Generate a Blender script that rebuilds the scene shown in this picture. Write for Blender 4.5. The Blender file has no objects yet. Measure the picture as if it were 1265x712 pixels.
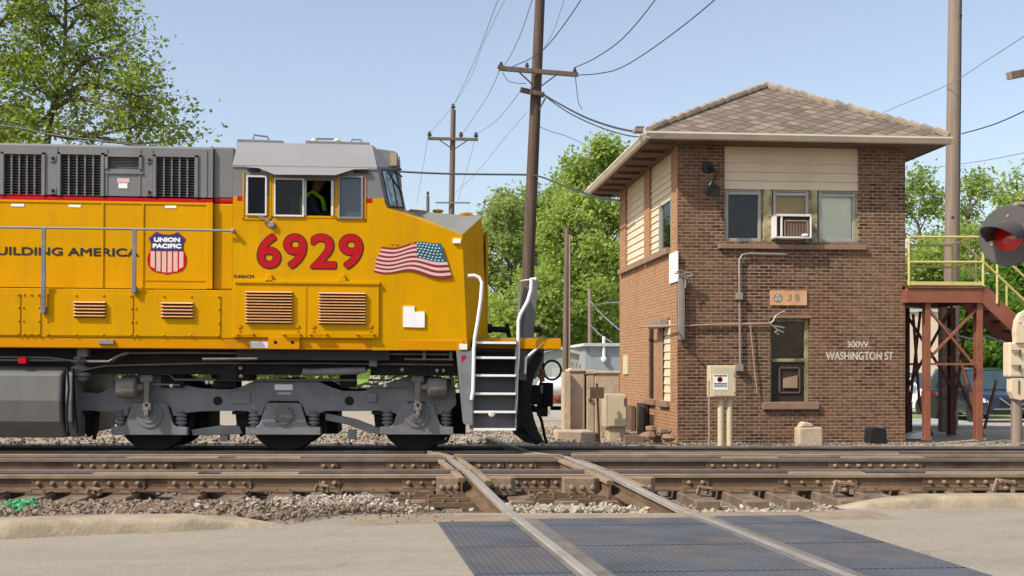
import bpy, bmesh, math, random
import numpy as np
from mathutils import Matrix, Vector, noise

SC = bpy.context.scene
RAD = math.radians

# ------------------------------------------------------------------ camera
HC, F, HZ, YAW = 1.25, 1400.0, 455.0, RAD(4.3)
W0, H0 = 1265.0, 712.0
cam = bpy.data.cameras.new('camera')
cam.sensor_width = 36.0
cam.lens = F / W0 * 36.0
cam.shift_y = (HZ - H0 / 2) / W0
cam.clip_start, cam.clip_end = 0.1, 3000.0
camo = bpy.data.objects.new('camera', cam)
camo.location = (0, 0, HC)
camo.rotation_euler = (RAD(90), 0, -YAW)
SC.collection.objects.link(camo)
SC.camera = camo

# ------------------------------------------------------------------ light
SUN_EL, SUN_AZ = RAD(46), RAD(241)          # azimuth clockwise from +Y
w = bpy.data.worlds.new('World')
SC.world = w
w.use_nodes = True
nt = w.node_tree
bg = nt.nodes['Background']
sky = nt.nodes.new('ShaderNodeTexSky')
sky.sky_type = 'NISHITA'
sky.sun_disc = False
sky.sun_elevation = SUN_EL
sky.sun_rotation = SUN_AZ
sky.altitude = 200
sky.air_density = 1.0
sky.dust_density = 2.6
sky.ozone_density = 1.5
hs = nt.nodes.new('ShaderNodeHueSaturation')
hs.inputs['Saturation'].default_value = 0.74
hs.inputs['Value'].default_value = 1.06
nt.links.new(sky.outputs[0], hs.inputs['Color'])
nt.links.new(hs.outputs[0], bg.inputs[0])
bg.inputs[1].default_value = 0.15
sun = bpy.data.lights.new('sun', 'SUN')
sun.energy = 4.1
sun.angle = RAD(0.5)
sun.color = (1.0, 0.93, 0.82)
suno = bpy.data.objects.new('sun', sun)
sd = Vector((math.sin(SUN_AZ) * math.cos(SUN_EL), math.cos(SUN_AZ) * math.cos(SUN_EL), math.sin(SUN_EL)))
suno.rotation_euler = sd.to_track_quat('Z', 'Y').to_euler()
suno.location = (-20, -20, 30)
SC.collection.objects.link(suno)
SC.view_settings.view_transform = 'Standard'
SC.view_settings.look = 'None'
SC.view_settings.exposure = 0.36
SC.view_settings.gamma = 1.0
SC.cycles.max_bounces = 8
SC.cycles.transparent_max_bounces = 12

# ------------------------------------------------------------------ frames
CY, SY = math.cos(YAW), math.sin(YAW)
FW, RT = Vector((SY, CY, 0)), Vector((CY, -SY, 0))
IDM = Matrix.Identity(4)
MT = Matrix.Rotation(0.006, 4, 'Y')          # the tracks fall gently to the right

def hit(M, px, py, axis, val):
    """where the line of sight to a measured point of the photo meets a plane of frame M"""
    d = FW + RT * ((px - W0 / 2) / F) + Vector((0, 0, (HZ - py) / F))
    Mi = M.inverted()
    o = Mi @ Vector((0, 0, HC))
    d = Mi.to_3x3() @ d
    return o + d * ((val - o[axis]) / d[axis])

def at(px, py, Y):
    return hit(IDM, px, py, 1, Y)

def atz(px, py, Z):
    return hit(IDM, px, py, 2, Z)

def tp(px, py, Y):
    p = hit(MT, px, py, 1, Y)
    return p.x, p.z

# ------------------------------------------------------------------ mesh builder
class MB:
    def __init__(s):
        s.v, s.f, s.m, s.cur = [], [], [], 0
    def add(s, vs, fs, mi=None):
        b = len(s.v)
        s.v += [tuple(p) for p in vs]
        s.f += [tuple(i + b for i in f) for f in fs]
        s.m += [s.cur if mi is None else mi] * len(fs)
        return s
    def box(s, x0, x1, y0, y1, z0, z1, mi=None):
        x0, x1 = min(x0, x1), max(x0, x1); y0, y1 = min(y0, y1), max(y0, y1); z0, z1 = min(z0, z1), max(z0, z1)
        return s.add([(x0,y0,z0),(x1,y0,z0),(x1,y1,z0),(x0,y1,z0),(x0,y0,z1),(x1,y0,z1),(x1,y1,z1),(x0,y1,z1)],
                     [(0,3,2,1),(4,5,6,7),(0,1,5,4),(1,2,6,5),(2,3,7,6),(3,0,4,7)], mi)
    def prism(s, poly, axis, a, b, mi=None):
        n = len(poly)
        def P(p, t):
            return [(t, p[0], p[1]), (p[0], t, p[1]), (p[0], p[1], t)][axis]
        vs = [P(p, a) for p in poly] + [P(p, b) for p in poly]
        fs = [tuple(range(n)), tuple(range(2 * n - 1, n - 1, -1))]
        fs += [(i, n + i, n + (i + 1) % n, (i + 1) % n) for i in range(n)]
        return s.add(vs, fs, mi)
    def bar(s, p0, p1, wd, ht, up=(0, 0, 1), mi=None):
        p0, p1 = Vector(p0), Vector(p1)
        d = (p1 - p0).normalized()
        u = Vector(up)
        if abs(d.dot(u)) > 0.98: u = Vector((0, 1, 0))
        sx = d.cross(u).normalized() * wd / 2
        sz = sx.cross(d).normalized() * ht / 2
        vs = [p + a * sx + b * sz for p in (p0, p1) for a, b in ((-1,-1),(1,-1),(1,1),(-1,1))]
        return s.add(vs, [(0,1,2,3),(7,6,5,4),(0,4,5,1),(1,5,6,2),(2,6,7,3),(3,7,4,0)], mi)
    def cyl(s, p0, p1, r0, r1=None, n=12, mi=None):
        return s.tube([p0, p1], [r0, r0 if r1 is None else r1], n, mi)
    def tube(s, path, r, n=8, mi=None):
        path = [Vector(p) for p in path]
        if not isinstance(r, (list, tuple)): r = [r] * len(path)
        vs, fs = [], []
        pu = None
        for i, p in enumerate(path):
            a = path[max(i - 1, 0)]; b = path[min(i + 1, len(path) - 1)]
            d = (b - a).normalized()
            if pu is None:
                pu = d.orthogonal().normalized()
            pu = (pu - d * pu.dot(d))
            pu = pu.normalized() if pu.length > 1e-6 else d.orthogonal().normalized()
            q = d.cross(pu)
            for k in range(n):
                t = 2 * math.pi * k / n
                vs.append(p + (pu * math.cos(t) + q * math.sin(t)) * r[i])
        for i in range(len(path) - 1):
            for k in range(n):
                k2 = (k + 1) % n
                fs.append((i*n+k, i*n+k2, (i+1)*n+k2, (i+1)*n+k))
        fs.append(tuple(range(n - 1, -1, -1)))
        fs.append(tuple(range((len(path)-1)*n, len(path)*n)))
        return s.add(vs, fs, mi)
    def ring(s, c, axis, R, r, n=24, m=8, mi=None):
        c = Vector(c); ax = Vector(axis).normalized(); a = ax.orthogonal().normalized(); b = ax.cross(a)
        vs, fs = [], []
        for i in range(n):
            t = 2*math.pi*i/n; d = a*math.cos(t) + b*math.sin(t)
            for j in range(m):
                q = 2*math.pi*j/m
                vs.append(c + d*(R + r*math.cos(q)) + ax*(r*math.sin(q)))
        for i in range(n):
            for j in range(m):
                i2, j2 = (i+1) % n, (j+1) % m
                fs.append((i*m+j, i2*m+j, i2*m+j2, i*m+j2))
        return s.add(vs, fs, mi)
    def lathe(s, c, axis, prof, n=20, mi=None):
        """prof: list of (distance along axis, radius)"""
        c = Vector(c); ax = Vector(axis).normalized()
        return s.tube([c + ax * t for t, _ in prof], [max(r, 1e-4) for _, r in prof], n, mi)
    def ball(s, c, r, sc=(1, 1, 1), n=10, mi=None):
        vs, fs = [], []
        m = max(n // 2, 3)
        for i in range(m + 1):
            a = math.pi * i / m
            for j in range(n):
                b = 2 * math.pi * j / n
                vs.append((c[0] + r*sc[0]*math.sin(a)*math.cos(b), c[1] + r*sc[1]*math.sin(a)*math.sin(b), c[2] + r*sc[2]*math.cos(a)))
        for i in range(m):
            for j in range(n):
                fs.append((i*n+j, i*n+(j+1) % n, (i+1)*n+(j+1) % n, (i+1)*n+j))
        return s.add(vs, fs, mi)
    def quad(s, a, b, c, d, mi=None):
        return s.add([a, b, c, d], [(0, 1, 2, 3)], mi)
    def wall(s, us, ws, solid, y0, y1, matf=None, axis=1):
        """a slab between planes y0 and y1 with true openings; solid(u,w) at cell centres"""
        us, ws = sorted(set(us)), sorted(set(ws))
        nu, nw = len(us) - 1, len(ws) - 1
        S = {}
        for i in range(nu):
            for j in range(nw):
                S[i, j] = solid((us[i]+us[i+1])/2, (ws[j]+ws[j+1])/2)
        def P(u, t, w_):
            return (u, t, w_) if axis == 1 else (t, u, w_)
        for (i, j), so in S.items():
            if not so: continue
            u0, u1, w0, w1 = us[i], us[i+1], ws[j], ws[j+1]
            mi = matf((u0+u1)/2, (w0+w1)/2) if matf else None
            s.add([P(u0,y0,w0),P(u1,y0,w0),P(u1,y0,w1),P(u0,y0,w1)], [(0,1,2,3)], mi)
            s.add([P(u0,y1,w0),P(u1,y1,w0),P(u1,y1,w1),P(u0,y1,w1)], [(3,2,1,0)], mi)
            for di, dj, e in ((-1,0,((u0,w0),(u0,w1))),(1,0,((u1,w0),(u1,w1))),(0,-1,((u0,w0),(u1,w0))),(0,1,((u0,w1),(u1,w1)))):
                if not S.get((i+di, j+dj), False):
                    (a, b), (c, d) = e
                    s.add([P(a,y0,b),P(c,y0,d),P(c,y1,d),P(a,y1,b)], [(0,1,2,3)], mi)
        return s

def text(mb, body, x0, x1, z0, z1, y, bold=0.0, ext=0.0015, mi=None, nb=8):
    """lettering fitted to a rectangle of a vertical plane facing -Y"""
    cu = bpy.data.curves.new('lettering', 'FONT')
    cu.body = body; cu.size = 1.0; cu.resolution_u = 6
    o = bpy.data.objects.new('lettering', cu)
    SC.collection.objects.link(o)
    bpy.context.view_layer.update()
    me = bpy.data.meshes.new_from_object(o.evaluated_get(bpy.context.evaluated_depsgraph_get()))
    vs = [v.co.copy() for v in me.vertices]
    fs = [tuple(p.vertices) for p in me.polygons]
    bpy.data.objects.remove(o); bpy.data.curves.remove(cu); bpy.data.meshes.remove(me)
    ax, bx = min(v.x for v in vs), max(v.x for v in vs)
    ay, by = min(v.y for v in vs), max(v.y for v in vs)
    x0, x1, z0, z1 = x0 + bold, x1 - bold, z0 + bold, z1 - bold
    for k in range(nb if bold else 1):          # strokes thickened by copies a hair in front of each other
        dx, dz = (bold * math.cos(6.2832 * k / nb), bold * math.sin(6.2832 * k / nb)) if bold else (0, 0)
        mb.add([(x0 + (v.x - ax) / (bx - ax) * (x1 - x0) + dx, y - ext - .0002 * k, z0 + (v.y - ay) / (by - ay) * (z1 - z0) + dz) for v in vs], fs, mi)

def mesh_of(mb, name, mats, org=(0, 0, 0), smooth=False, recalc=True):
    me = bpy.data.meshes.new(name)
    o = org
    me.from_pydata([(a - o[0], b - o[1], c - o[2]) for a, b, c in mb.v], [], mb.f)
    if not isinstance(mats, (list, tuple)): mats = [mats]
    for m in mats: me.materials.append(m)
    me.polygons.foreach_set('material_index', mb.m)
    if recalc:
        bm = bmesh.new(); bm.from_mesh(me)
        bmesh.ops.recalc_face_normals(bm, faces=bm.faces)
        bm.to_mesh(me); bm.free()
    if smooth:
        me.polygons.foreach_set('use_smooth', [True] * len(me.polygons))
    me.update()
    return me

ORG = {}
def tag(o, label=None, cat=None, group=None, kind=None):
    if label: o['label'] = label
    if cat: o['category'] = cat
    if group: o['group'] = group
    if kind: o['kind'] = kind
    return o

def finish(o, smooth, bevel):
    if bevel:
        b = o.modifiers.new('bevel', 'BEVEL'); b.width = bevel; b.segments = 2; b.limit_method = 'ANGLE'; b.angle_limit = RAD(40)
    if smooth:
        e = o.modifiers.new('edges', 'EDGE_SPLIT'); e.split_angle = RAD(38)

def thing(name, label, cat, M, org, group=None):
    o = bpy.data.objects.new(name, None)
    SC.collection.objects.link(o)
    o.empty_display_size = 0.3
    o.matrix_world = M @ Matrix.Translation(org)
    ORG[o] = tuple(org)
    return tag(o, label, cat, group)

WHOLE = {'louvre_slats', 'hatch_bolts', 'bolt_row', 'hatch', 'treads', 'flag_stars', 'faint_lines', 'notice_print', 'ridge_tiles', 'emblem', 'rivets', 'siding_panel', 'air_intake_grille',
         'wheelset', 'core', 'deck', 'stencil_marks', 'curtain', 'rim', 'service_wires', 'rail_section', 'joint_bar', 'soffit', 'chrome_trim', 'coil_spring', 'axle_cap', 'casing', 'brake_cylinder', 'hood', 'snow_plough', 'window_clutter', 'cab_interior', 'seat_cushion'}
def clusters(mb):
    # groups of faces whose pieces neither share points nor touch
    par = list(range(len(mb.v)))
    def find(a):
        while par[a] != a:
            par[a] = par[par[a]]; a = par[a]
        return a
    for f in mb.f:
        r = find(f[0])
        for i in f[1:]: par[find(i)] = r
    isl = {}
    for k, f in enumerate(mb.f): isl.setdefault(find(f[0]), []).append(k)
    if not 2 <= len(isl) <= 60: return None
    L = []
    for fs in isl.values():
        a = np.array([mb.v[i] for k in fs for i in mb.f[k]]); L.append([a.min(0) - .006, a.max(0) + .006, fs])
    merged = True
    while merged:
        merged = False
        for i in range(len(L)):
            for j in range(i + 1, len(L)):
                if (L[i][0] <= L[j][1]).all() and (L[j][0] <= L[i][1]).all():
                    L[i] = [np.minimum(L[i][0], L[j][0]), np.maximum(L[i][1], L[j][1]), L[i][2] + L[j][2]]; L.pop(j); merged = True; break
            if merged: break
    return [x[2] for x in L]

def part(par, name, mb, mats, label=None, smooth=False, bevel=0, recalc=True, kind=None):
    if recalc and name not in WHOLE:
        cl = clusters(mb)
        if cl and 2 <= len(cl) <= 16:
            first = None
            for fs in cl:
                m = MB(); mp = {}
                for k in fs:
                    for i in mb.f[k]:
                        if i not in mp: mp[i] = len(m.v); m.v.append(mb.v[i])
                    m.f.append(tuple(mp[i] for i in mb.f[k])); m.m.append(mb.m[k])
                o = part_one(par, name, m, mats, label, smooth, bevel, recalc, kind)
                first = first or o
            return first
    return part_one(par, name, mb, mats, label, smooth, bevel, recalc, kind)

def part_one(par, name, mb, mats, label=None, smooth=False, bevel=0, recalc=True, kind=None):
    o = bpy.data.objects.new(name, mesh_of(mb, name, mats, ORG[par], smooth, recalc))
    SC.collection.objects.link(o)
    o.parent = par
    ORG[o] = ORG[par]
    finish(o, smooth, bevel)
    return tag(o, label, kind=kind)

def solo(name, label, cat, mb, mats, M=IDM, org=None, group=None, smooth=False, bevel=0, kind=None, recalc=True):
    if org is None:
        a = np.array(mb.v)
        org = ((a[:,0].min()+a[:,0].max())/2, (a[:,1].min()+a[:,1].max())/2, a[:,2].min())
    o = bpy.data.objects.new(name, mesh_of(mb, name, mats, org, smooth, recalc))
    SC.collection.objects.link(o)
    o.matrix_world = M @ Matrix.Translation(org)
    ORG[o] = tuple(org)
    finish(o, smooth, bevel)
    return tag(o, label, cat, group, kind)

def struct(name, mb, mats, M=IDM, smooth=False, recalc=True):
    return solo(name, None, None, mb, mats, M, (0, 0, 0), kind='structure', smooth=smooth, recalc=recalc)

def dup(root, M, label=None):
    r = root.copy(); SC.collection.objects.link(r)
    r.matrix_world = M
    if label: r['label'] = label
    def kids(a, b):
        for c in list(a.children):
            d = c.copy(); SC.collection.objects.link(d); d.parent = b; d.matrix_parent_inverse = c.matrix_parent_inverse.copy()
            kids(c, d)
    kids(root, r)
    return r
# ------------------------------------------------------------------ materials
def srgb(r, g, b):
    return tuple(((c / 255) / 12.92 if c / 255 <= 0.04045 else ((c / 255 + 0.055) / 1.055) ** 2.4) for c in (r, g, b)) + (1,)
def lin(c):
    return tuple(c) + (1,) if len(c) == 3 else tuple(c)

class NG:
    """small helper round a node tree"""
    def __init__(s, name):
        s.m = bpy.data.materials.new(name); s.m.use_nodes = True
        s.t = s.m.node_tree; s.n = s.t.nodes; s.l = s.t.links
        s.b = s.n['Principled BSDF']
        s.tc = s.n.new('ShaderNodeTexCoord')
    def link(s, a, b): s.l.new(a, b)
    def noise(s, scale, detail=4, rough=0.55, vec=None):
        n = s.n.new('ShaderNodeTexNoise'); n.inputs['Scale'].default_value = scale; n.inputs['Detail'].default_value = detail
        n.inputs['Roughness'].default_value = rough
        s.link(vec or s.tc.outputs['Object'], n.inputs['Vector'])
        return n.outputs['Fac']
    def ramp(s, fac, stops):
        r = s.n.new('ShaderNodeValToRGB'); e = r.color_ramp.elements
        while len(e) < len(stops): e.new(0.5)
        for k, (p, c) in zip(e, stops):
            k.position = p; k.color = lin(c) if not isinstance(c, float) else (c, c, c, 1)
        s.link(fac, r.inputs[0])
        return r.outputs[0]
    def mix(s, fac, a, b, mode='MIX'):
        m = s.n.new('ShaderNodeMix'); m.data_type = 'RGBA'; m.blend_type = mode
        for v, i in ((fac, 0), (a, 6), (b, 7)):
            if hasattr(v, 'is_output'): s.link(v, m.inputs[i])
            else: m.inputs[i].default_value = v if i == 0 else lin(v)
        return m.outputs[2]
    def math(s, op, a, b=0.0, c=0.0):
        m = s.n.new('ShaderNodeMath'); m.operation = op
        for i, v in enumerate((a, b, c)):
            if hasattr(v, 'is_output'): s.link(v, m.inputs[i])
            else: m.inputs[i].default_value = v
        return m.outputs[0]
    def xyz(s):
        p = s.n.new('ShaderNodeSeparateXYZ'); s.link(s.tc.outputs['Object'], p.inputs[0]); return p.outputs
    def comb(s, x, y, z=0.0):
        p = s.n.new('ShaderNodeCombineXYZ')
        for i, v in enumerate((x, y, z)):
            if hasattr(v, 'is_output'): s.link(v, p.inputs[i])
            else: p.inputs[i].default_value = v
        return p.outputs[0]
    def bump(s, h, strength=0.3, dist=0.01):
        b = s.n.new('ShaderNodeBump'); b.inputs['Strength'].default_value = strength; b.inputs['Distance'].default_value = dist
        s.link(h, b.inputs['Height']); s.link(b.outputs[0], s.b.inputs['Normal'])
    def color(s, c):
        if hasattr(c, 'is_output'): s.link(c, s.b.inputs['Base Color'])
        else: s.b.inputs['Base Color'].default_value = lin(c)
    def set(s, rough=0.6, metal=0.0, coat=0.0, spec=0.5):
        s.b.inputs['Roughness'].default_value = rough; s.b.inputs['Metallic'].default_value = metal
        s.b.inputs['Coat Weight'].default_value = coat; s.b.inputs['Coat Roughness'].default_value = 0.12
        s.b.inputs['Specular IOR Level'].default_value = spec
        return s.m

def plain(name, c, rough=0.6, metal=0.0, var=0.18, scale=6.0, dirt=None, dirt_amt=0.5, bump=0.0, coat=0.0, spec=0.4, streak=0.0):
    """a paint or raw surface with tone variation and optional worn or dirty patches"""
    g = NG(name)
    c = Vector(c[:3])
    lo, hi = c * (1 - var), c * (1 + var)
    col = g.ramp(g.noise(scale, 6, 0.62), [(0.32, tuple(lo)), (0.68, tuple(hi))])
    if dirt is not None:
        f = g.ramp(g.noise(scale * 0.45, 8, 0.7), [(0.60 - 0.22 * dirt_amt, 0.0), (0.78 - 0.1 * dirt_amt, 1.0)])
        col = g.mix(f, col, dirt)
    if streak:                                   # rain-washed grime running down the sheet
        x = g.xyz()
        sv = g.comb(g.math('MULTIPLY', x[0], 5.0), g.math('MULTIPLY', x[1], 5.0), g.math('MULTIPLY', x[2], 0.5))
        f = g.ramp(g.noise(1.0, 7, 0.7, sv), [(0.48, 0.0), (0.75, streak)])
        col = g.mix(f, col, tuple(c * 0.45 + Vector((0.045, 0.035, 0.022))))
    g.color(col)
    if bump: g.bump(g.noise(scale * 6, 5, 0.6), bump, 0.01)
    return g.set(rough, metal, coat, spec)

M = {}
# locomotive
M['yellow'] = plain('yellow_paint', (0.575, 0.285, 0.0), 0.42, var=0.06, scale=1.2, dirt=(0.47, 0.215, 0.004), dirt_amt=0.35, streak=0.32, coat=0.0, spec=0.06)
M['amber'] = plain('amber_paint', (0.57, 0.235, 0.0), 0.45, var=0.06, scale=2.0, dirt=(0.32, 0.14, 0.012), dirt_amt=0.3, coat=0.0, spec=0.08)
M['slat'] = plain('louvre_paint', (0.66, 0.37, 0.16), 0.45, var=0.05, spec=0.1)  # paler than the body paint: light on the slat edges put into colour
M['slatgap'] = plain('louvre_gap', (0.10, 0.035, 0.008), 0.8, var=0.1)  # backing plate, the dark between the slats put into its colour
M['grey'] = plain('grey_paint', (0.165, 0.165, 0.165), 0.5, var=0.07, scale=1.5, dirt=(0.13, 0.128, 0.125), dirt_amt=0.3, streak=0.3)
M['lightgrey'] = plain('light_grey_paint', (0.225, 0.22, 0.22), 0.55, var=0.05, scale=1.5)
M['red'] = plain('red_paint', (0.42, 0.007, 0.011), 0.45, var=0.08, spec=0.12)
M['truck'] = plain('dark_truck_paint', (0.165, 0.171, 0.177), 0.5, var=0.2, scale=3, dirt=(0.135, 0.122, 0.105), dirt_amt=0.4, bump=0.25, streak=0.4)
M['tank'] = plain('tank_paint', (0.12, 0.122, 0.113), 0.55, var=0.1, scale=2, dirt=(0.15, 0.14, 0.115), dirt_amt=0.4, streak=0.5)
M['black'] = plain('black_steel', (0.006, 0.006, 0.006), 0.8, var=0.3)
M['pipe'] = plain('pipe_metal', (0.13, 0.12, 0.11), 0.5, 0.3, var=0.3)
M['cylinder'] = plain('dusty_cylinder', (0.16, 0.145, 0.13), 0.6, var=0.2, scale=4)
M['white'] = plain('white_paint', (0.78, 0.78, 0.76), 0.45, var=0.05)
M['dirtywhite'] = plain('worn_white_paint', (0.62, 0.6, 0.56), 0.6, var=0.12, scale=3, dirt=(0.3, 0.26, 0.2), dirt_amt=0.25)
M['blackpaint'] = plain('black_lettering', (0.015, 0.013, 0.012), 0.45, var=0.1)
M['blue'] = plain('blue_paint', (0.012, 0.03, 0.16), 0.4, var=0.06)
M['flagblue'] = plain('faded_blue_paint', (0.018, 0.085, 0.125), 0.45, var=0.3, scale=8)
M['flagred'] = plain('faded_red_paint', (0.20, 0.014, 0.016), 0.45, var=0.12, scale=8)
M['pink'] = plain('faded_pale_stripe', (0.66, 0.42, 0.38), 0.45, var=0.05)
M['interior'] = plain('dark_interior', (0.02, 0.02, 0.022), 0.8, var=0.2)
M['nosetop'] = plain('antiglare_paint', (0.18, 0.185, 0.165), 0.7, var=0.08, scale=3)
M['lamp'] = plain('lamp_glass', (0.6, 0.58, 0.5), 0.15, var=0.05)
M['numboard'] = plain('number_board', (0.36, 0.27, 0.19), 0.3, var=0.06)
M['copper'] = plain('red_brown_hose', (0.16, 0.045, 0.02), 0.5, var=0.2)
M['green'] = plain('lime_paint', (0.30, 0.46, 0.08), 0.6, var=0.1)

def pane(name, c, rough=0.04, mixs=0.25):
    g = NG(name)
    g.color(g.ramp(g.noise(2.5, 3), [(0.3, tuple(x * 0.8 for x in c)), (0.7, tuple(x * 1.25 for x in c))]))
    g.set(rough, 0, mixs, 0.6)
    return g.m
M['darkglass'] = pane('dark_glass', (0.006, 0.007, 0.008))
M['blueglass'] = pane('blue_grey_glass', (0.035, 0.05, 0.068))  # reflected sky put into the pane colour
M['windshield'] = pane('windshield_glass', (0.27, 0.40, 0.42), 0.03, 0.5)  # pale blue-green reflection put into the glass colour

def clear(name, tint=(0.96, 0.97, 0.95)):
    g = NG(name)
    out = g.n['Material Output']
    tr = g.n.new('ShaderNodeBsdfTransparent'); tr.inputs[0].default_value = lin(tint)
    gl = g.n.new('ShaderNodeBsdfGlossy'); gl.inputs['Roughness'].default_value = 0.02
    fr = g.n.new('ShaderNodeFresnel'); fr.inputs[0].default_value = 1.3
    mx = g.n.new('ShaderNodeMixShader')
    g.link(fr.outputs[0], mx.inputs[0]); g.link(tr.outputs[0], mx.inputs[1]); g.link(gl.outputs[0], mx.inputs[2])
    g.link(mx.outputs[0], out.inputs[0])
    return g.m
M['clearglass'] = clear('clear_glass')
M['tintglass'] = clear('tinted_glass', (0.35, 0.42, 0.5))

# track
M['rail'] = plain('dusty_rail_steel', (0.125, 0.078, 0.045), 0.85, var=0.28, scale=3, dirt=(0.06, 0.03, 0.018), dirt_amt=0.6, bump=0.3)
M['railhead'] = plain('rolled_rail_top', (0.20, 0.168, 0.155), 0.38, 0.4, var=0.18, scale=4, dirt=(0.16, 0.115, 0.08), dirt_amt=0.6)
M['railshine'] = plain('polished_rail_top', (0.42, 0.38, 0.335), 0.42, 0.45, var=0.12, scale=4, dirt=(0.26, 0.2, 0.15), dirt_amt=0.45)  # polished steel; the paler base also puts its highlight into the colour
M['railtan'] = plain('dusty_guard_top', (0.235, 0.172, 0.112), 0.85, var=0.2, scale=3, dirt=(0.13, 0.08, 0.05), dirt_amt=0.5)
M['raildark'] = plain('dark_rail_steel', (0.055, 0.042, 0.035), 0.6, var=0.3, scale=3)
M['tie'] = plain('old_timber', (0.17, 0.12, 0.08), 0.9, var=0.3, scale=9, dirt=(0.055, 0.038, 0.028), dirt_amt=0.6, bump=0.5)
M['bolt'] = plain('rusty_bolt', (0.22, 0.155, 0.10), 0.75, var=0.25, scale=12)
M['flange'] = plain('flangeway_dirt', (0.13, 0.115, 0.10), 0.85, var=0.25, scale=3, dirt=(0.20, 0.16, 0.12), dirt_amt=0.4)
M['panel'] = plain('crossing_rubber', (0.066, 0.071, 0.084), 0.62, var=0.22, scale=1.4, dirt=(0.125, 0.105, 0.09), dirt_amt=0.6, spec=0.3, bump=0.1)

def ground_mat(name, c1, c2, c3, s1, s2, bump=0.4, dist=0.02):
    g = NG(name)
    big = g.noise(s1, 6, 0.6)
    v = g.n.new('ShaderNodeTexVoronoi'); v.inputs['Scale'].default_value = s2
    g.link(g.tc.outputs['Object'], v.inputs['Vector'])
    vr = g.ramp(v.outputs['Color'], [(0.15, c1), (0.55, c2), (0.9, c3)])
    col = g.mix(g.ramp(big, [(0.35, 0.0), (0.7, 0.75)]), vr, c2)
    fine = g.noise(s2 * 2.2, 3)
    col = g.mix(0.35, col, g.ramp(fine, [(0.3, tuple(x * 0.55 for x in c2)), (0.7, tuple(min(1, x * 1.35) for x in c2))]))
    g.color(col)
    g.bump(v.outputs['Distance'], bump, dist)
    return g.set(0.95, 0, 0, 0.2)
M['dirt'] = ground_mat('dry_dirt', (0.30, 0.25, 0.19), (0.36, 0.30, 0.22), (0.45, 0.38, 0.29), 0.5, 14)
M['ballast'] = ground_mat('ballast_ground', (0.13, 0.10, 0.08), (0.21, 0.17, 0.135), (0.34, 0.29, 0.235), 0.8, 22, 0.8, 0.04)
M['gravel'] = ground_mat('pale_gravel', (0.24, 0.20, 0.155), (0.33, 0.285, 0.225), (0.43, 0.385, 0.315), 0.9, 20, 0.6, 0.03)
M['lot'] = ground_mat('grey_lot', (0.26, 0.25, 0.235), (0.33, 0.315, 0.29), (0.38, 0.36, 0.33), 0.25, 6, 0.1)

def street_mat():
    g = NG('street_surface')
    a = g.noise(0.35, 6, 0.6)
    b = g.noise(60, 4, 0.7)
    x = g.xyz()
    streak = g.noise(1.0, 5, 0.6, g.comb(g.math('MULTIPLY', x[0], 0.25), g.math('MULTIPLY', x[1], 2.6)))
    col = g.ramp(a, [(0.3, (0.20, 0.178, 0.142)), (0.7, (0.265, 0.235, 0.188))])
    col = g.mix(0.45, col, g.ramp(streak, [(0.34, (0.18, 0.157, 0.126)), (0.66, (0.305, 0.27, 0.22))]))
    col = g.mix(0.5, col, g.ramp(b, [(0.3, (0.165, 0.14, 0.105)), (0.7, (0.39, 0.34, 0.265))]))
    cr = g.n.new('ShaderNodeTexVoronoi'); cr.feature = 'DISTANCE_TO_EDGE'; cr.inputs['Scale'].default_value = 0.33
    nz = g.n.new('ShaderNodeTexNoise'); nz.inputs['Scale'].default_value = 1.6; nz.inputs['Detail'].default_value = 6
    g.link(g.tc.outputs['Object'], nz.inputs['Vector'])
    va = g.n.new('ShaderNodeVectorMath'); va.operation = 'MULTIPLY_ADD'
    g.link(nz.outputs['Color'], va.inputs[0]); va.inputs[1].default_value = (0.9, 0.9, 0); g.link(g.tc.outputs['Object'], va.inputs[2])
    g.link(va.outputs[0], cr.inputs['Vector'])
    f = g.ramp(cr.outputs['Distance'], [(0.0, 0.3), (0.004, 0.0)])
    col = g.mix(f, col, (0.12, 0.09, 0.065))
    st = g.noise(1.0, 7, 0.68, g.comb(g.math('MULTIPLY', x[0], 0.55), g.math('MULTIPLY', x[1], 1.5), 3.0))
    col = g.mix(g.ramp(st, [(0.5, 0.0), (0.72, 0.42)]), col, (0.135, 0.115, 0.09))
    g.color(col)
    g.bump(b, 0.35, 0.006)
    return g.set(0.9, 0, 0, 0.25)
M['street'] = street_mat()
M['kerb'] = plain('dusty_concrete', (0.31, 0.25, 0.172), 0.92, var=0.22, scale=4, dirt=(0.19, 0.15, 0.105), dirt_amt=0.55, bump=0.8)

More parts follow.
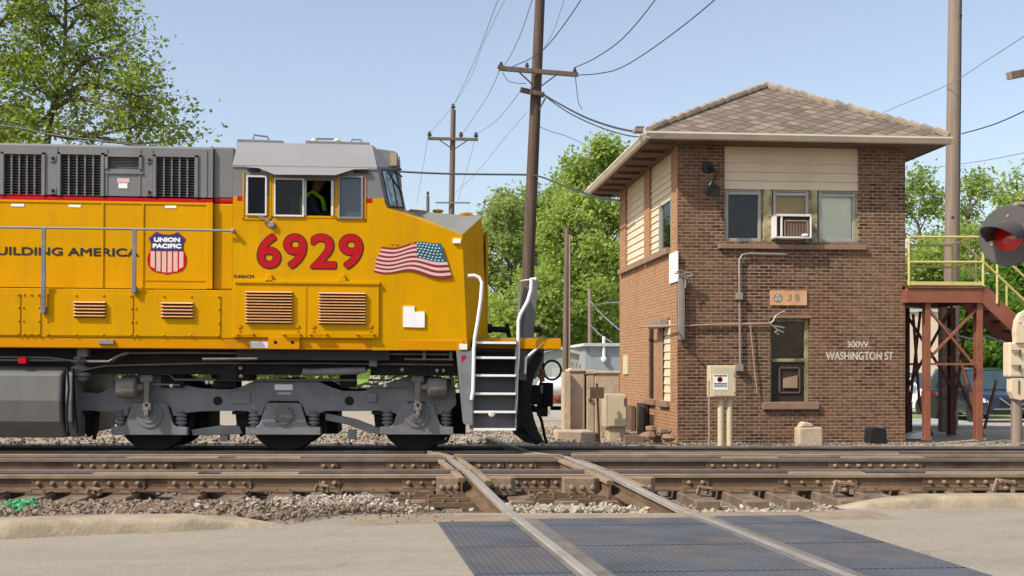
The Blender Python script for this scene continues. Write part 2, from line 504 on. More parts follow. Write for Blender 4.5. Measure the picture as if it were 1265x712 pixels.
# tower
def brick_mat(name, horiz, c1, c2, mortar, patch):
    g = NG(name)
    x = g.xyz()
    vec = g.comb(x[horiz], x[2])
    b = g.n.new('ShaderNodeTexBrick')
    g.link(vec, b.inputs['Vector'])
    b.inputs['Scale'].default_value = 1.0
    b.inputs['Brick Width'].default_value = 0.186
    b.inputs['Row Height'].default_value = 0.0635
    b.inputs['Mortar Size'].default_value = 0.0115
    b.inputs['Mortar Smooth'].default_value = 0.6
    b.inputs['Bias'].default_value = -0.1
    b.inputs['Color1'].default_value = lin(c1); b.inputs['Color2'].default_value = lin(c2); b.inputs['Mortar'].default_value = lin(mortar)
    n1 = g.noise(0.75, 6, 0.62)
    col = g.mix(g.ramp(n1, [(0.40, 0.0), (0.66, 0.5)]), b.outputs['Color'], patch)
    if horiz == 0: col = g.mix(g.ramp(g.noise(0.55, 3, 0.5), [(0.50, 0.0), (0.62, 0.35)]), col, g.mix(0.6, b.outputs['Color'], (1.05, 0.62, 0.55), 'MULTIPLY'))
    n2 = g.noise(9, 6, 0.65)
    col = g.mix(0.55, col, g.ramp(n2, [(0.3, (0.45, 0.43, 0.42)), (0.7, (1.35, 1.3, 1.25))]), 'MULTIPLY')
    st = g.noise(1.0, 6, 0.65, g.comb(g.math('MULTIPLY', x[horiz], 2.4), g.math('MULTIPLY', x[2], 0.45)))
    col = g.mix(g.ramp(st, [(0.56, 0.0), (0.74, 0.5)]), col, (0.10, 0.075, 0.06))
    g.color(col)
    inv = g.math('SUBTRACT', 1.0, b.outputs['Fac'])
    g.bump(g.math('ADD', inv, g.math('MULTIPLY', n2, 0.35)), 0.6, 0.012)
    return g.set(0.88, 0, 0, 0.25)
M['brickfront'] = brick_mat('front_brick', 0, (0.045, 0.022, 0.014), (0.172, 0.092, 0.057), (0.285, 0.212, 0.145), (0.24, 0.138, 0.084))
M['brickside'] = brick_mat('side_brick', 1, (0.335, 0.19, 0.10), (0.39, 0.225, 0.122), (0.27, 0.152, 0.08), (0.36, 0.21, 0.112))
M['stone'] = plain('brown_sill_stone', (0.23, 0.145, 0.095), 0.9, var=0.12, scale=5, bump=0.3)
M['cream'] = plain('cream_siding', (0.60, 0.49, 0.34), 0.6, var=0.05, scale=2, dirt=(0.47, 0.38, 0.27), dirt_amt=0.25)
M['gutter'] = plain('cream_gutter', (0.52, 0.45, 0.34), 0.5, var=0.08, scale=2, dirt=(0.3, 0.25, 0.18), dirt_amt=0.25)
M['soffit'] = plain('brown_soffit', (0.11, 0.07, 0.045), 0.85, var=0.2, scale=4)
M['alu'] = plain('grey_window_frame', (0.33, 0.32, 0.29), 0.45, 0.2, var=0.08)
M['peel'] = plain('peeling_paint', (0.40, 0.35, 0.19), 0.85, var=0.15, scale=16, dirt=(0.085, 0.06, 0.04), dirt_amt=0.9)
M['greenframe'] = plain('weathered_green_frame', (0.27, 0.28, 0.13), 0.8, var=0.2, scale=12, dirt=(0.11, 0.085, 0.055), dirt_amt=0.8)
M['brownboard'] = plain('brown_board', (0.30, 0.165, 0.09), 0.85, var=0.12, scale=5)
M['darkboard'] = plain('dark_board', (0.032, 0.019, 0.015), 0.7, var=0.25, scale=5)
M['board'] = plain('tan_board', (0.28, 0.19, 0.12), 0.85, var=0.12, scale=5)
M['blind'] = plain('pale_blind', (0.88, 0.86, 0.72), 0.8, var=0.05, scale=2)
M['brownblind'] = plain('brown_blind', (0.40, 0.275, 0.13), 0.8, var=0.1, scale=2)
M['navyroom'] = plain('dark_room', (0.06, 0.06, 0.068), 0.9, var=0.2)
M['galv'] = plain('galvanised_conduit', (0.28, 0.235, 0.20), 0.5, 0.3, var=0.12)
M['pinkpipe'] = plain('faded_conduit', (0.30, 0.19, 0.14), 0.7, var=0.15)
M['meterbox'] = plain('beige_box_paint', (0.53, 0.44, 0.29), 0.55, var=0.06, scale=3, dirt=(0.40, 0.32, 0.2), dirt_amt=0.3)
M['bronze'] = plain('peach_plate', (0.55, 0.28, 0.15), 0.7, var=0.12, scale=5, dirt=(0.52, 0.36, 0.2), dirt_amt=0.5)
M['olive'] = plain('olive_lettering', (0.23, 0.20, 0.12), 0.7, var=0.12)
M['palegreen'] = plain('pale_emblem', (0.42, 0.42, 0.3), 0.7, var=0.1)
M['chalk'] = plain('worn_white_lettering', (0.52, 0.44, 0.35), 0.85, var=0.15, scale=18, dirt=(0.2, 0.12, 0.08), dirt_amt=0.45)
def shingle(name, h):
    g = NG(name)
    x = g.xyz()
    a = g.math('MULTIPLY', x[h], 2.75); b = g.math('MULTIPLY', x[2], 7.2)
    p = g.math('ADD', a, b); q = g.math('SUBTRACT', a, b)
    fp, fq = g.math('FRACT', p), g.math('FRACT', q)
    cell = g.comb(g.math('FLOOR', p), g.math('FLOOR', q))
    wn = g.n.new('ShaderNodeTexWhiteNoise'); wn.noise_dimensions = '2D'; g.link(cell, wn.inputs[0])
    col = g.ramp(wn.outputs['Value'], [(0.0, (0.12, 0.097, 0.076)), (0.5, (0.175, 0.14, 0.11)), (1.0, (0.25, 0.205, 0.163))])
    col = g.mix(g.ramp(g.noise(0.9, 5), [(0.38, 0.0), (0.7, 0.6)]), col, (0.19, 0.145, 0.115))
    col = g.mix(0.4, col, g.ramp(g.noise(30, 4, 0.7), [(0.3, (0.5, 0.5, 0.5)), (0.7, (1.3, 1.3, 1.3))]), 'MULTIPLY')
    e = g.math('MAXIMUM', g.math('LESS_THAN', fp, 0.14), g.math('GREATER_THAN', fq, 0.86))
    col = g.mix(g.math('MULTIPLY', e, 0.8), col, (0.07, 0.052, 0.042))
    g.color(col)
    g.bump(g.math('ADD', fp, g.math('SUBTRACT', 1.0, fq)), 0.5, 0.02)
    return g.set(0.95, 0, 0, 0.2)
M['shinglefront'] = shingle('front_shingles', 0)
M['shingleside'] = shingle('side_shingles', 1)
M['ridge'] = plain('ridge_tile', (0.27, 0.215, 0.16), 0.9, var=0.2, scale=6, dirt=(0.09, 0.07, 0.055), dirt_amt=0.4)

# around
def pole_mat(name, c, d):
    g = NG(name)
    x = g.xyz()
    v = g.comb(g.math('MULTIPLY', x[0], 22), g.math('MULTIPLY', x[1], 22), g.math('MULTIPLY', x[2], 0.7))
    col = g.ramp(g.noise(1.0, 6, 0.65, v), [(0.3, d), (0.7, c)])
    col = g.mix(g.ramp(g.noise(0.6, 4), [(0.4, 0.0), (0.7, 0.5)]), col, tuple(k * 0.6 for k in c))
    g.color(col); g.bump(g.noise(1.0, 6, 0.65, v), 0.4, 0.02)
    return g.set(0.92, 0, 0, 0.2)
M['poledark'] = pole_mat('dark_pole_wood', (0.135, 0.095, 0.07), (0.05, 0.035, 0.027))
M['polegrey'] = pole_mat('grey_pole_wood', (0.30, 0.235, 0.185), (0.16, 0.12, 0.095))
M['polemid'] = pole_mat('weathered_pole_wood', (0.20, 0.15, 0.115), (0.10, 0.075, 0.058))
M['bark'] = pole_mat('tree_bark', (0.16, 0.13, 0.10), (0.06, 0.048, 0.038))
M['wire'] = plain('wire_sheath', (0.035, 0.037, 0.042), 0.6, var=0.1)
M['palewire'] = plain('bare_wire', (0.22, 0.24, 0.27), 0.5, 0.4, var=0.1)
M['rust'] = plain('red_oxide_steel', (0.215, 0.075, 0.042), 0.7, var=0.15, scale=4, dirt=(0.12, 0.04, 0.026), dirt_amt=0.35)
M['rustdark'] = plain('shaded_oxide_steel', (0.075, 0.03, 0.022), 0.75, var=0.2, scale=4)  # darker copy of the oxide steel, with shade put into the colour
M['railyellow'] = plain('pale_yellow_paint', (0.50, 0.44, 0.14), 0.55, var=0.1, scale=5)
M['concrete'] = plain('weathered_concrete', (0.43, 0.335, 0.235), 0.92, var=0.2, scale=4, dirt=(0.27, 0.20, 0.135), dirt_amt=0.4, bump=0.4)
M['signal'] = plain('signal_black_paint', (0.062, 0.056, 0.052), 0.5, var=0.08, scale=4)
M['redlens'] = pane('red_lens', (0.48, 0.008, 0.008), 0.12, 0.4)
M['cream2'] = plain('cream_wall', (0.62, 0.50, 0.36), 0.8, var=0.04, scale=0.6)
M['shedgreen'] = plain('pale_green_siding', (0.30, 0.34, 0.29), 0.7, var=0.08, scale=2)
M['shedgrey'] = plain('grey_siding', (0.25, 0.28, 0.29), 0.7, var=0.08, scale=2)
M['roofgrey'] = plain('pale_roof_metal', (0.42, 0.42, 0.40), 0.6, var=0.08, scale=2)
M['navy'] = plain('dark_blue_car_paint', (0.012, 0.018, 0.036), 0.22, 0.3, var=0.06, coat=0.9)
M['carwhite'] = plain('white_car_paint', (0.66, 0.67, 0.69), 0.3, var=0.03, coat=0.7)
M['carblack'] = plain('black_car_paint', (0.012, 0.013, 0.018), 0.25, var=0.06, coat=0.8)
M['tyre'] = plain('tyre_rubber', (0.018, 0.018, 0.019), 0.85, var=0.2)
M['rim'] = plain('alloy_rim', (0.50, 0.51, 0.53), 0.3, 0.7, var=0.05)
M['chrome'] = plain('chrome', (0.6, 0.6, 0.62), 0.12, 1.0, var=0.03)
M['headlamp'] = pane('headlamp_glass', (0.55, 0.57, 0.6), 0.08, 0.6)
M['carglass'] = pane('car_glass', (0.03, 0.055, 0.06), 0.03, 0.6)
M['plate'] = plain('number_plate', (0.5, 0.48, 0.42), 0.5, var=0.05)
M['terracotta'] = plain('red_brown_scrap', (0.25, 0.085, 0.045), 0.85, var=0.2)
M['tankwhite'] = plain('white_tank_paint', (0.7, 0.69, 0.67), 0.45, var=0.03)
M['skin'] = plain('skin', (0.36, 0.17, 0.11), 0.55, var=0.06)
M['vest'] = plain('hi_vis_vest', (0.34, 0.72, 0.03), 0.7, var=0.06)
M['cloth'] = plain('dark_work_cloth', (0.025, 0.028, 0.04), 0.9, var=0.15)
M['hair'] = plain('dark_hair', (0.02, 0.014, 0.01), 0.7, var=0.2)
M['sprayed'] = plain('green_marking_paint', (0.04, 0.33, 0.13), 0.8, var=0.2, scale=8)

def leaf_mat(name, c1, c2, c3):
    g = NG(name)
    n = g.noise(0.55, 3, 0.6)
    n2 = g.noise(7.0, 2, 0.6)
    col = g.ramp(n, [(0.3, c1), (0.52, c2), (0.72, c3)])
    col = g.mix(0.5, col, g.ramp(n2, [(0.3, c1), (0.7, c3)]))
    g.color(col)
    g.set(0.55, 0, 0, 0.25)
    out = g.n['Material Output']
    tl = g.n.new('ShaderNodeBsdfTranslucent'); g.link(g.mix(1.0, col, (1.3, 1.3, 0.7), 'MULTIPLY'), tl.inputs[0])
    mx = g.n.new('ShaderNodeMixShader'); mx.inputs[0].default_value = 0.58
    g.link(g.b.outputs[0], mx.inputs[1]); g.link(tl.outputs[0], mx.inputs[2]); g.link(mx.outputs[0], out.inputs[0])
    return g.m
M['leafbright'] = leaf_mat('bright_spring_leaf', (0.215, 0.285, 0.075), (0.31, 0.405, 0.105), (0.40, 0.495, 0.155))
M['leafolive'] = leaf_mat('olive_spring_leaf', (0.115, 0.165, 0.03), (0.185, 0.25, 0.045), (0.27, 0.345, 0.07))
M['leafmid'] = leaf_mat('mid_green_leaf', (0.175, 0.245, 0.07), (0.265, 0.36, 0.105), (0.355, 0.455, 0.15))
M['leafpale'] = leaf_mat('pale_grey_green_leaf', (0.18, 0.24, 0.085), (0.27, 0.345, 0.125), (0.36, 0.44, 0.175))
M['leafdark'] = leaf_mat('dark_shrub_leaf', (0.07, 0.15, 0.02), (0.13, 0.24, 0.035), (0.20, 0.33, 0.05))
M['grass'] = plain('lawn_grass', (0.16, 0.22, 0.05), 0.9, var=0.25, scale=4)
# ------------------------------------------------------------------ ground, street, tracks
R0 = random.Random(7)
def XC(Y):                      # centre line of the crossing track
    return 1.49 - 0.085 * (Y - 8.9)
def ZX(Y):                      # height of its rail tops
    pts = [(-40, .058), (9.6, .058), (12.4, .129), (14.4, .132), (16.9, .006), (18.9, -.02), (24, -.06), (80, -.06)]
    for (a, za), (b, zb) in zip(pts, pts[1:]):
        if Y <= b: return za + (zb - za) * (Y - a) / (b - a)
    return -.06

def bed_z(x, y):
    if x < 0 and 8.2 < y < 12.3:
        k = min(1, -x / .6); a = bed_z0(x, y)
        b = .035 + (-.035 - .035) * (y - 8.2) / 1.7 if y < 9.9 else (-.035 - .10 * (y - 9.9) / 1.6 if y < 11.5 else -.135 - .065 * (y - 11.5) / .8)
        return a + (b - a) * k
    return bed_z0(x, y)
def bed_z0(x, y):
    pts = [(-50, -.30), (7.6, -.30), (8.2, .015), (9.9, -.06), (11.2, -.20), (15.2, -.20), (16.4, -.20), (20.2, -.20), (21.6, -.17), (22.6, -.10), (25, -.14), (31, -.2), (60, -.3), (4000, -.3)]
    for (a, za), (b, zb) in zip(pts, pts[1:]):
        if y <= b: return za + (zb - za) * (y - a) / (b - a)
    return -.3

def sheet(xs, ys, zf, mb=None):
    mb = mb or MB()
    n = len(ys)
    vs = [(x, y, zf(x, y)) for x in xs for y in ys]
    fs = [(i*n+j, (i+1)*n+j, (i+1)*n+j+1, i*n+j+1) for i in range(len(xs)-1) for j in range(n-1)]
    return mb.add(vs, fs)

def lump(x, y, amp, sc):
    return amp * (noise.noise((x*sc, y*sc, 0.3)) + 0.5 * noise.noise((x*sc*2.3, y*sc*2.3, 4.1)))

# far ground, one sheet out to the horizon
gx = [-1500, -400, -120, -60, -30, -14.0] + [14.0, 30, 60, 120, 400, 1500]
gy = [-300, -60, -10, 7.6, 8.2, 9.9, 11.7, 15.2, 16.4, 20.2, 22.0, 30, 45, 60, 120, 400, 1800]
struct('ground', sheet(gx, gy, lambda x, y: bed_z(x, y) - .05 if y < 30 else -.55), M['gravel'])
# ballast under and beside the tracks
bx = [-26, -22, -18] + list(np.arange(-14.0, 14.01, 0.28)) + [18, 22, 26]; by = list(np.arange(7.9, 20.7, 0.28))
struct('ballast_bed', sheet(bx, by, lambda x, y: bed_z(x, y) + lump(x, y, .018, 1.7)), M['ballast'], MT, smooth=True)
bx = list(np.arange(-14.0, 14.01, 0.4)); by = list(np.arange(20.3, 56, 0.5))
struct('gravel_yard', sheet(bx, by, lambda x, y: bed_z(x, y) + (.006 if y < 31 else -.006) + lump(x, y, .025, 0.9) - (min(.6, (y-26.5)*.09) if x > 4 and y > 26.5 else 0)), M['gravel'], MT, smooth=True)
mb = MB(); mb.prism([(27.5, -.21), (35, -.47), (62, -.47), (62, -.9), (27.5, -.9)], 0, 4.6, 70)
struct('parking_lot', mb, M['lot'])
mb = MB()
for a in ((1040, 505), (1290, 505)): pass
mb.box(13.0, 40, 37.8, 40.5, -.6, -.44)
struct('grass_strip', mb, M['grass'])

# the street in the foreground
ZS = .042
edge = [(-2200,704),(-1500,689),(-300,671),(0,665),(120,659),(220,655),(300,652),(345,650),(380,645),(425,637),(500,635),(560,634),(650,634),(760,634),(840,634),(1000,633),(1045,629),(1100,626),(1300,626),(2400,626)]
EP = [atz(a, b, ZS) for a, b in edge]
mb = MB()
top = [(p.x, p.y) for p in EP]
for (a, b), (c, d) in zip(top, top[1:]):
    mb.add([(a,b,ZS),(c,d,ZS),(c,-40,ZS),(a,-40,ZS)], [(0,3,2,1)])
    mb.add([(a,b,ZS),(c,d,ZS),(c,d,-.3),(a,b,-.3)], [(0,1,2,3)])
mb.add([(-60,-40,ZS),(top[0][0],-40,ZS),(top[0][0],top[0][1],ZS),(-60,top[0][1],ZS)],[(0,1,2,3)])
mb.add([(60,-40,ZS),(top[-1][0],-40,ZS),(top[-1][0],top[-1][1],ZS),(60,top[-1][1],ZS)],[(0,3,2,1)])
struct('street', mb, M['street'])

def kerb(name, pts, hs, wd):
    """a rolled concrete kerb along image points of its foot, height tapering to nothing"""
    mb = MB(); P = []
    n = len(pts)
    pr = [(0, 0), (.05, .62), (.09, .86), (.15, .98), (.22, 1.0), (.85, 1.0), (.94, .93), (1.0, .0)]
    fine = []
    for i in range(n - 1):
        for k in range(6):
            t = k / 6
            fine.append((pts[i][0]*(1-t)+pts[i+1][0]*t, pts[i][1]*(1-t)+pts[i+1][1]*t, hs[i]*(1-t)+hs[i+1]*t))
    fine.append((pts[-1][0], pts[-1][1], hs[-1]))
    for a, b, h in fine:
        p = atz(a, b, ZS)
        P.append((p.x, p.y, h))
    m = len(pr)
    vs = []
    for i, (x, y, h) in enumerate(P):
        wob = 1 + 0.12 * noise.noise((x * 1.3, y, 9))
        for a, b in pr:
            vs.append((x, y + a * wd * (0.35 + 0.65 * min(1, h / max(hs))), ZS - .004 + b * h * wob + (-.05 if a == 1.0 else 0)))
    fs = [(i*m+j, (i+1)*m+j, (i+1)*m+j+1, i*m+j+1) for i in range(len(P)-1) for j in range(m-1)]
    mb.add(vs, fs)
    o = struct(name, mb, M['kerb'], smooth=True)
kerb('kerb', [(-1500,690),(-300,672),(0,667),(120,661),(220,657),(290,653),(350,652)], [.115,.115,.115,.11,.10,.06,.006], .42)
kerb('kerb', [(1036,628),(1070,629),(1110,629),(1150,628.5),(1265,628),(2200,628)], [.006,.05,.085,.10,.105,.105], .30)

# ---- rails
HD, WB, BS = .0375, .009, .076          # half widths of head, web and base
def section(zt, h=.185):
    return [(-BS, zt-h), (BS, zt-h), (BS, zt-h+.014), (.02, zt-h+.034), (WB, zt-h+.05), (WB, zt-.05), (HD, zt-.04), (HD, zt-.006), (HD-.008, zt),
            (-HD+.008, zt), (-HD, zt-.006), (-HD, zt-.04), (-WB, zt-.05), (-WB, zt-h+.05), (-.02, zt-h+.034), (-BS, zt-h+.014)]
def straight_rail(label, group, x0, x1, y, zt, topmat, sink=0.0, bars=(), h=.185, cat='rail'):
    t = thing('rail', label, cat, MT, ((x0+x1)/2, y, zt-h), group)
    mb = MB(); s = [(y + a, b) for a, b in section(zt, h)]
    n = len(s)
    vs = [(x0, a, b) for a, b in s] + [(x1, a, b) for a, b in s]
    mb.add(vs, [tuple(range(n)), tuple(range(2*n-1, n-1, -1))])
    for i in range(n):
        mb.f.append((i, (i+1) % n, n+(i+1) % n, n+i)); mb.m.append(1 if 6 <= i <= 10 else 0)
    part(t, 'rail_section', mb, [M['raildark'] if y > 17 else M['rail'], topmat])  # far track gets darker steel: shade by the locomotive put into colour
    for k, (a, b, nb, big) in enumerate(bars):
        m = MB(); zc = zt - h*.5 - .004
        m.prism([(y-.052, zc-.068), (y-.052, zc-.05), (y-.03, zc-.03), (y-.03, zc+.04), (y-.044, zc+.05), (y-.010, zc+.052), (y-.0095, zc-.055), (y-.02, zc-.068)], 0, a, b)
        j = part(t, 'joint_bar', m, M['rail'])
        m = MB()
        for q in range(nb):
            xx = a + (b - a) * (q + .5) / nb
            r = .021 if (q % 2 == 0 or not big) else .015
            m.lathe((xx, y-.028, zc+.004), (0, -1, 0), [(0, r*1.3), (.012, r*1.3), (.013, r), (.034, r), (.042, r*.6)], 8)
        part(j, 'bolt_row', m, M['bolt'])
    return t

def xr(Y, side):                # x of the crossing rails in the track frame
    return XC(Y) + side * .75
def pxbars(lst, Y):
    return [(tp(a, 580, Y)[0], tp(b, 580, Y)[0], n, big) for a, b, n, big in lst]
XL, XR_ = -26.0, 26.0
GAP = .062
def four(name_bits, y, zt, mat, bars_l=(), bars_m=(), bars_r=(), h=.185):
    a, b = xr(y, -1), xr(y, 1)
    l, m, r = name_bits
    straight_rail(l, 'rails of the near track', XL, a-GAP, y, zt, mat, bars=pxbars(bars_l, y), h=h)
    straight_rail(m, 'rails of the near track', a+GAP, b-GAP, y, zt, mat, bars=pxbars(bars_m, y), h=h)
    straight_rail(r, 'rails of the near track', b+GAP, XR_, y, zt, mat, bars=pxbars(bars_r, y), h=h)
four(('nearest bolted brown rail left of the diamond, above the tie ends', 'nearest short brown rail inside the diamond, with big nuts', 'nearest bolted brown rail right of the diamond, beside the timber ends'),
     12.43, .091, M['railtan'], [(40,180,8,False),(208,311,6,True),(394,420,2,False),(497,560,4,True)], [(632,676,4,True),(680,718,3,True)], [(842,875,2,False),(960,1058,5,True),(1139,1275,8,False)])
four(('shiny topped running rail close behind the nearest rail, left of the diamond', 'short running rail just behind the nearest rail inside the diamond', 'shiny topped running rail close behind the nearest rail, right of the diamond'),
     12.67, .123, M['railhead'])
four(('third rail back on the left, running rail with row of bolts', 'third rail back inside the diamond, a short bolted piece', 'third rail back right of the diamond, bolted running rail'),
     14.15, .128, M['railhead'], [(92,214,8,False),(237,325,6,True),(395,417,2,False),(478,530,4,True)], [(586,622,3,True),(625,662,3,True)], [(872,957,6,True),(1023,1138,8,False)])
four(('dusty tan guard rail behind the third rail, left of the diamond', 'dusty tan guard rail inside the diamond behind the third rail', 'dusty tan guard rail behind the third rail, right of the diamond'),
     14.38, .162, M['railtan'], h=.225)
for (l, m, r), y, zt, h in (((('near rail under the yellow locomotive, in its shadow'), 'near rail of the far track crossing the diamond under the front steps', 'near rail of the far track running right past the brick tower'), 17.25, -.002, .185),
                    (('far rail under the yellow locomotive, beyond its wheels', 'far rail of the far track inside the diamond', 'far rail of the far track passing closest to the tower'), 18.75, -.03, .165)):
    a, b = xr(y, -1), xr(y, 1)
    bars = pxbars([(900, 944, 3, False), (944, 1040, 6, False)], y) if y < 18 else ()
    straight_rail(l, 'rails of the far track', XL, a-GAP, y, zt, M['railhead'], h=h)
    straight_rail(m, 'rails of the far track', a+GAP, b-GAP, y, zt, M['railhead'], h=h)
    straight_rail(r, 'rails of the far track', b+GAP, XR_, y, zt, M['railhead'], bars=bars, h=h)
a, b = xr(17.02, -1), xr(17.02, 1)
straight_rail('low guard rail in front of the far track, right of the diamond', 'rails of the far track', b+GAP, tp(1110, 556, 17.02)[0], 17.02, -.012, M['railtan'], h=.175)

# filler blocks in the flangeways (short dark gaps remain between them)
def filler(label, px0, px1, y, zt):
    x0, x1 = tp(px0, 565, y)[0], tp(px1, 565, y)[0]
    mb = MB(); mb.box(x0, x1, y-.07, y+.07, zt-.06, zt)
    solo('flangeway_filler', label, 'filler block', mb, M['railtan'], MT, group='fillers between the paired rails', bevel=.006)
filler('tan filler strip between the third and fourth rails, far left', 158, 271, 14.265, .137)
filler('short tan filler between the third and fourth rails, left of the diamond', 292, 372, 14.265, .137)
filler('long weathered filler strip between the paired rails, right by the tower', 892, 960, 14.265, .137)
filler('pale grimy filler strip between the third and fourth rails, below the house number', 1040, 1140, 14.265, .14)
filler('filler strip between the two nearest rails, far left', 116, 246, 12.55, .10)
filler('filler strip between the two nearest rails, left of the diamond', 274, 370, 12.55, .10)
filler('filler strip between the two nearest rails right of the timber ends', 976, 1066, 12.55, .10)
filler('grimy filler strip between the two nearest rails at the right kerb', 1146, 1290, 12.55, .10)

# crossing rails, bent through the diamond and down into the street
def bent_rail(label, off, y0, y1, dz=0.0, mat='railhead', cat='rail', group='rails of the crossing track', h=.185):
    ys = [y0] + [y for y in (9.0, 9.6, 10.3, 11, 11.7, 12.4, 13.4, 14.4, 15.2, 16, 16.9, 18.9, 21, 24, 30) if y0 < y < y1] + [y1]
    mb = MB(); n = 16
    for y in ys:
        for a, b in section(ZX(y) + dz + .003, h):
            mb.v.append((XC(y) + off + a, y, b))
    for k in range(len(ys) - 1):
        for i in range(n):
            mb.f.append((k*n+i, (k+1)*n+i, (k+1)*n+(i+1) % n, k*n+(i+1) % n)); mb.m.append(1 if 6 <= i <= 10 else 0)
    mb.f += [tuple(range(n)), tuple(range(len(mb.v)-1, len(mb.v)-n-1, -1))]; mb.m += [0, 0]
    return solo('rail', label, cat, mb, [M['rail'], M[mat]], MT, (XC(y0)+off, y0, ZX(y0)-.185), group)
bent_rail('left rail of the crossing track, curving down through the diamond into the street', -.75, 2.0, 60, mat='railshine')
bent_rail('right rail of the crossing track, curving down through the diamond into the street', .75, 2.0, 60, mat='railshine')
bent_rail('guard rail inside the left rail of the crossing track at the diamond', -.63, 11.6, 19.4, -.012, 'railtan')
bent_rail('guard rail inside the right rail of the crossing track at the diamond', .63, 11.6, 19.4, -.012, 'railtan')
bent_rail('short easer rail outside the left crossing rail at the diamond', -.87, 11.9, 16.2, -.02, 'railtan')
bent_rail('short easer rail outside the right crossing rail at the diamond', .87, 11.2, 16.2, -.02, 'railtan')

# bolted corner castings and flat straps of the diamond
def casting(label, off, y, sx, sy, rot):
    mb = MB()
    c = XC(y) + off; z = .03
    mb.prism([(c-sx, y-sy), (c+sx*.6, y-sy), (c+sx, y-sy*.4), (c+sx, y+sy), (c-sx, y+sy)], 2, z-.12, z+.065)
    for k in range(3):
        mb.lathe((c - sx*.6 + k*sx*.55, y-sy, z-.03), (0, -1, 0), [(0, .03), (.014, .03), (.015, .02), (.04, .019)], 8)
    solo('diamond_casting', label, 'casting', mb, M['bolt'], MT, group='corner castings of the diamond', bevel=.006)
casting('bolted corner casting of the diamond at its nearest left corner', -.98, 12.05, .14, .12, 0)
casting('bolted corner casting of the diamond at its nearest right corner', .42, 12.0, .2, .12, 0)
casting('bolted corner casting just right of the right crossing rail', 1.06, 12.02, .15, .12, 0)
casting('bolted corner casting inside the left crossing rail', -.42, 12.05, .14, .12, 0)
for lab, px0, px1, py, Y in (('flat steel strap lying outside the near rail, left of the left crossing rail', 470, 590, 619, 11.75),
                         ('lower flat steel strap on the stones left of the left crossing rail', 520, 612, 626, 11.3),
                         ('flat steel strap lying between the crossing rails in front of the near rail', 655, 752, 613, 11.85),
                         ('second flat strap between the crossing rails, nearer the street', 650, 762, 619, 11.6)):
    x0, z0 = tp(px0, py, Y); x1, _ = tp(px1, py, Y)
    mb = MB(); mb.box(x0, x1, Y-.05, Y+.05, -.13, -.085); mb.box(x0+.04, x1-.05, Y+.02, Y+.04, -.085, -.06)
    for k in range(5): mb.lathe((x0 + (x1-x0)*(k+.5)/5, Y-.01, -.085), (0,0,1), [(0,.022),(.02,.022),(.03,.012)], 6)
    solo('steel_strap', lab, 'strap', mb, M['rail'], MT, group='flat straps round the diamond')

# ---- ties
mb = MB()
mb.box(-.125, .125, -1.90, 1.90, -.22, 0)
tiemesh = mesh_of(mb, 'railway_tie', M['tie'])
pm = MB(); pm.box(-.10, .10, -1.25, -.72, .001, .022)
for a in (-.07, .07):
    for y in (-1.18, -.8): pm.box(a-.014, a+.014, y-.014, y+.014, .022, .05)
platemesh = mesh_of(pm, 'tie_plate', M['rail'])
def tie(x, label, group, y=13.4, z=-.098, rot=0, ln=1.0, plate=True, shift=0.0):
    o = bpy.data.objects.new('railway_tie', tiemesh); SC.collection.objects.link(o)
    o.matrix_world = MT @ Matrix.Translation((x, y + shift, z)) @ Matrix.Rotation(rot, 4, 'Z') @ Matrix.Diagonal((1, ln, 1, 1))
    b = o.modifiers.new('bevel', 'BEVEL'); b.width = .012; b.segments = 1
    tag(o, label, 'railway tie', group)
    if plate:
        p = bpy.data.objects.new('tie_plate', platemesh); SC.collection.objects.link(p); p.parent = o
seen = [(-30, 'a'), (27, 'a'), (85, 'weathered tie end nearly buried in brown ballast, left of the others'), (140, 'flat worn tie end under a tie plate, right of the green sprayed stones'),
        (228, 'cracked grey tie end under the left bolted bar'), (286, 'tie end between brown ballast heaps, left of the pale stones'), (343, 'plated tie end with spikes beside the pale stones'),
        (409, 'tie end closest to the pale stones, left of the diamond'), (466, 'tie partly hidden in pale stones left of the diamond'), (523, 'tie under the steel straps left of the diamond'), (580, 'b'), (640, 'b'), (700, 'b'), (757, 'b'), (812, 'b'),
        (866, 'split timber end nearest the right crossing rail'), (925, 'sawn dark timber end, second right of the crossing rail'), (983, 'sawn dark timber end, third right of the crossing rail'),
        (1040, 'narrow timber end beside the broken clip at the right kerb'), (1097, 'c'), (1154, 'c'), (1211, 'c'), (1268, 'c'), (1325, 'c')]
LB = {'a': 'tie buried in ballast under the near track on the far left', 'b': 'timber under the middle of the diamond', 'c': 'tie hidden behind the right kerb under the near track'}
for px, l in seen:
    x = tp(px, 615, 11.75)[0]
    tie(x, LB.get(l, l), 'ties of the near track', rot=R0.uniform(-.02, .02), shift=R0.uniform(-.05, .05))
for k in range(-24, 24):
    x = k * .54 + .2
    tie(x, 'tie under the far track left of the diamond' if x < .2 else 'tie under the far track right of the diamond', 'ties of the far track', y=18.0, z=-.19, ln=.8, plate=False, rot=R0.uniform(-.02, .02))

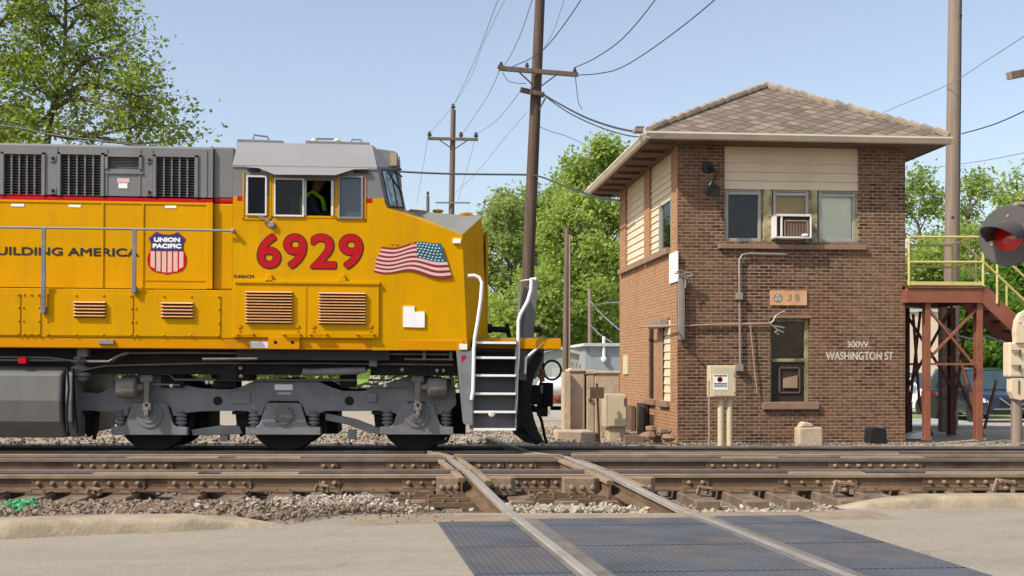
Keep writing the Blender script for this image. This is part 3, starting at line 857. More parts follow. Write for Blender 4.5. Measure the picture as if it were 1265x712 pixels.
# broken clips and loose hardware
def clip(label, px, py, Y, s=1.0):
    x, z = tp(px, py, Y)
    mb = MB()
    mb.box(x-.10*s, x+.10*s, Y-.06, Y+.06, z-.03*s, z+.03*s)
    mb.bar((x-.12*s, Y-.07, z-.05*s), (x-.06*s, Y-.05, z+.10*s), .03*s, .05)
    mb.bar((x-.06*s, Y-.05, z+.09*s), (x+.13*s, Y-.05, z+.06*s), .12, .035*s)
    mb.box(x+.08*s, x+.13*s, Y-.09, Y+.03, z-.06*s, z+.07*s)
    mb.lathe((x+.02*s, Y-.065, z), (0,-1,0), [(0,.035*s),(.02,.035*s),(.025,.02*s),(.05,.02*s)], 8)
    solo('rail_clip', label, 'rail clip', mb, M['bolt'], MT, group='loose rail hardware', bevel=.005)
clip('broken rail clip standing on the narrow timber end by the right kerb', 1038, 604, 11.85, .9)
clip('boxy rail brace bolted beside the near rail above the right kerb', 1236, 602, 12.2, .95)
clip('low twisted clip on the split timber end right of the crossing rail', 868, 607, 11.9, .6)
clip('spiked plate on the tie under the left near rail', 118, 608, 12.1, .5)
clip('loose clip on the tie beside the pale stones left of the diamond', 398, 604, 12.15, .55)

# ---- crossing panels
def panel(label, o0, o1, y0, y1, part_seams, mat='panel'):
    mb = MB()
    n = max(2, int((o1-o0)/.042))
    prof = []
    for i in range(n):
        a = o0 + (o1-o0)*i/n; b = o0 + (o1-o0)*(i+1)/n
        prof += [(a+.001, 0.0), (a+.009, .0035), (b-.009, .0035), (b-.001, 0.0)]
    z = ZS + .006
    ys = [y0]
    while ys[-1] + 1.0 < y1: ys += [ys[-1]+.985, ys[-1]+1.0]
    ys.append(y1)
    m = len(prof)
    for k in range(0, len(ys)-1):
        if k % 2 == 1: continue
        ya, yb = ys[k], ys[k+1]
        vs = [(XC(y)+a, y, z+b) for y in (ya, yb) for a, b in prof]
        mb.add(vs, [(i, m+i, m+i+1, i+1) for i in range(m-1)])
        mb.add([(XC(ya)+o0, ya, z), (XC(ya)+o1, ya, z), (XC(ya)+o1, ya, z-.1), (XC(ya)+o0, ya, z-.1)], [(0,1,2,3)])
        mb.add([(XC(yb)+o0, yb, z), (XC(yb)+o1, yb, z), (XC(yb)+o1, yb, z-.1), (XC(yb)+o0, yb, z-.1)], [(0,1,2,3)])
        for o_ in (o0, o1):
            mb.add([(XC(ya)+o_, ya, z), (XC(yb)+o_, yb, z), (XC(yb)+o_, yb, z-.1), (XC(ya)+o_, ya, z-.1)], [(0,1,2,3)])
    solo('crossing_mat', label, 'crossing mat', mb, M[mat], IDM, (XC(y0)+(o0+o1)/2, y0, ZS), group='grooved mats of the level crossing', recalc=True)
panel('grooved blue grey rubber mat left of the left rail', -1.41, -.83, 1.6, 8.86, 0)
panel('wide grooved rubber mat between the two street rails', -.60, .64, 1.6, 8.98, 0)
panel('grooved blue grey rubber mat right of the right rail', .85, 1.56, 1.6, 9.05, 0)
for o0, o1 in ((-.832, -.60), (.64, .852)):
    mb = MB(); ys = [1.6 + 7.6*k/20 for k in range(21)]
    mb.add([(XC(y)+o, y, ZS+.003) for y in ys for o in (o0, o1)], [(2*i, 2*i+1, 2*i+3, 2*i+2) for i in range(20)])
    struct('flangeway', mb, M['flange'])
# dirt packed at the ends of the panels
mb = MB()
vs = []
for i in range(34):
    off = -2.1 + 4.4 * i / 33
    for y in (8.8, 9.05, 9.3, 9.7, 10.2, 10.9):
        vs.append((XC(y)+off, y + .22*noise.noise((off*1.7, y, 5)), ZS + (.003 if y < 9.3 else .003 - .145*(y-9.3)) + (.006*max(0, noise.noise((off*2.2, y*2.2, 2))) if 8.9 < y else -.003)))
mb.add(vs, [(i*6+j, (i+1)*6+j, (i+1)*6+j+1, i*6+j+1) for i in range(33) for j in range(5)])
struct('packed_dirt', mb, plain('reddish_dirt', (0.225, 0.175, 0.125), .95, var=.2, scale=4, bump=.5), smooth=True)

# ---- loose stones
def stones(name, label, cat, n, where, smin, smax, mat, seed):
    rg = np.random.default_rng(seed)
    base = np.array([(0,0,1),(0,0,-1),(1,0,0),(-1,0,0),(0,1,0),(0,-1,0),(.62,.62,.5),(-.62,.6,.45),(.6,-.62,.45),(-.62,-.6,.5)], float)
    F_ = [(0,2,6),(0,6,4),(0,4,7),(0,7,3),(0,3,9),(0,9,5),(0,5,8),(0,8,2),(2,4,6),(4,3,7),(3,5,9),(5,2,8),(1,4,2),(1,3,4),(1,5,3),(1,2,5)]
    mb = MB()
    k = 0
    while k < n:
        p = where(rg)
        if p is None: continue
        x, y, z = p
        s = smin + (smax - smin) * rg.random() ** 1.6
        q = base * (s * (0.65 + 0.6 * rg.random((10, 1)))) * np.array([1, .8, .62])
        a, b = rg.random(2) * 6.28
        ca, sa, cb, sb = math.cos(a), math.sin(a), math.cos(b * .35), math.sin(b * .35)
        q = q @ np.array([[ca,-sa,0],[sa,ca,0],[0,0,1]]) @ np.array([[1,0,0],[0,cb,-sb],[0,sb,cb]])
        mb.add([(x+v[0], y+v[1], z+v[2]) for v in q], F_)
        k += 1
    return solo(name, label, cat, mb, mat, MT, (0, 0, 0), kind='stuff', recalc=False)
def stone_mat(name, a, b, c):
    g = NG(name)
    gi = g.n.new('ShaderNodeNewGeometry')
    col = g.ramp(gi.outputs['Random Per Island'], [(0.0, a), (0.5, b), (1.0, c)])
    col = g.mix(0.4, col, g.ramp(g.noise(25, 4), [(0.3, tuple(k*.6 for k in b)), (0.7, tuple(min(1,k*1.3) for k in b))]))
    g.color(col)
    return g.set(.93, 0, 0, .2)
M['stonebrown'] = stone_mat('brown_ballast_stone', (.11,.075,.052), (.20,.148,.108), (.31,.245,.19))
M['stonepale'] = stone_mat('pale_ballast_stone', (.20,.16,.12), (.33,.28,.22), (.50,.45,.38))
def near_left(rg):
    x = rg.uniform(-8.5, -.2); y = rg.uniform(8.1, 12.1)
    if y < 8.45 + max(0, (x+2.6))*.75: return None
    return x, y, bed_z(x, y) + .012 + rg.uniform(0, .035) + (.05*max(0, noise.noise((x*.9, y*.9, 1))) if y < 11.3 else -.01)
stones('ballast_stones', 'heap of brown crushed ballast between the left kerb and the nearest rail', 'ballast', 10500, near_left, .017, .046, M['stonebrown'], 3)
def pale_left(rg):
    x = -.8 + rg.normal(0, .36); y = rg.uniform(10.3, 12.0)
    if x > XC(y)-.82 or x < -2.6: return None
    return x, y, bed_z(x, y) + .03 + rg.uniform(0, .05)
stones('pale_stones', 'pale fresh ballast stones left of the crossing rails', 'ballast', 650, pale_left, .018, .045, M['stonepale'], 4)
def pale_mid(rg):
    y = rg.uniform(10.2, 12.0); x = XC(y) + rg.uniform(-.66, .66)
    return x, y, bed_z(x, y) + .02 + rg.uniform(0, .05)
stones('pale_stones', 'pale stones filling the space between the crossing rails in front of the diamond', 'ballast', 900, pale_mid, .02, .05, M['stonepale'], 5)
def pale_right(rg):
    y = rg.uniform(9.95, 12.0); x = rg.uniform(2.2, 4.6)
    if x < XC(y)+.85: return None
    return x, y, bed_z(x, y) + rg.uniform(-.02, .03)
stones('pale_stones', 'pale stones between the sawn timber ends on the right', 'ballast', 260, pale_right, .02, .055, M['stonepale'], 6)
def between(rg):
    x = rg.uniform(-8, 8); y = rg.uniform(12.8, 17.0)
    if 14.0 < y < 14.5: return None
    return x, y, bed_z(x, y) + rg.uniform(0, .03)
stones('ballast_stones', 'brown ballast lying between and beside the two tracks', 'ballast', 2500, between, .025, .06, M['stonebrown'], 8)
def behind(rg):
    x = rg.uniform(-9, 8); y = rg.uniform(17.5, 22) if rg.random() < .25 else rg.uniform(21.6, 27)
    if 4.2 < x and y > 20.8: return None
    return x, y, bed_z(x, y) + rg.uniform(0, .05) + (.05*math.exp(-((y-22.6)/.8)**2))
stones('pale_stones', 'pale ballast shoulder behind the far track, seen under the locomotive', 'ballast', 9000, behind, .02, .05, M['stonepale'], 9)
def verge(rg):
    x = rg.uniform(2, 12); y = rg.uniform(19.6, 21.6)
    return x, y, bed_z(x, y) + rg.uniform(0, .04) + (.07*math.exp(-((y-20.4)/.6)**2))
stones('pale_stones', 'fine pale gravel along the foot of the brick tower', 'gravel', 5000, verge, .007, .02, M['stonepale'], 10)
def sprayed(rg):
    p = atz(rg.normal(20, 13), rg.normal(624, 6), .0)
    return p.x, p.y, bed_z(p.x, p.y) + .05 + rg.uniform(0, .035)
stones('sprayed_stones', 'ballast stones sprayed with bright green marking paint at far left', 'ballast', 55, sprayed, .018, .04, M['sprayed'], 11)
def crumbs(rg):
    i = rg.integers(0, 3)
    if i == 0: p = atz(rg.uniform(330, 560), 636 + rg.normal(0, 5), ZS)
    elif i == 1: p = atz(rg.uniform(1000, 1060), 632 + rg.normal(0, 4), ZS)
    else:
        t = rg.random(); p = atz(1150 + 80*t + rg.normal(0, 7), 686 + 22*t + rg.normal(0, 3), ZS)
    return p.x, p.y, ZS + .006
stones('crumbs', 'small crumbs of asphalt and stone along the street edge', 'debris', 420, crumbs, .006, .022, M['stonebrown'], 12)
# ------------------------------------------------------------------ locomotive
YB, YH, YC = 16.45, 16.80, 18.0        # cab / lower box side, upper hood side, centre line
def mir(y): return 2 * YC - y
loco = thing('locomotive', 'yellow and grey diesel locomotive numbered 6929 with flag on its nose', 'locomotive', MT, (tp(440, 550, YB)[0], YC, 0))
XE = tp(-720, 430, YB)[0]              # the long hood runs on out of the picture
def X(px, Y=YB, py=430): return tp(px, py, Y)[0]
def Z(py, px=300, Y=YB): return tp(px, py, Y)[1]

# --- upper hood
zr, zs1, zs0, zl = Z(184.5, 258, YH), Z(244.3, 262, YH), Z(250.8, 258, YH), Z(357.5, 258, YH)
x1 = X(263, YH, 200)
vents = [(5,190.5,52,241.5), (75,191,125,242.5), (193,194,241,244)]
def vr(v): return tp(v[0], v[1], YH) + tp(v[2], v[3], YH)
small = (133.5, 194, 172, 209.5)
holes = []
for v in vents + [small, (-75,189,-28,240), (-145,189,-98,240)]:
    a, b, c, d = vr(v); holes.append((a, c, d, min(b, zr-.08)))
mb = MB()
us = [XE, x1] + [u for h in holes for u in h[:2]]; ws = [zs1, zr] + [u for h in holes for u in h[2:]]
solid = lambda u, w_: not any(h[0] < u < h[1] and h[2] < w_ < h[3] for h in holes)
mb.wall(us, ws, lambda u, w_: solid(u, w_), YH, YH+.05)
mb.box(XE, x1, mir(YH)-.05, mir(YH), zs1, zr)
mb.prism([(YH+.002, zr+.001), (YH+.03, zr+.035), (mir(YH)-.03, zr+.035), (mir(YH)-.002, zr+.001), (mir(YH)-.002, zr-.04), (YH+.052, zr-.04)], 0, XE, x1)
mb.box(XE-.02, XE, YH, mir(YH), zl, zr)
part(loco, 'hood', mb, M['grey'])
mb = MB(); mb.box(XE+.02, x1-.02, YH+.25, mir(YH)-.06, zl, zr-.05); part(loco, 'hood_core', mb, M['interior'])
mb = MB(); mb.box(XE, x1, YH, YH+.05, zs0, zs1); mb.box(XE, x1, mir(YH)-.05, mir(YH), zs0, zs1)
part(loco, 'red_stripe', mb, M['red'])
mb = MB(); mb.box(XE, x1, YH, YH+.05, zl, zs0); mb.box(XE, x1, mir(YH)-.05, mir(YH), zl, zs0)
part(loco, 'hood_side', mb, M['yellow'])
for i, (a, c, d, b) in enumerate(holes):
    mb = MB()
    is_small = i == 3
    mb.cur = 0
    n = 8 if is_small else 15
    for k in range(n):
        z = d + (b - d) * (k + .5) / n
        mb.bar((a, YH+.055, z), (c, YH+.055, z), .035, .012)
    if not is_small:
        for k in range(6):
            x = a + (c - a) * k / 5
            mb.box(x-.012, x+.012, YH-.004, YH+.03, d, b)
    f = part(loco, 'air_intake_grille', mb, M['pipe'])
    mb = MB()
    for (p, q, r, s) in ((a-.04, a, d-.0, b+.03), (c, c+.04, d, b+.03), (a-.04, c+.04, b+.002, b+.04)):
        mb.box(p, q, YH-.022, YH-.001, r, s)
    part(f, 'grille_frame', mb, M['grey'])
# hood dressings
def bx(par, name, p0, p1, q0, q1, Y, d, mat, proud=.012, bevel=0, label=None):
    xa, za = tp(p0, p1, Y); xb, zb = tp(q0, q1, Y)
    m = MB(); m.box(xa, xb, Y-proud, Y+d, zb, za)
    return part(par, name, m, mat, label, bevel=bevel)
bx(loco, 'access_door', 128.5, 208, 175.5, 357, YH, -.003, [M['yellow']], .016) if False else None
mb = MB()
for px in (127, 176.5, -5, -90):
    xa = X(px, YH, 300); mb.box(xa-.012, xa+.012, YH-.014, YH-.001, zl+.02, zs0-.01)
xa, xb = X(-300, YH), X(255, YH)
mb.box(xa, xb, YH-.012, YH-.001, Z(251.6,200,YH)-.012, Z(251.6,200,YH)+.004)
mb.box(X(176, YH), X(253, YH), YH-.010, YH-.001, Z(346, 200, YH)-.012, Z(346,200,YH))
part(loco, 'hood_seam', mb, M['yellow'])
mb = MB()
for px in (132, 173, 70, 188, 255):
    xa = X(px, YH, 215); mb.box(xa-.010, xa+.010, YH-.010, YH-.001, zs1+.005, zr-.02)
mb.box(X(129, YH), X(176, YH), YH-.02, YH-.001, Z(214, 150, YH)-.012, Z(214, 150, YH)+.012)
part(loco, 'hood_rib', mb, M['grey'])
for px, py in ((66,196),(66,236),(185,198),(185,238)):
    mb = MB(); a, z = tp(px, py, YH)
    mb.box(a-.045, a+.045, YH-.02, YH-.001, z-.045, z+.045); mb.lathe((a, YH-.021, z), (0,-1,0), [(0,.026),(.012,.022),(.014,.01)], 10, 1)
    part(loco, 'hood_latch', mb, [M['grey'], M['black']])
for (a, b, c, d), t in (((145,220.5,160,226),'red'), ((146.5,226.5,157.5,233),'white'), ((14,252,30,255.5),'white'), ((85,253,100,256.5),'white'), ((204,254,218,257.5),'white')):
    bx(loco, 'warning_sticker', a, b, c, d, YH, -.002, M['pink' if t == 'red' else 'white'], .006)
# narrower neck between hood and cab
zn = Z(182, 275, YH+.06)
x2 = X(288, YH, 300)
mb = MB()
mb.box(x1, x2, YH+.05, mir(YH+.05), zs1, zn, 0); mb.box(x1, x2, YH+.05, mir(YH+.05), zs0, zs1, 1); mb.box(x1, x2, YH+.05, mir(YH+.05), zl, zs0, 2)
part(loco, 'hood_neck', mb, [M['grey'], M['red'], M['yellow']], bevel=.02)
mb = MB(); mb.box(X(254, YH), X(262.5, YH), YH-.018, YH-.001, zl, zs0)
part(loco, 'hood_corner_strip', mb, M['yellow'], bevel=.01)

# --- lower box with hatches
zb1, zb0, zsill = Z(359, 258), Z(418, 258), Z(431.3, 258)
mb = MB(); mb.box(XE, X(287), YB, mir(YB), zb0, zb1); mb.box(XE, X(288), YH-.3, YH+.1, zb1, zb1+.008)
part(loco, 'side_box', mb, M['yellow'], bevel=.02)
mb = MB(); mb.box(XE, X(573), YB+.008, mir(YB)-.008, zsill, zb0-.001)
part(loco, 'side_sill', mb, M['amber'], bevel=.012)
for a, b in ((27, 50), (57, 164), (166, 272), (-60, 25)):
    mb = MB(); xa, xb = X(a), X(b); zt, z0 = Z(364.5, 160), Z(415, 160)
    mb.box(xa, xb, YB-.012, YB-.0005, z0, zt)
    m2 = MB()
    nb = max(2, int((xb-xa)/.36))
    for k in range(nb + 1):
        xx = xa + .03 + (xb-xa-.06) * k / nb
        for zz in (zt-.012, z0+.012):
            m2.ball((xx, YB-.014, zz), .018, n=6)
    for zz in (zt-(zt-z0)*.33, zt-(zt-z0)*.66):
        m2.ball((xa+.02, YB-.014, zz), .016, n=6); m2.ball((xb-.02, YB-.014, zz), .016, n=6)
    mb.add(m2.v, m2.f)
    part(loco, 'hatch', mb, M['yellow'])
def louver(p0, p1, q0, q1, Y, n, name='louvre_vent'):
    xa, zt = tp(p0, p1, Y); xb, zb = tp(q0, q1, Y)
    m = MB(); m.box(xa, xb, Y-.004, Y-.001, zb, zt)
    v = part(loco, name, m, M['slatgap'])
    m = MB(); hh = (zt-zb)/n
    for k in range(n):
        z = zt - hh * k
        m.prism([(Y-.005, z-.1*hh), (Y-.012, z-.08*hh), (Y-.05, z-.52*hh), (Y-.046, z-.60*hh), (Y-.005, z-.42*hh)], 0, xa, xb)
    part(v, 'louvre_slats', m, M['slat'])
louver(91.5, 372, 130.5, 393, YB-.012, 5); louver(199.5, 373, 238.5, 394, YB-.012, 5)
bx(loco, 'step_light', 122, 420, 141, 425.5, YB, .01, M['lightgrey'], .03, .006)
# railing along the walkway
for px, p0, p1 in ((54, 281, 387), (166, 283, 362), (-60, 280, 387)):
    xa, za = tp(px, p0, YB-.06); zb = tp(px, p1, YB-.06)[1]
    mb = MB(); mb.box(xa-.03, xa+.03, YB-.075, YB-.045, zb, za); mb.box(xa-.04, xa+.04, YB-.06, YB-.013, zb, zb+.09)
    part(loco, 'stanchion', mb, M['truck'], bevel=.006)
mb = MB(); p = [tp(px, py, YB-.06) for px, py in ((-300, 277), (-100, 279), (0, 281), (160, 283.2), (288, 285.3))]
mb.tube([(a, YB-.06, b) for a, b in p], .017, 8); mb.ball((p[-1][0], YB-.06, p[-1][1]), .035)
mb.cyl((p[-1][0], YB-.06, p[-1][1]), (p[-1][0], YB+.01, p[-1][1]), .02)
part(loco, 'handrail', mb, M['lightgrey'], smooth=True)

# --- lettering and crest
mb = MB(); s = YH - .0115
xa, za = tp(-16, 304.5, s); xb, zb = tp(171.5, 317.5, s)
text(mb, 'BUILDING AMERICA', xa, xb, zb, za, YH-.002, .006)
part(loco, 'slogan_lettering', mb, M['blackpaint'], recalc=False)
def shield():
    cx, _ = tp(206.5, 312, YH); zt = Z(286.3, 206, YH); k = 1/85.5
    def S(u, v): return (cx + u * k, zt - v * k)
    out = [S(-13,0), S(-9,2.3), S(-4.5,3.4), S(0,3.6), S(4.5,3.4), S(9,2.3), S(13,0), S(22.7,9), S(20.2,14), S(19.6,19), S(20.5,24), S(23.3,30), S(24.2,36), S(22.8,43), S(18.5,48.5), S(12,50.8), S(5,51.8), S(0,53.5),
           S(-5,51.8), S(-12,50.8), S(-18.5,48.5), S(-22.8,43), S(-24.2,36), S(-23.3,30), S(-20.5,24), S(-19.6,19), S(-20.2,14), S(-22.7,9)]
    mb = MB(); mb.prism(out, 1, YH-.006, YH-.001, 1)
    top = [S(-12.6,.8), S(-9,3), S(-4.5,4.2), S(0,4.4), S(4.5,4.2), S(9,3), S(12.6,.8), S(21.8,9), S(19.4,14), S(18.8,19), S(19.6,24), S(-19.6,24), S(-18.8,19), S(-19.4,14), S(-21.8,9)]
    mb.prism(top, 1, YH-.010, YH-.0061, 0)
    for i, u in enumerate((-17.4, -10.4, -3.5, 3.5, 10.4, 17.4)):
        e = {0: 46.5, 1: 49.8, 2: 51, 3: 51, 4: 49.8, 5: 46.5}[i]
        mb.prism([S(u-2.6,24.6), S(u+2.6,24.6), S(u+2.6, e if u < 0 else e - (3 if abs(u) > 15 else .6)), S(u-2.6, e if u > 0 else e - (3 if abs(u) > 15 else .6))], 1, YH-.010, YH-.0061, 2)
    c = part(loco, 'crest', mb, [M['blue'], M['red'], M['pink']], 'shield crest with blue top and red and white stripes')
    m = MB(); a, b = S(-16, 13.2), S(16, 7.2); text(m, 'UNION', a[0], b[0], a[1], b[1], YH-.0105, .007)
    a, b = S(-17.5, 21), S(17.5, 15); text(m, 'PACIFIC', a[0], b[0], a[1], b[1], YH-.0105, .007)
    part(c, 'crest_lettering', m, M['white'], recalc=False)
shield()

# --- cab
zc_top, zc_eave = Z(178, 380, 16.9), Z(206, 380)
zst1, zst0 = Z(242.5, 293), Z(248.5, 293)
xc0, xc1 = X(287.5, YB, 300), X(460, YB, 300)
def cx(px, py): return tp(px, py, YB)
win = [(306.5, 219, 328, 265), (340.5, 222, 374, 266.5), (374, 222, 409.5, 267), (420, 219.5, 446.5, 269)]
WR = []
for a, b, c, d in win:
    p, q = cx(a, b); r, s = cx(c, d); WR.append((p, r, s, q))
WR[2] = (WR[1][1], WR[2][1], WR[1][2], WR[1][3])
holes_c = WR
mb = MB()
us = [xc0, xc1] + [u for h in holes_c for u in h[:2]]; ws = [zb0, zst0, zst1, zc_eave] + [u for h in holes_c for u in h[2:]]
zl_red = (X(293, YB, 245), X(302, YB, 245))
us += [zl_red[0], zl_red[1], X(452, YB, 245)]
def cmat(u, w_):
    if w_ > zst1: return 1
    if w_ > zst0: return 2 if (zl_red[0] < u < zl_red[1] or u > X(452, YB, 245)) else 0
    return 0
mb.wall(us, ws, lambda u, w_: not any(h[0] < u < h[1] and h[2] < w_ < h[3] for h in holes_c), YB, YB+.06, cmat)
far = [(h[0], h[1], h[2], h[3]) for h in (WR[0], WR[3])]
mb.wall([xc0, xc1], [zb0, zst0, zc_eave], lambda u, w_: True, mir(YB)-.06, mir(YB), lambda u, w_: 1 if w_ > zst0 else 0)
# nose side, windscreen corner and nose facets
def q3(px, py, Y): a, b = tp(px, py, Y); return (a, Y, b)
def mq(p): return (p[0], mir(p[1]), p[2])
YI = 17.1
St, Ss1, Ss0, Sb = q3(466, 206.5, YB), q3(474.5, 244.5, YB), q3(475.5, 250.5, YB), q3(478, 257, YB)
It, Ib = q3(491, 206.5, YI), q3(501.5, 260, YI)
Nn, Ni = q3(571, 290.5, YB+.03), q3(595, 268, YI)
Bn, Bi = q3(577, 433, YB+.03), q3(602.5, 421, YI)
e0, e1, e2 = (xc1, YB, zc_eave), (xc1, YB, zst1), (xc1, YB, zst0)
eb = (xc1, YB, zsill)
for f in (lambda p: p, mq):
    mb.add([f(e0), f(e1), f(Ss1), f(St)], [(0,1,2,3)], 1)
    mb.add([f(e1), f(e2), f(Ss0), f(Ss1)], [(0,1,2,3)], 0)
    mb.add([f(e2), f(eb), f(Bn), f(Nn), f(Sb), f(Ss0)], [(0,1,2,3,4,5)], 0)
    mb.add([f(Sb), f(Nn), f(Ib)], [(0,1,2)], 0)
    mb.add([f(Ib), f(Nn), f(Ni)], [(0,1,2)], 3)
    mb.add([f(Nn), f(Bn), f(Bi), f(Ni)], [(0,1,2,3)], 0)
    # corner pillar round the windscreen corner glass
    L = lambda a, b, t: tuple(a[i] + (b[i]-a[i]) * t for i in range(3))
    g = [L(L(St, Sb, .06), L(It, Ib, .10), .18), L(L(St, Sb, .96), L(It, Ib, .94), .14), L(L(St, Sb, .96), L(It, Ib, .94), .88), L(L(St, Sb, .06), L(It, Ib, .10), .86)]
    o = [St, Sb, Ib, It]
    for k in range(4):
        mb.add([f(o[k]), f(o[(k+1) % 4]), f(g[(k+1) % 4]), f(g[k])], [(0,1,2,3)], 1)
mb.add([Ni, Bi, mq(Bi), mq(Ni)], [(0,1,2,3)], 0)
mb.add([Ib, Ni, mq(Ni), mq(Ib)], [(0,1,2,3)], 3)
mb.add([It, Ib, mq(Ib), mq(It)], [(0,1,2,3)], 1)
mb.add([(xc1, YB, zc_eave), St, It, mq(It), mq(St), (xc1, mir(YB), zc_eave)], [(0,1,2,3,4,5)], 1)
mb.add([(xc0, YB+.06, zb0), (xc0, mir(YB)-.06, zb0), (xc0, mir(YB)-.06, zc_eave), (xc0, YB+.06, zc_eave)], [(0,1,2,3)], 1)
cab = part(loco, 'cab', mb, [M['yellow'], M['grey'], M['red'], M['nosetop']], recalc=False)
mb = MB(); 
mb.add([g[0], g[1], g[2], g[3]], [(0,1,2,3)]); mb.add([mq(g[0]), mq(g[1]), mq(g[2]), mq(g[3])], [(0,1,2,3)])
ws_ = part(cab, 'windscreen', mb, M['windshield'])
mb = MB()
for k in range(4):
    for f in (lambda p: p, mq):
        mb.bar(f(g[k]), f(g[(k+1) % 4]), .022, .022)
mid0, mid1 = L(g[0], g[1], .2), L(g[2], g[3], .15)
mb.bar(Vector(L(g[0], g[3], .5)) + Vector((.03,-.03,0)), Vector(L(g[1], g[2], .45)) + Vector((.03,-.03,0)), .018, .018)
mb.bar(Vector(L(g[0], g[3], .2)) + Vector((.05,-.04,-.03)), Vector(L(g[1], g[2], .75)) + Vector((.03,-.03,.2)), .02, .02)
mb.bar(Vector(g[3]) + Vector((0,-.03,-.02)), Vector(g[3]) + Vector((.10,-.10,-.10)), .02, .02)
mb.bar(Vector(L(g[0], g[3], .6)) + Vector((.02,-.05,-.03)), Vector(g[3]) + Vector((.08,-.05,.02)), .03, .03)
part(ws_, 'windscreen_frame', mb, M['blackpaint'])
# roof
ye, yt = YB - .0, YB + .42
mb = MB()
xr0, xr1 = X(287.5, YB, 200), X(466, YB, 200)
xt0, xt1 = X(293.5, 16.87, 178), X(459.5, 16.87, 181)
for f in (lambda p: p,):
    E = [(xr0, ye-.012, zc_eave), (xr1, ye-.012, zc_eave), (xt1, yt, zc_top), (xt0, yt, zc_top)]
    Fm = [mq(p) for p in E]
    mb.add(E + Fm, [(0,1,2,3), (4,7,6,5), (3,2,6,7), (0,3,7,4), (0,4,5,1)])
    mb.add([(xr1, ye-.012, zc_eave), (xr1, mir(ye)+.012, zc_eave), (xt1, mir(yt), zc_top), (xt1, yt, zc_top)], [(0,1,2,3)])
    mb.add([(xt1, yt, zc_top), (xt1, mir(yt), zc_top), (It[0], mir(17.1), It[2]+.02), (It[0], 17.1, It[2]+.02)], [(0,1,2,3)])
    mb.add([(xr1, ye, zc_eave), (xt1, yt, zc_top), (It[0], 17.1, It[2]+.02)], [(0,1,2)])
mb.box(xr0, xr1, ye-.016, ye-.001, zc_eave-.03, zc_eave+.004)
part(cab, 'cab_roof', mb, M['lightgrey'])
# number board box above the corner
a0, b0 = q3(467, 184, 16.95), q3(492, 207, 16.95)
mb = MB(); mb.prism([(a0[0]-.02, a0[2]), (X(486,16.95,184), a0[2]-.03), (b0[0]-.01, a0[2]-.06), (b0[0]+.01, b0[2]+.03), (b0[0]-.06, b0[2]), (a0[0]+.04, b0[2]-.02)], 1, 16.92, mir(16.92), 0)
nbx = part(cab, 'number_board_housing', mb, M['grey'], bevel=.015)
mb = MB(); p, q = q3(482, 189, 16.915), q3(490, 205, 16.915); mb.box(p[0], q[0], 16.905, 16.918, q[2], p[2]); mb.box(b0[0]+.004, b0[0]+.02, 17.0, 17.5, b0[2]+.06, a0[2]-.1)
part(nbx, 'number_board', mb, M['numboard'])
# windows
for i, (a, c, d, b) in enumerate(WR):
    mb = MB(); fr = .02
    wt = 'window'
    if i != 2:
        f0, f1 = (.022, .022)
        for (p, q, r, s) in ((a-f0, a+.004, d-f1, b+f1), (c-.004, c+f0, d-f1, b+f1), (a, c, b-.004, b+f1), (a, c, d-f1, d+.004)):
            mb.box(p, q, YB-.028, YB-.002, r, s)
    else:
        mb.box(c-.006, c+.03, YB-.02, YB-.002, d, b); mb.box(a+.0, a+.05, YB+.01, YB+.03, d, b)
    wn = part(cab, 'cab_window', mb, M['lightgrey'] if i == 3 else M['dirtywhite'], bevel=.004)
    if i != 2:
        m = MB(); m.box(a, c, YB+.02, YB+.03, d, b)
        part(wn, 'pane', m, M['tintglass'] if i == 0 else M['blueglass'] if i == 3 else M['clearglass'])
mb = MB()
for (a, b, c, d, t) in ((300, 213.5, 335, 272, .010), (336, 219, 416, 270, .007), (416.5, 214.5, 452, 273, .010)):
    p, q = cx(a, b); r, s = cx(c, d)
    for (e, f, g_, h) in ((p, p+.02, s, q), (r-.02, r, s, q), (p, r, s, s+.02)):
        mb.box(e, f, YB-t, YB-.001, g_, h)
part(cab, 'window_surround', mb, M['yellow'])
# interior
mb = MB(); mb.box(xc0+.05, xc1+.25, YB+.08, mir(YB)-.08, zb0-.3, Z(290)); mb.box(xc0+.05, xc1-.05, mir(YB)-.2, mir(YB)-.08, zb0, zc_eave-.02)
mb.box(xc0+.02, xc0+.06, YB+.07, mir(YB)-.07, zb0, zc_eave-.01); mb.box(xc1-.16, xc1-.12, YB+.07, mir(YB)-.07, zb0, zc_eave-.01)
mb.box(xc0+.06, xc1-.17, YB+.07, mir(YB)-.21, zc_eave-.03, zc_eave-.01)
mb.box(X(325, 17.2), X(334, 17.2), 17.0, 17.5, Z(290), Z(240, 330, 17.2)); mb.box(X(398, 17.2), X(412, 17.2), 17.1, 17.8, Z(290), Z(262, 400, 17.2))
mb.box(X(317), X(327), YB+.15, YB+.18, Z(262, 320), Z(245, 320), 1)
part(cab, 'cab_interior', mb, [M['interior'], M['grey']])
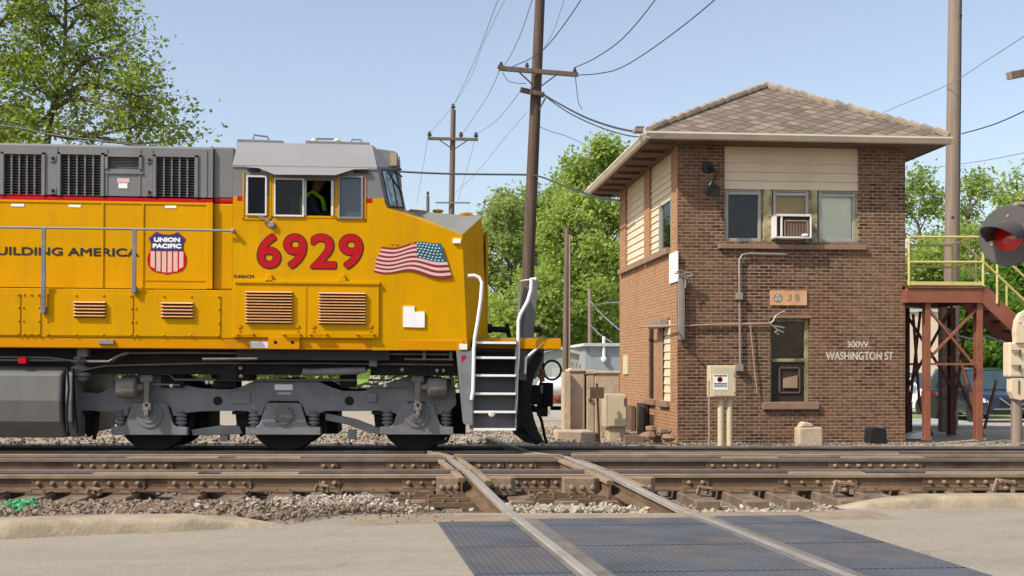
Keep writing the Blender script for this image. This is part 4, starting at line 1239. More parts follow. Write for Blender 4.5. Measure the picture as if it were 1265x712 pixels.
# sunshade above the window
p = [cx(*q) for q in ((305.5,206.2),(455,208.5),(455,210),(437,210.5),(415.5,219.5),(341.5,219),(320,208.8),(306,207.8))]
mb = MB(); n = len(p)
def sh(pt, t): 
    k = (zc_eave - pt[1]) / .16
    return (pt[0], YB - .02 - .20 * max(0, min(1, k)) - t, pt[1])
mb.add([sh(q, 0) for q in p] + [sh(q, -.012) for q in p], [tuple(range(n)), tuple(range(2*n-1, n-1, -1))] + [(i, n+i, n+(i+1) % n, (i+1) % n) for i in range(n)])
part(cab, 'sunshade', mb, M['lightgrey'])
mb = MB()
for a, b, c in ((306.5, 322, 208.5), (437, 455, 210)):
    x0_, z0_ = cx(a, c); x1_, _ = cx(b, c); mb.box(x0_, x1_, YB-.05, YB-.012, z0_-.045, z0_-.015)
part(cab, 'sunshade_track', mb, M['black'])  # black strips stand in for the shadows at both sunshade ends
# mirror arm, handles, roof boxes
a = cx(320, 267); b = cx(336, 278)
mb = MB(); mb.bar((a[0], YB-.06, a[1]), (b[0], YB-.03, b[1]+.01), .035, .03); mb.lathe((b[0], YB-.002, b[1]), (0,-1,0), [(0,.05),(.04,.05),(.05,.03)], 10)
part(cab, 'mirror_arm', mb, M['lightgrey'], bevel=.004)
for (a0_, a1_, b0_, b1_) in ((293, 173.2, 353, 181), (377, 175, 459, 183)):
    xa, za = tp(a0_, a1_, 17.2); xb, zb_ = tp(b0_, b1_, 17.2)
    mb = MB(); mb.prism([(xa, zb_-.05), (xa+.015, za), (xb-.03, za-.01), (xb, zb_-.05)], 1, 17.1, 18.6)
    rb = part(cab, 'roof_box', mb, M['grey'], bevel=.012)
    mb = MB()
    if a0_ < 300:
        pp = [tp(u, v, 17.3) for u, v in ((313,172),(314,167),(330,169),(332,173))]
        mb.tube([(c, 17.3, d) for c, d in pp], .014, 6)
        mb.lathe((X(323.5, 17.1, 178), 17.098, Z(178, 323, 17.1)), (0,-1,0), [(0,.025),(.012,.02)], 8, 1)
    else:
        for px_ in (388, 416): mb.ball((X(px_, 17.4, 174), 17.4, Z(174.5, px_, 17.4)), .06, (1,1,.7), 8, 1)
        pp = [tp(u, v, 17.4) for u, v in ((386,174),(390,171.5),(414,172),(420,174.5))]
        mb.tube([(c, 17.4, d) for c, d in pp], .014, 6)
        pp = [tp(u, v, 17.4) for u, v in ((434,175.5),(435,172.5),(446,173),(447,176))]
        mb.tube([(c, 17.4, d) for c, d in pp], .012, 6)
        mb.lathe((X(416, 17.1, 180), 17.098, Z(180, 416, 17.1)), (0,-1,0), [(0,.025),(.012,.02)], 8, 1)
    part(rb, 'lifting_lug', mb, [M['grey'], M['lamp']], smooth=True)
# big numerals
def digits(off, ext, y):
    m = MB(); a = 0
    for ch, p0, p1, top, bot in (('6',318.2,346.7,289,331.5), ('9',350.8,378.6,289.2,331.8), ('2',384,415.2,289.5,332), ('9',419.5,448,289.8,332.3)):
        xa, za = tp(p0-off, top-off, YB); xb, zb_ = tp(p1+off, bot+off, YB)
        text(m, ch, xa, xb, zb_, za, y, .030 if off else .016, ext, nb=12)
    return m
nb = part(cab, 'road_number', digits(1.3, .001, YB-.003), M['blackpaint'], recalc=False)
part(nb, 'red_number_face', digits(0.0, .001, YB-.008), M['red'], recalc=False)
mb = MB(); a = cx(288.8, 339.5); b = cx(313.5, 344); text(mb, 'C44ACM', a[0], b[0], b[1], a[1], YB-.002, .002); part(cab, 'model_lettering', mb, M['blackpaint'], recalc=False)
# flag painted on the nose side
def flag():
    yf = YB - .002
    cx0, zt0 = tp(470.5, 304, YB); px = 1/85
    tl, tr, br_, bl = (470.5, 304.5), (545, 300), (558.5, 341.5), (461, 334.5)
    def P(u, v):     # u along, v down
        x = (tl[0]*(1-u)+tr[0]*u)*(1-v) + (bl[0]*(1-u)+br_[0]*u)*v
        y = (tl[1]*(1-u)+tr[1]*u)*(1-v) + (bl[1]*(1-u)+br_[1]*u)*v
        y += 5.6*math.sin(u*6.8 + 0.4 + v*1.1) * (0.35+.65*math.sin(math.pi*min(1,u*1.05))) * (.6+.4*v) + (3.0*math.sin(u*3.1)*v)
        x += 1.2*math.sin(v*9+u*2)*(1-u)
        return tp(x, y, YB)
    m = MB(); N = 36; R = 13
    for i in range(N):
        for j in range(R):
            u0, u1, v0, v1 = i/N, (i+1)/N, j/R, (j+1)/R
            canton = u0 >= .56 and j < 7
            k = 2 if canton else (0 if j % 2 == 0 else 1)
            m.add([(P(a, b)[0], yf, P(a, b)[1]) for a, b in ((u0,v0),(u0,v1),(u1,v1),(u1,v0))], [(0,1,2,3)], k)
    for r in range(6):
        for c in range(7):
            u = .60 + .37*(c + (r % 2)*.5)/7; v = 7/13*(r+.6)/6.2
            X_, Z_ = P(u, v); m.box(X_-.011, X_+.011, yf-.003, yf-.001, Z_-.007, Z_+.007, 3)
    part(cab, 'flag_decal', m, [M['flagred'], M['pink'], M['flagblue'], M['white']], 'wavy faded striped flag with starred canton', recalc=False)
    m = MB()
    a = [(534,304),(546,322),(551,331),(559,340),(566,350)]
    for (c, d), (e, g_) in zip(a, a[1:]):
        p, q = tp(c, d, YB), tp(e, g_, YB); m.bar((p[0], yf, p[1]), (q[0], yf, q[1]), .003, .02, (1,0,0))
    m2 = MB()
    for c, d in ((484,301.5),(490,301.5),(503,301),(510,301.5)):
        p = tp(c, d, YB); m2.box(p[0]-.02, p[0]+.02, yf-.003, yf, p[1]-.012, p[1]+.012)
    part(cab, 'nose_lettering_marks', m2, M['amber'])
flag()
# lower cab doors with louvres
mb = MB()
p, q = cx(288.5, 348.5), cx(468, 431)
mb.box(p[0], q[0], YB-.03, YB-.001, Z(418, 380)+.005, p[1]-.02)
mb.box(p[0]+.02, q[0]+.01, YB-.05, YB-.001, Z(350.5, 380)-.01, Z(348, 380)+.01)
part(cab, 'battery_box', mb, M['yellow'], bevel=.006)
louver(303.5, 359.5, 361, 400.5, YB-.031, 11); louver(394, 361, 451.5, 401.5, YB-.031, 11)
for px in (378,):
    mb = MB(); xa = X(px); mb.box(xa-.008, xa+.008, YB-.036, YB-.031, Z(416, 380), Z(353, 380)); mb.box(xa-.6, xa-.02, YB-.034, YB-.031, Z(351.5,380)-.012, Z(351.5,380)); part(cab, 'door_gap', mb, M['amber'])
for px in (296, 367.5, 387, 457.5):
    a, z = cx(px, 403); mb = MB(); mb.lathe((a, YB-.031, z), (0,-1,0), [(0,.034),(.012,.034),(.013,.022)], 12); mb.lathe((a, YB-.031, z-.075), (0,-1,0), [(0,.02),(.012,.02)], 10)
    h = part(cab, 'door_latch', mb, M['amber'])
for p0, p1 in ((292, 314.5), (349, 372), (382, 405), (440, 463)):
    a, z = cx(p0, 413); b, _ = cx(p1, 413); mb = MB(); mb.bar((a, YB-.07, z), (b, YB-.07, z), .025, .025); mb.box(a, a+.03, YB-.07, YB-.03, z-.012, z+.012); mb.box(b-.03, b, YB-.07, YB-.03, z-.012, z+.012)
    part(cab, 'door_handle', mb, M['yellow'], bevel=.004)
for px in (333, 423):
    a, z = cx(px, 344.5); mb = MB(); mb.prism([(a-.06, z-.05), (a+.06, z-.05), (a+.03, z+.06), (a-.03, z+.06)], 1, YB-.05, YB-.001); part(cab, 'hinge', mb, M['yellow'], bevel=.006)
bx(cab, 'data_plate', 309.5, 421.5, 331, 430, YB+.008, -.004, M['dirtywhite'], .006)
mb = MB(); a, b = cx(332, 416.5), cx(370.5, 431.8); mb.box(a[0], b[0], YB-.035, YB-.001, b[1], a[1])
for px in (340.5, 361.5): mb.lathe((X(px, YB, 424), YB-.036, Z(423, px)), (0,-1,0), [(0,.03),(.004,.024)], 10, 1)
part(loco, 'jacking_pad', mb, [M['amber'], M['black']], bevel=.006)
mb = MB()
for (a, b, c, d) in ((498, 378.5, 512, 404.5), (512, 385, 524.5, 404.8)):
    p, q = cx(a, b), cx(c, d); mb.box(p[0], q[0], YB+.012, YB+.03, q[1], p[1])
part(cab, 'instruction_sticker', mb, M['dirtywhite']) if False else None
mb = MB()
for (a, b, c, d) in ((498, 378.5, 512, 404.5), (512, 385, 524.5, 404.8), (567.5, 425, 577, 432)):
    p, q = tp(a, b, YB-.004), tp(c, d, YB-.004); mb.box(p[0], q[0], YB-.008, YB+.034, q[1], p[1])
part(cab, 'white_sticker', mb, M['white'])
bx(cab, 'white_sticker', 559.5, 295, 569, 301, YB+.02, .02, M['white'], .03)
# nose front door, lights and grabs
xf = Bi[0]
mb = MB(); mb.box(xf-.02, xf+.02, 17.5, 18.3, Bi[2]+.05, Ni[2]-.15); part(cab, 'nose_door', mb, M['yellow'], bevel=.01)
for px, py, Y in ((541, 264.5, 17.6), (552, 270, 17.35), (575, 268, 17.8)):
    a, z = tp(px, py, Y); mb = MB(); mb.lathe((a, Y, z-.10), (0,0,1), [(0,.09),(.05,.09),(.07,.055),(.12,.055),(.13,.085),(.16,.085)], 12)
    part(cab, 'nose_lamp_pod', mb, M['yellow'], smooth=True)
def wpath(pts, Y): return [(tp(a, b, Y)[0], Y, tp(a, b, Y)[1]) for a, b in pts]
mb = MB(); mb.tube(wpath([(504,262),(507,259.5),(525,261),(533,265)], 17.2), .012, 6); mb.tube(wpath([(565,266),(577,264),(590,268)], 17.5), .012, 6)
mb.tube(wpath([(548,274),(565,276),(575,273)], 17.1), .01, 6)
part(cab, 'nose_grab_rail', mb, M['amber'], smooth=True)
mb = MB(); a = [(582,306),(594,283)]
mb.box(X(586,16.9,300), X(590,16.9,300), 16.86, 16.93, Z(418,588,16.9), Z(305,588,16.9))
part(cab, 'nose_door_edge', mb, M['amber'])

# --- front platform, steps and pilot
zp1, zp0 = Z(419, 660, 17.0), Z(431.5, 660, 17.0)
xp = X(691, 17.0, 425)
mb = MB(); mb.box(Bn[0]-.4, xp, 16.78, mir(16.78), zp0, zp1, 0); mb.box(Bn[0]-.3, xp-.01, 16.8, mir(16.8), zp1+.001, zp1+.014, 1)
part(loco, 'front_platform', mb, [M['amber'], M['truck']], bevel=.01)
sx0, sx1 = X(586, 16.5), X(637, 16.5)
mb = MB()
ys_ = [423, 441.5, 463.5, 486, 508.5]
for k, py in enumerate(ys_):
    z = Z(py, 610, 16.5); d = .62 - .10*k if k else .5
    mb.box(sx0+.002, sx1-.002, 16.5, 16.5+max(.22, d), z-.035, z-.012)
    zn_ = Z(ys_[k+1], 610, 16.5) if k < 4 else Z(530, 610, 16.5)
    mb.box(sx0, sx1, 16.5+max(.2, .5-.08*k), 16.53+max(.2, .5-.08*k), zn_, z-.04)
zbt = Z(531, 610, 16.5)
mb.box(sx0-.02, sx0, 16.5, 17.05, zbt, Z(420, 610, 16.5)); mb.box(sx1, sx1+.02, 16.5, 17.05, zbt, Z(420, 610, 16.5)); mb.box(sx0, sx1, 17.02, 17.05, zbt+.2, Z(423, 610, 16.5))
stp = part(loco, 'step_well', mb, M['truck'])
for py in ys_ + [530]:
    z = Z(py, 610, 16.48); m = MB(); m.box(sx0-.005, sx1+.005, 16.47, 16.497, z-.022, z+.010)
    part(stp, 'step_edge', m, M['white'])
mb = MB(); a = tp(607.5, 511.5, 16.46); mb.lathe((a[0], 16.47, a[1]), (0,-1,0), [(0,.05),(.02,.05),(.03,.03)], 10); part(stp, 'step_lamp', mb, M['lamp'])
mb = MB(); p = [tp(*q, 16.48) for q in ((563.5,433.5),(584.5,433.5),(584,526),(573,524))]; mb.prism(p, 1, 16.46, 17.0); mb.box(sx0-.05, sx0-.02, 16.5, 16.9, zbt, zp0)
cp = part(loco, 'corner_plate', mb, M['truck'], bevel=.006)
mb = MB(); a, b = tp(570, 439, 16.458), tp(575.5, 447, 16.458); text(mb, 'F', a[0], b[0], b[1], a[1], 16.458, .006); part(cp, 'front_letter', mb, M['red'], recalc=False)
# handrails
mb = MB(); mb.tube(wpath([(578,341),(586,340.5),(592,343),(595.3,349),(594,370),(590.5,395),(586.5,418),(585.5,432),(584.5,482),(582.5,494)], 16.44), .026, 10)
part(loco, 'white_handrail', mb, M['white'], smooth=True)
mb = MB(); mb.tube(wpath([(662,345),(656.5,344.5),(656,358),(652,372),(643,388),(640.5,396),(640,440),(639,457)], 16.6), .026, 10)
mb.tube(wpath([(639,457),(638,494),(637,512)], 16.6), .02, 8)
part(loco, 'white_handrail', mb, M['white'], smooth=True)
mb = MB(); mb.tube(wpath([(655,346),(645,347),(641,350),(641,395)], 17.3), .016, 8); mb.tube(wpath([(640,395),(641,418)], 17.3), .016, 8)
part(loco, 'yellow_handrail', mb, M['dirtywhite'], smooth=True)
mb = MB(); mb.tube(wpath([(672.5,422),(649.5,443),(648.5,462)], 16.8), .022, 8); mb.tube(wpath([(673,421),(674,432)], 16.8), .015, 8)
part(loco, 'coupling_lever', mb, M['white'], smooth=True)
p = [tp(*q, 17.3) for q in ((656.5,347),(664.5,345),(665,349),(659.5,419.5),(645.5,419.5),(650,385))]
mb = MB(); mb.prism(p, 1, 17.3, 17.36); mb.prism(p, 1, mir(17.36), mir(17.3)); part(loco, 'end_railing_panel', mb, M['tank'], bevel=.004)
mb = MB(); a = tp(662.5, 407, 17.2); mb.lathe((a[0], 17.28, a[1]), (1,0,0), [(-.02,.05),(.08,.05),(.1,.03)], 10); mb.box(a[0]-.02, a[0]+.02, 17.26, 17.32, a[1]-.05, a[1]+.05)
part(loco, 'platform_lamp', mb, M['black'])
mb = MB(); c = [tp(*q, 18.6) for q in ((612,407),(600,406),(627,408),(630,420),(626,400))]
mb.cyl((c[1][0], 18.6, c[1][1]), (c[2][0], 18.6, c[2][1]), .05); mb.cyl((c[4][0], 18.6, c[4][1]), (c[3][0], 18.6, c[3][1]), .035); mb.lathe((c[1][0], 18.6, c[1][1]), (1,0,0), [(-.04,.08),(.1,.08)], 10)
part(loco, 'brake_wheel_stand', mb, M['black'])
# pilot: sheet, plough, coupler, hoses
mb = MB(); xs = X(640, 17.0, 480)
mb.box(xs+.0, xs+.12, 16.9, mir(16.9), Z(470, 640, 17.0), zp0-.002); mb.prism([(X(640,17,450), zp0), (X(672,17,450), zp0), (X(672,17,450), Z(445,640,17)), (X(662,17,450), Z(468,640,17)), (X(640,17,450), Z(470,640,17))], 1, 17.0, mir(17.0))
part(loco, 'pilot_sheet', mb, M['tank'], bevel=.01)
outer = [(664,434.5),(655,446),(646.5,463),(642,485),(641.5,505),(646,527),(655,541),(668,546.5)]
inner = [(672,546),(664,532),(657.5,515),(655,497),(656,478),(660,462),(667,448),(671,437)]
p = [tp(*q, 17.05) for q in outer + inner]
mb = MB(); mb.prism(p, 1, 16.95, mir(16.95)); part(loco, 'snow_plough', mb, M['black'], bevel=.006)
mb = MB(); p = [tp(*q, 17.05) for q in ((640,535),(652,536),(668,546.5),(664,549.5),(648,546))]; mb.prism(p, 1, 17.0, mir(17.0)); part(loco, 'plough_foot', mb, M['black'])
mb = MB(); a, b = tp(651, 476, 17.85), tp(680, 500, 17.85); mb.box(a[0]-.3, b[0], 17.82, 18.18, b[1], a[1]); a2, b2 = tp(665, 500, 17.85), tp(677, 515, 17.85); mb.box(a2[0], b2[0], 17.85, 18.1, b2[1], a2[1])
mb.prism([(b[0]-.12, 17.8), (b[0]+.03, 17.75), (b[0]+.05, 17.9), (b[0]-.02, 18.0), (b[0]+.04, 18.2), (b[0]-.15, 18.25)], 2, b[1]-.03, a[1]+.04)
part(loco, 'coupler', mb, M['black'], bevel=.02)
mb = MB()
for pts, Y, r in (([(657,500),(664,508),(669,520),(672,535),(675,548)], 17.6, .024), ([(655,505),(659,520),(664,535),(670,545)], 17.5, .02), ([(668,446),(672,460),(668,474)], 17.2, .022), ([(662,441),(668,438),(671,450),(670,462)], 17.15, .018)):
    mb.tube(wpath(pts, Y), r, 8)
part(loco, 'air_hose', mb, M['black'], smooth=True)
mb = MB(); c = tp(682, 457.5, 17.2); mb.ring((c[0], 17.2, c[1]), (.25,-1,0), .145, .018); part(loco, 'hose_loop', mb, M['black'], smooth=True)
mb = MB(); mb.tube(wpath([(665,449),(669,460),(670,472)], 17.15), .04, 8); mb.tube(wpath([(662,462),(668,466),(674,462)], 17.12), .03, 8); part(loco, 'glad_hand', mb, M['copper'], smooth=True)
mb = MB(); a = tp(669, 476, 17.1); mb.cyl((a[0], 17.1, a[1]), (a[0], 17.1, a[1]-.12), .022); part(loco, 'hose_coupling', mb, M['pipe'])

# --- frame, piping and fuel tank
mb = MB(); mb.box(XE, X(640, 16.9), 16.75, mir(16.75), Z(463, 300, 17), zsill-.002)
mb.box(X(95,17.3), X(560,17.3), 17.35, mir(17.35), Z(490, 300, 17.3), Z(463, 300, 17)) if False else None
part(loco, 'frame', mb, M['black'])
mb = MB()
for pts, Y, r in (([(-20,445),(140,446),(152,436.5),(240,436),(330,437),(440,437),(560,438)], 16.62, .016), ([(108,447),(134,447),(146,440),(160,436)], 16.55, .02), ([(90,460),(130,452),(260,449),(400,449),(560,451)], 16.68, .014),
                  ([(250,444),(318,443.5)], 16.5, .02), ([(500,444),(560,444.5)], 16.55, .013), ([(-20,441),(60,442),(96,447)], 16.6, .014)):
    mb.tube(wpath(pts, Y), r, 8)
part(loco, 'brake_pipe', mb, M['pipe'], smooth=True)
mb = MB(); mb.cyl(wpath([(385,460)], 16.7)[0], wpath([(452,458)], 16.7)[0], .055, n=12); mb.lathe(wpath([(385,460)], 16.7)[0], (-1,0,0), [(0,.05),(.05,.06),(.12,.06),(.14,.03)], 12)
part(loco, 'yaw_damper', mb, M['truck'], smooth=True)
mb = MB(); p = [tp(*q, 16.72) for q in ((441,464),(454,459),(454,456),(458,456),(458,460),(455,472),(442,476))]; mb.prism(p, 1, 16.66, 16.76); part(loco, 'lime_bracket', mb, M['green'], bevel=.006)
mb = MB()
for a, b, c, d in ((95.5,430,108.5,441), (342,432,360,441), (456,434,466,453), (522,434,526,446), (555,434,559,446)):
    p, q = tp(a, b, 16.6), tp(c, d, 16.6); mb.box(p[0], q[0], 16.58, 16.8, q[1], p[1])
part(loco, 'frame_bracket', mb, M['tank'], bevel=.006)
mb = MB(); a = tp(100, 441, 16.8)
mb.lathe((a[0], 16.8, a[1]), (0,0,-1), [(0,.10),(.03,.10),(.05,.13),(.09,.13),(.10,.09),(.13,.09),(.14,.14),(.18,.14),(.19,.09),(.22,.09),(.23,.15),(.27,.15),(.29,.10),(.34,.10)], 16)
part(loco, 'secondary_spring', mb, M['truck'], smooth=True)
mb = MB(); p, q = tp(23, 441, 16.55), tp(33, 449.5, 16.55); mb.box(p[0], q[0], 16.53, 16.6, q[1], p[1]); part(loco, 'fuel_cutoff', mb, M['red'], bevel=.006)
# small bright fittings
mb = MB()
for px, py in ((297,455),(298,465),(497,457),(256,473),(262,473),(373,465),(540,458),(548,458),(476,477),(212,477)):
    c = tp(px, py, 16.66); mb.lathe((c[0], 16.68, c[1]), (0,-1,0), [(0,.03),(.03,.03),(.045,.018)], 8)
part(loco, 'pipe_fitting', mb, M['galv'], smooth=True)
mb = MB(); mb.cyl(wpath([(292,447)],17)[0], wpath([(292,470)],17)[0], .3, n=14); 
for a, b in ((262, 292), (420, 442), (200, 228)):
    p, q = tp(a, 452, 17.0), tp(b, 479, 17.0); mb.box(p[0], q[0], 16.95, 17.5, q[1], p[1])
part(loco, 'traction_motor_duct', mb, M['black'])
z1, z2, z3, z4 = Z(453, 40, 16.55), Z(495, 40, 16.5), Z(521, 40, 16.5), Z(541, 40, 16.7)
mb = MB(); mb.prism([(16.75, z1), (16.52, z1-.10), (16.48, z2), (16.52, z3), (16.72, z4), (mir(16.72), z4), (mir(16.52), z3), (mir(16.48), z2), (mir(16.52), z1-.1), (mir(16.75), z1)], 0, X(-420, 16.5), X(76, 16.5))
tk = part(loco, 'fuel_tank', mb, M['tank'], bevel=.03)
mb = MB(); mb.prism([(16.80, z1-.02), (16.56, z1-.10), (16.53, z2), (16.56, z3), (16.8, z4), (17.2, z4), (17.2, z1-.02)], 0, X(80, 16.5), X(88, 16.5)); part(tk, 'tank_end_plate', mb, M['truck'], bevel=.01)
mb = MB(); mb.tube(wpath([(83,455),(85,480),(82,510),(84,535)], 16.45), .02, 6); mb.tube(wpath([(90,455),(92,500),(95,536)], 16.6), .025, 6); part(tk, 'tank_pipe', mb, M['black'], smooth=True)

# --- bogie
def bogie():
    YF = 17.0                                   # outer face of the side frame
    def W(pts, Y=YF): return [tp(a, b, Y) for a, b in pts]
    root = None
    side = [(96,484),(122,486),(134,480),(144,470),(156,463),(200,464),(213,471),(228,476),(250,480),(286,481),(300,477),(313,471),(394,471),(408,478),(424,483),(450,483),(468,477),(486,471),(506,464),(540,466),(560,470),(563,482),(564,500),
            (556,508),(540,513.5),(533,514),(531,505),(525,497),(504,497),(498,505),(496,514),(484,510),(468,507.5),(440,508),(404,508),(385,513.5),(378,514),(374,503),(368,496),(333,496),(327,503),(323,514),(312,509),(290,507.5),(250,508.5),(222,511),(214,515),(211,505),(204,498),(166,498),(160,505),(157,515),(146,510),(120,508),(96,507)]
    mb = MB()
    for y0, y1 in ((YF, YF+.14), (mir(YF)-.14, mir(YF))): mb.prism(W(side), 1, y0, y1)
    mb.box(tp(255,490,17)[0], tp(290,490,17)[0], YF+.1, mir(YF)-.1, tp(0,505,17)[1], tp(0,485,17)[1]); mb.box(tp(405,490,17)[0], tp(440,490,17)[0], YF+.1, mir(YF)-.1, tp(0,505,17)[1], tp(0,485,17)[1])
    root = part(loco, 'bogie', mb, M['truck'], bevel=.012)
    for px in (185.5, 350.5, 515):
        c = tp(px, 513.5, YF)
        def U(a, b): return (c[0] + a/82.4, c[1] - b/82.4)
        box_ = [U(-21,-13),U(-17,-15.5),U(17,-15.5),U(21,-13),U(27,6),U(29,11),U(33,13.5),U(45,14),U(45,23.5),U(-45,23.5),U(-45,14),U(-33,13.5),U(-29,11),U(-27,6)]
        m = MB(); m.prism(box_, 1, YF-.05, YF+.12); m.prism([(x, z) for x, z in box_], 1, mir(YF)-.12, mir(YF)+.05)
        part(root, 'journal_box', m, M['truck'], bevel=.01)
        m = MB(); cc = U(0, -1 if px != 350.5 else -1)
        if abs(px-350.5) < 1: m.lathe((cc[0], YF-.05, cc[1]), (0,-1,0), [(0,.145),(.03,.145),(.032,.118),(.012,.115),(.013,.05),(.03,.05),(.035,.02)], 22)
        else: m.lathe((cc[0], YF-.05, cc[1]), (0,-1,0), [(0,.20),(.018,.19),(.02,.13),(.035,.12),(.036,.06),(.05,.055)], 22)
        part(root, 'axle_cap', m, M['truck'] if abs(px-350.5) > 1 else M['tank'], smooth=True)
        for s in (-1, 1):
            m = MB()
            for k in range(4):
                q = U(s*36, -4.5 + 4.6*k); m.ring((q[0], YF+.05, q[1]), (0,.12,1), .068, .021, 16, 6)
            q0, q1 = U(s*36, -4), U(s*36, 13); m.cyl((q0[0], YF+.05, q0[1]), (q1[0], YF+.05, q1[1]), .055, n=10)
            part(root, 'coil_spring', m, M['truck'], smooth=True)
        m = MB()
        wx = c[0]; wr = .533
        for yy, s in ((17.29, 1), (mir(17.29), -1)):
            m.lathe((wx, yy-.07*s, wr), (0, s, 0), [(0,.30),(0,.47),(.0,.515),(.005,wr),(.115,wr+.004),(.12,wr+.028),(.142,wr+.025),(.143,.47),(.10,.43),(.10,.1)], 48)
        m.cyl((wx, 17.3, wr), (wx, mir(17.3), wr), .11, n=14)
        m.box(wx-.02, wx+.75, 17.55, mir(17.55), wr-.30, wr+.32)
        part(root, 'wheelset', m, M['black'], smooth=True)
    for s, c0, lev in ((1, 144.5, 181.5), (-1, 552.5, 516)):
        m = MB(); a = tp(c0, 479, 16.86)
        m.lathe((a[0], 16.86, a[1]), (s,0,0), [(0,.10),(.01,.135),(.03,.148),(.27,.148),(.29,.12),(.30,.06),(.38,.05)], 20)
        part(root, 'brake_cylinder', m, M['cylinder'], smooth=True)
        m = MB(); p = [tp(*q, 16.84) for q in ((lev-3.6,472),(lev+4,472),(lev+3,500),(lev+1.5,506),(lev-3,500))]; m.prism(p, 1, 16.8, 16.86)
        b = tp(lev, 468, 16.84); m.box(b[0]-.09, b[0]+.09, 16.8, 16.98, b[1]-.05, b[1]+.06); b = tp(lev+.5, 504, 16.84); m.box(b[0]-.06, b[0]+.06, 16.8, 16.95, b[1]-.05, b[1]+.07); m.box(b[0]-.03, b[0]+.03, 16.78, 16.9, b[1]-.12, b[1]-.0)
        part(root, 'brake_lever', m, M['cylinder'], bevel=.012)
    for px in (269, 431.5):
        m = MB(); a = tp(px, 495.5, YF); m.lathe((a[0], YF-.004, a[1]), (0,-1,0), [(0,.068),(.004,.06)], 18); part(root, 'frame_hole', m, M['black'])
    m = MB(); a = tp(460, 491, YF); m.box(a[0]-.06, a[0]+.06, YF-.04, YF-.001, a[1]-.07, a[1]+.07); part(root, 'frame_lug', m, M['truck'], bevel=.01)
    m = MB(); a, b = tp(286, 483, YF), tp(309, 499, YF); m.box(a[0], b[0], YF-.02, YF-.001, b[1], a[1]); part(root, 'frame_pad', m, M['truck'], bevel=.006)
    m = MB(); a, b = tp(339.5, 475, YF-.002), tp(361.5, 482, YF-.002); m.box(a[0], b[0], YF-.006, YF-.001, b[1], a[1])
    part(root, 'white_label', m, M['white'])
    m = MB()
    for k in range(7):
        a, b = tp(343+2.4*k, 485, YF), tp(344.6+2.4*k, 487.5, YF); m.box(a[0], b[0], YF-.004, YF-.001, b[1], a[1])
    part(root, 'stencil_marks', m, M['dirtywhite'])
    m = MB()
    for pts, Y, r in (([(139,478),(139,465),(144,461),(208,462),(216,469),(300,469.5),(406,469.5),(480,470),(490,464.5),(500,462)], 16.93, .018), ([(478,478),(468,477),(452,474),(440,477)], 16.95, .02), ([(476,477),(506,477)], 16.92, .014), ([(172,474),(222,476)], 16.9, .014), ([(545,460),(556,462),(559,468),(559,478)], 16.9, .024)):
        m.tube(wpath(pts, Y), r, 8)
    part(root, 'bogie_pipe', m, M['truck'], smooth=True)
    m = MB()                                     # brake beams and sand pipes below
    for pts in ([(402,519),(430,525),(455,534),(474,538),(474,531),(440,518),(402,510)], [(237,531),(270,526),(296,526),(300,536),(260,538),(238,538)]):
        m.prism([tp(*q, 17.12) for q in pts], 1, 17.08, 17.2)
    for px, py in ((435, 538), (277, 540)):
        a = tp(px, py, 17.15); m.box(a[0]-.06, a[0]+.06, 17.1, 17.3, a[1]-.06, a[1]+.08)
    part(root, 'brake_rigging', m, M['truck'], bevel=.01)
    for px in (112, 232, 396, 470, 300):
        m = MB(); a = tp(px, 509, 17.3); m.prism([(a[0]-.10, a[1]), (a[0]+.12, a[1]), (a[0]+.10, a[1]-.3), (a[0]-.02, a[1]-.38), (a[0]-.07, a[1]-.28)], 1, 17.22, 17.36); m.box(a[0]-.12, a[0]+.1, 17.05, 17.25, a[1]-.03, a[1]+.02)
        part(root, 'brake_shoe', m, M['black'], bevel=.01)
    m = MB(); m.tube(wpath([(545,525),(556,534),(552,545),(540,548)], 17.1), .03, 8); m.tube(wpath([(120,515),(118,535),(116,543)], 17.15), .03, 8); part(root, 'sand_pipe', m, M['black'], smooth=True)
    return root
bg_ = bogie()
# the same bogie at the far end of the locomotive
def kidcopy(o, par, dx):
    c = o.copy(); SC.collection.objects.link(c); c.parent = par
    if par is loco: c.location.x = dx
    for k in list(o.children): kidcopy(k, c, dx)
kidcopy(bg_, loco, -13.0 + .0)

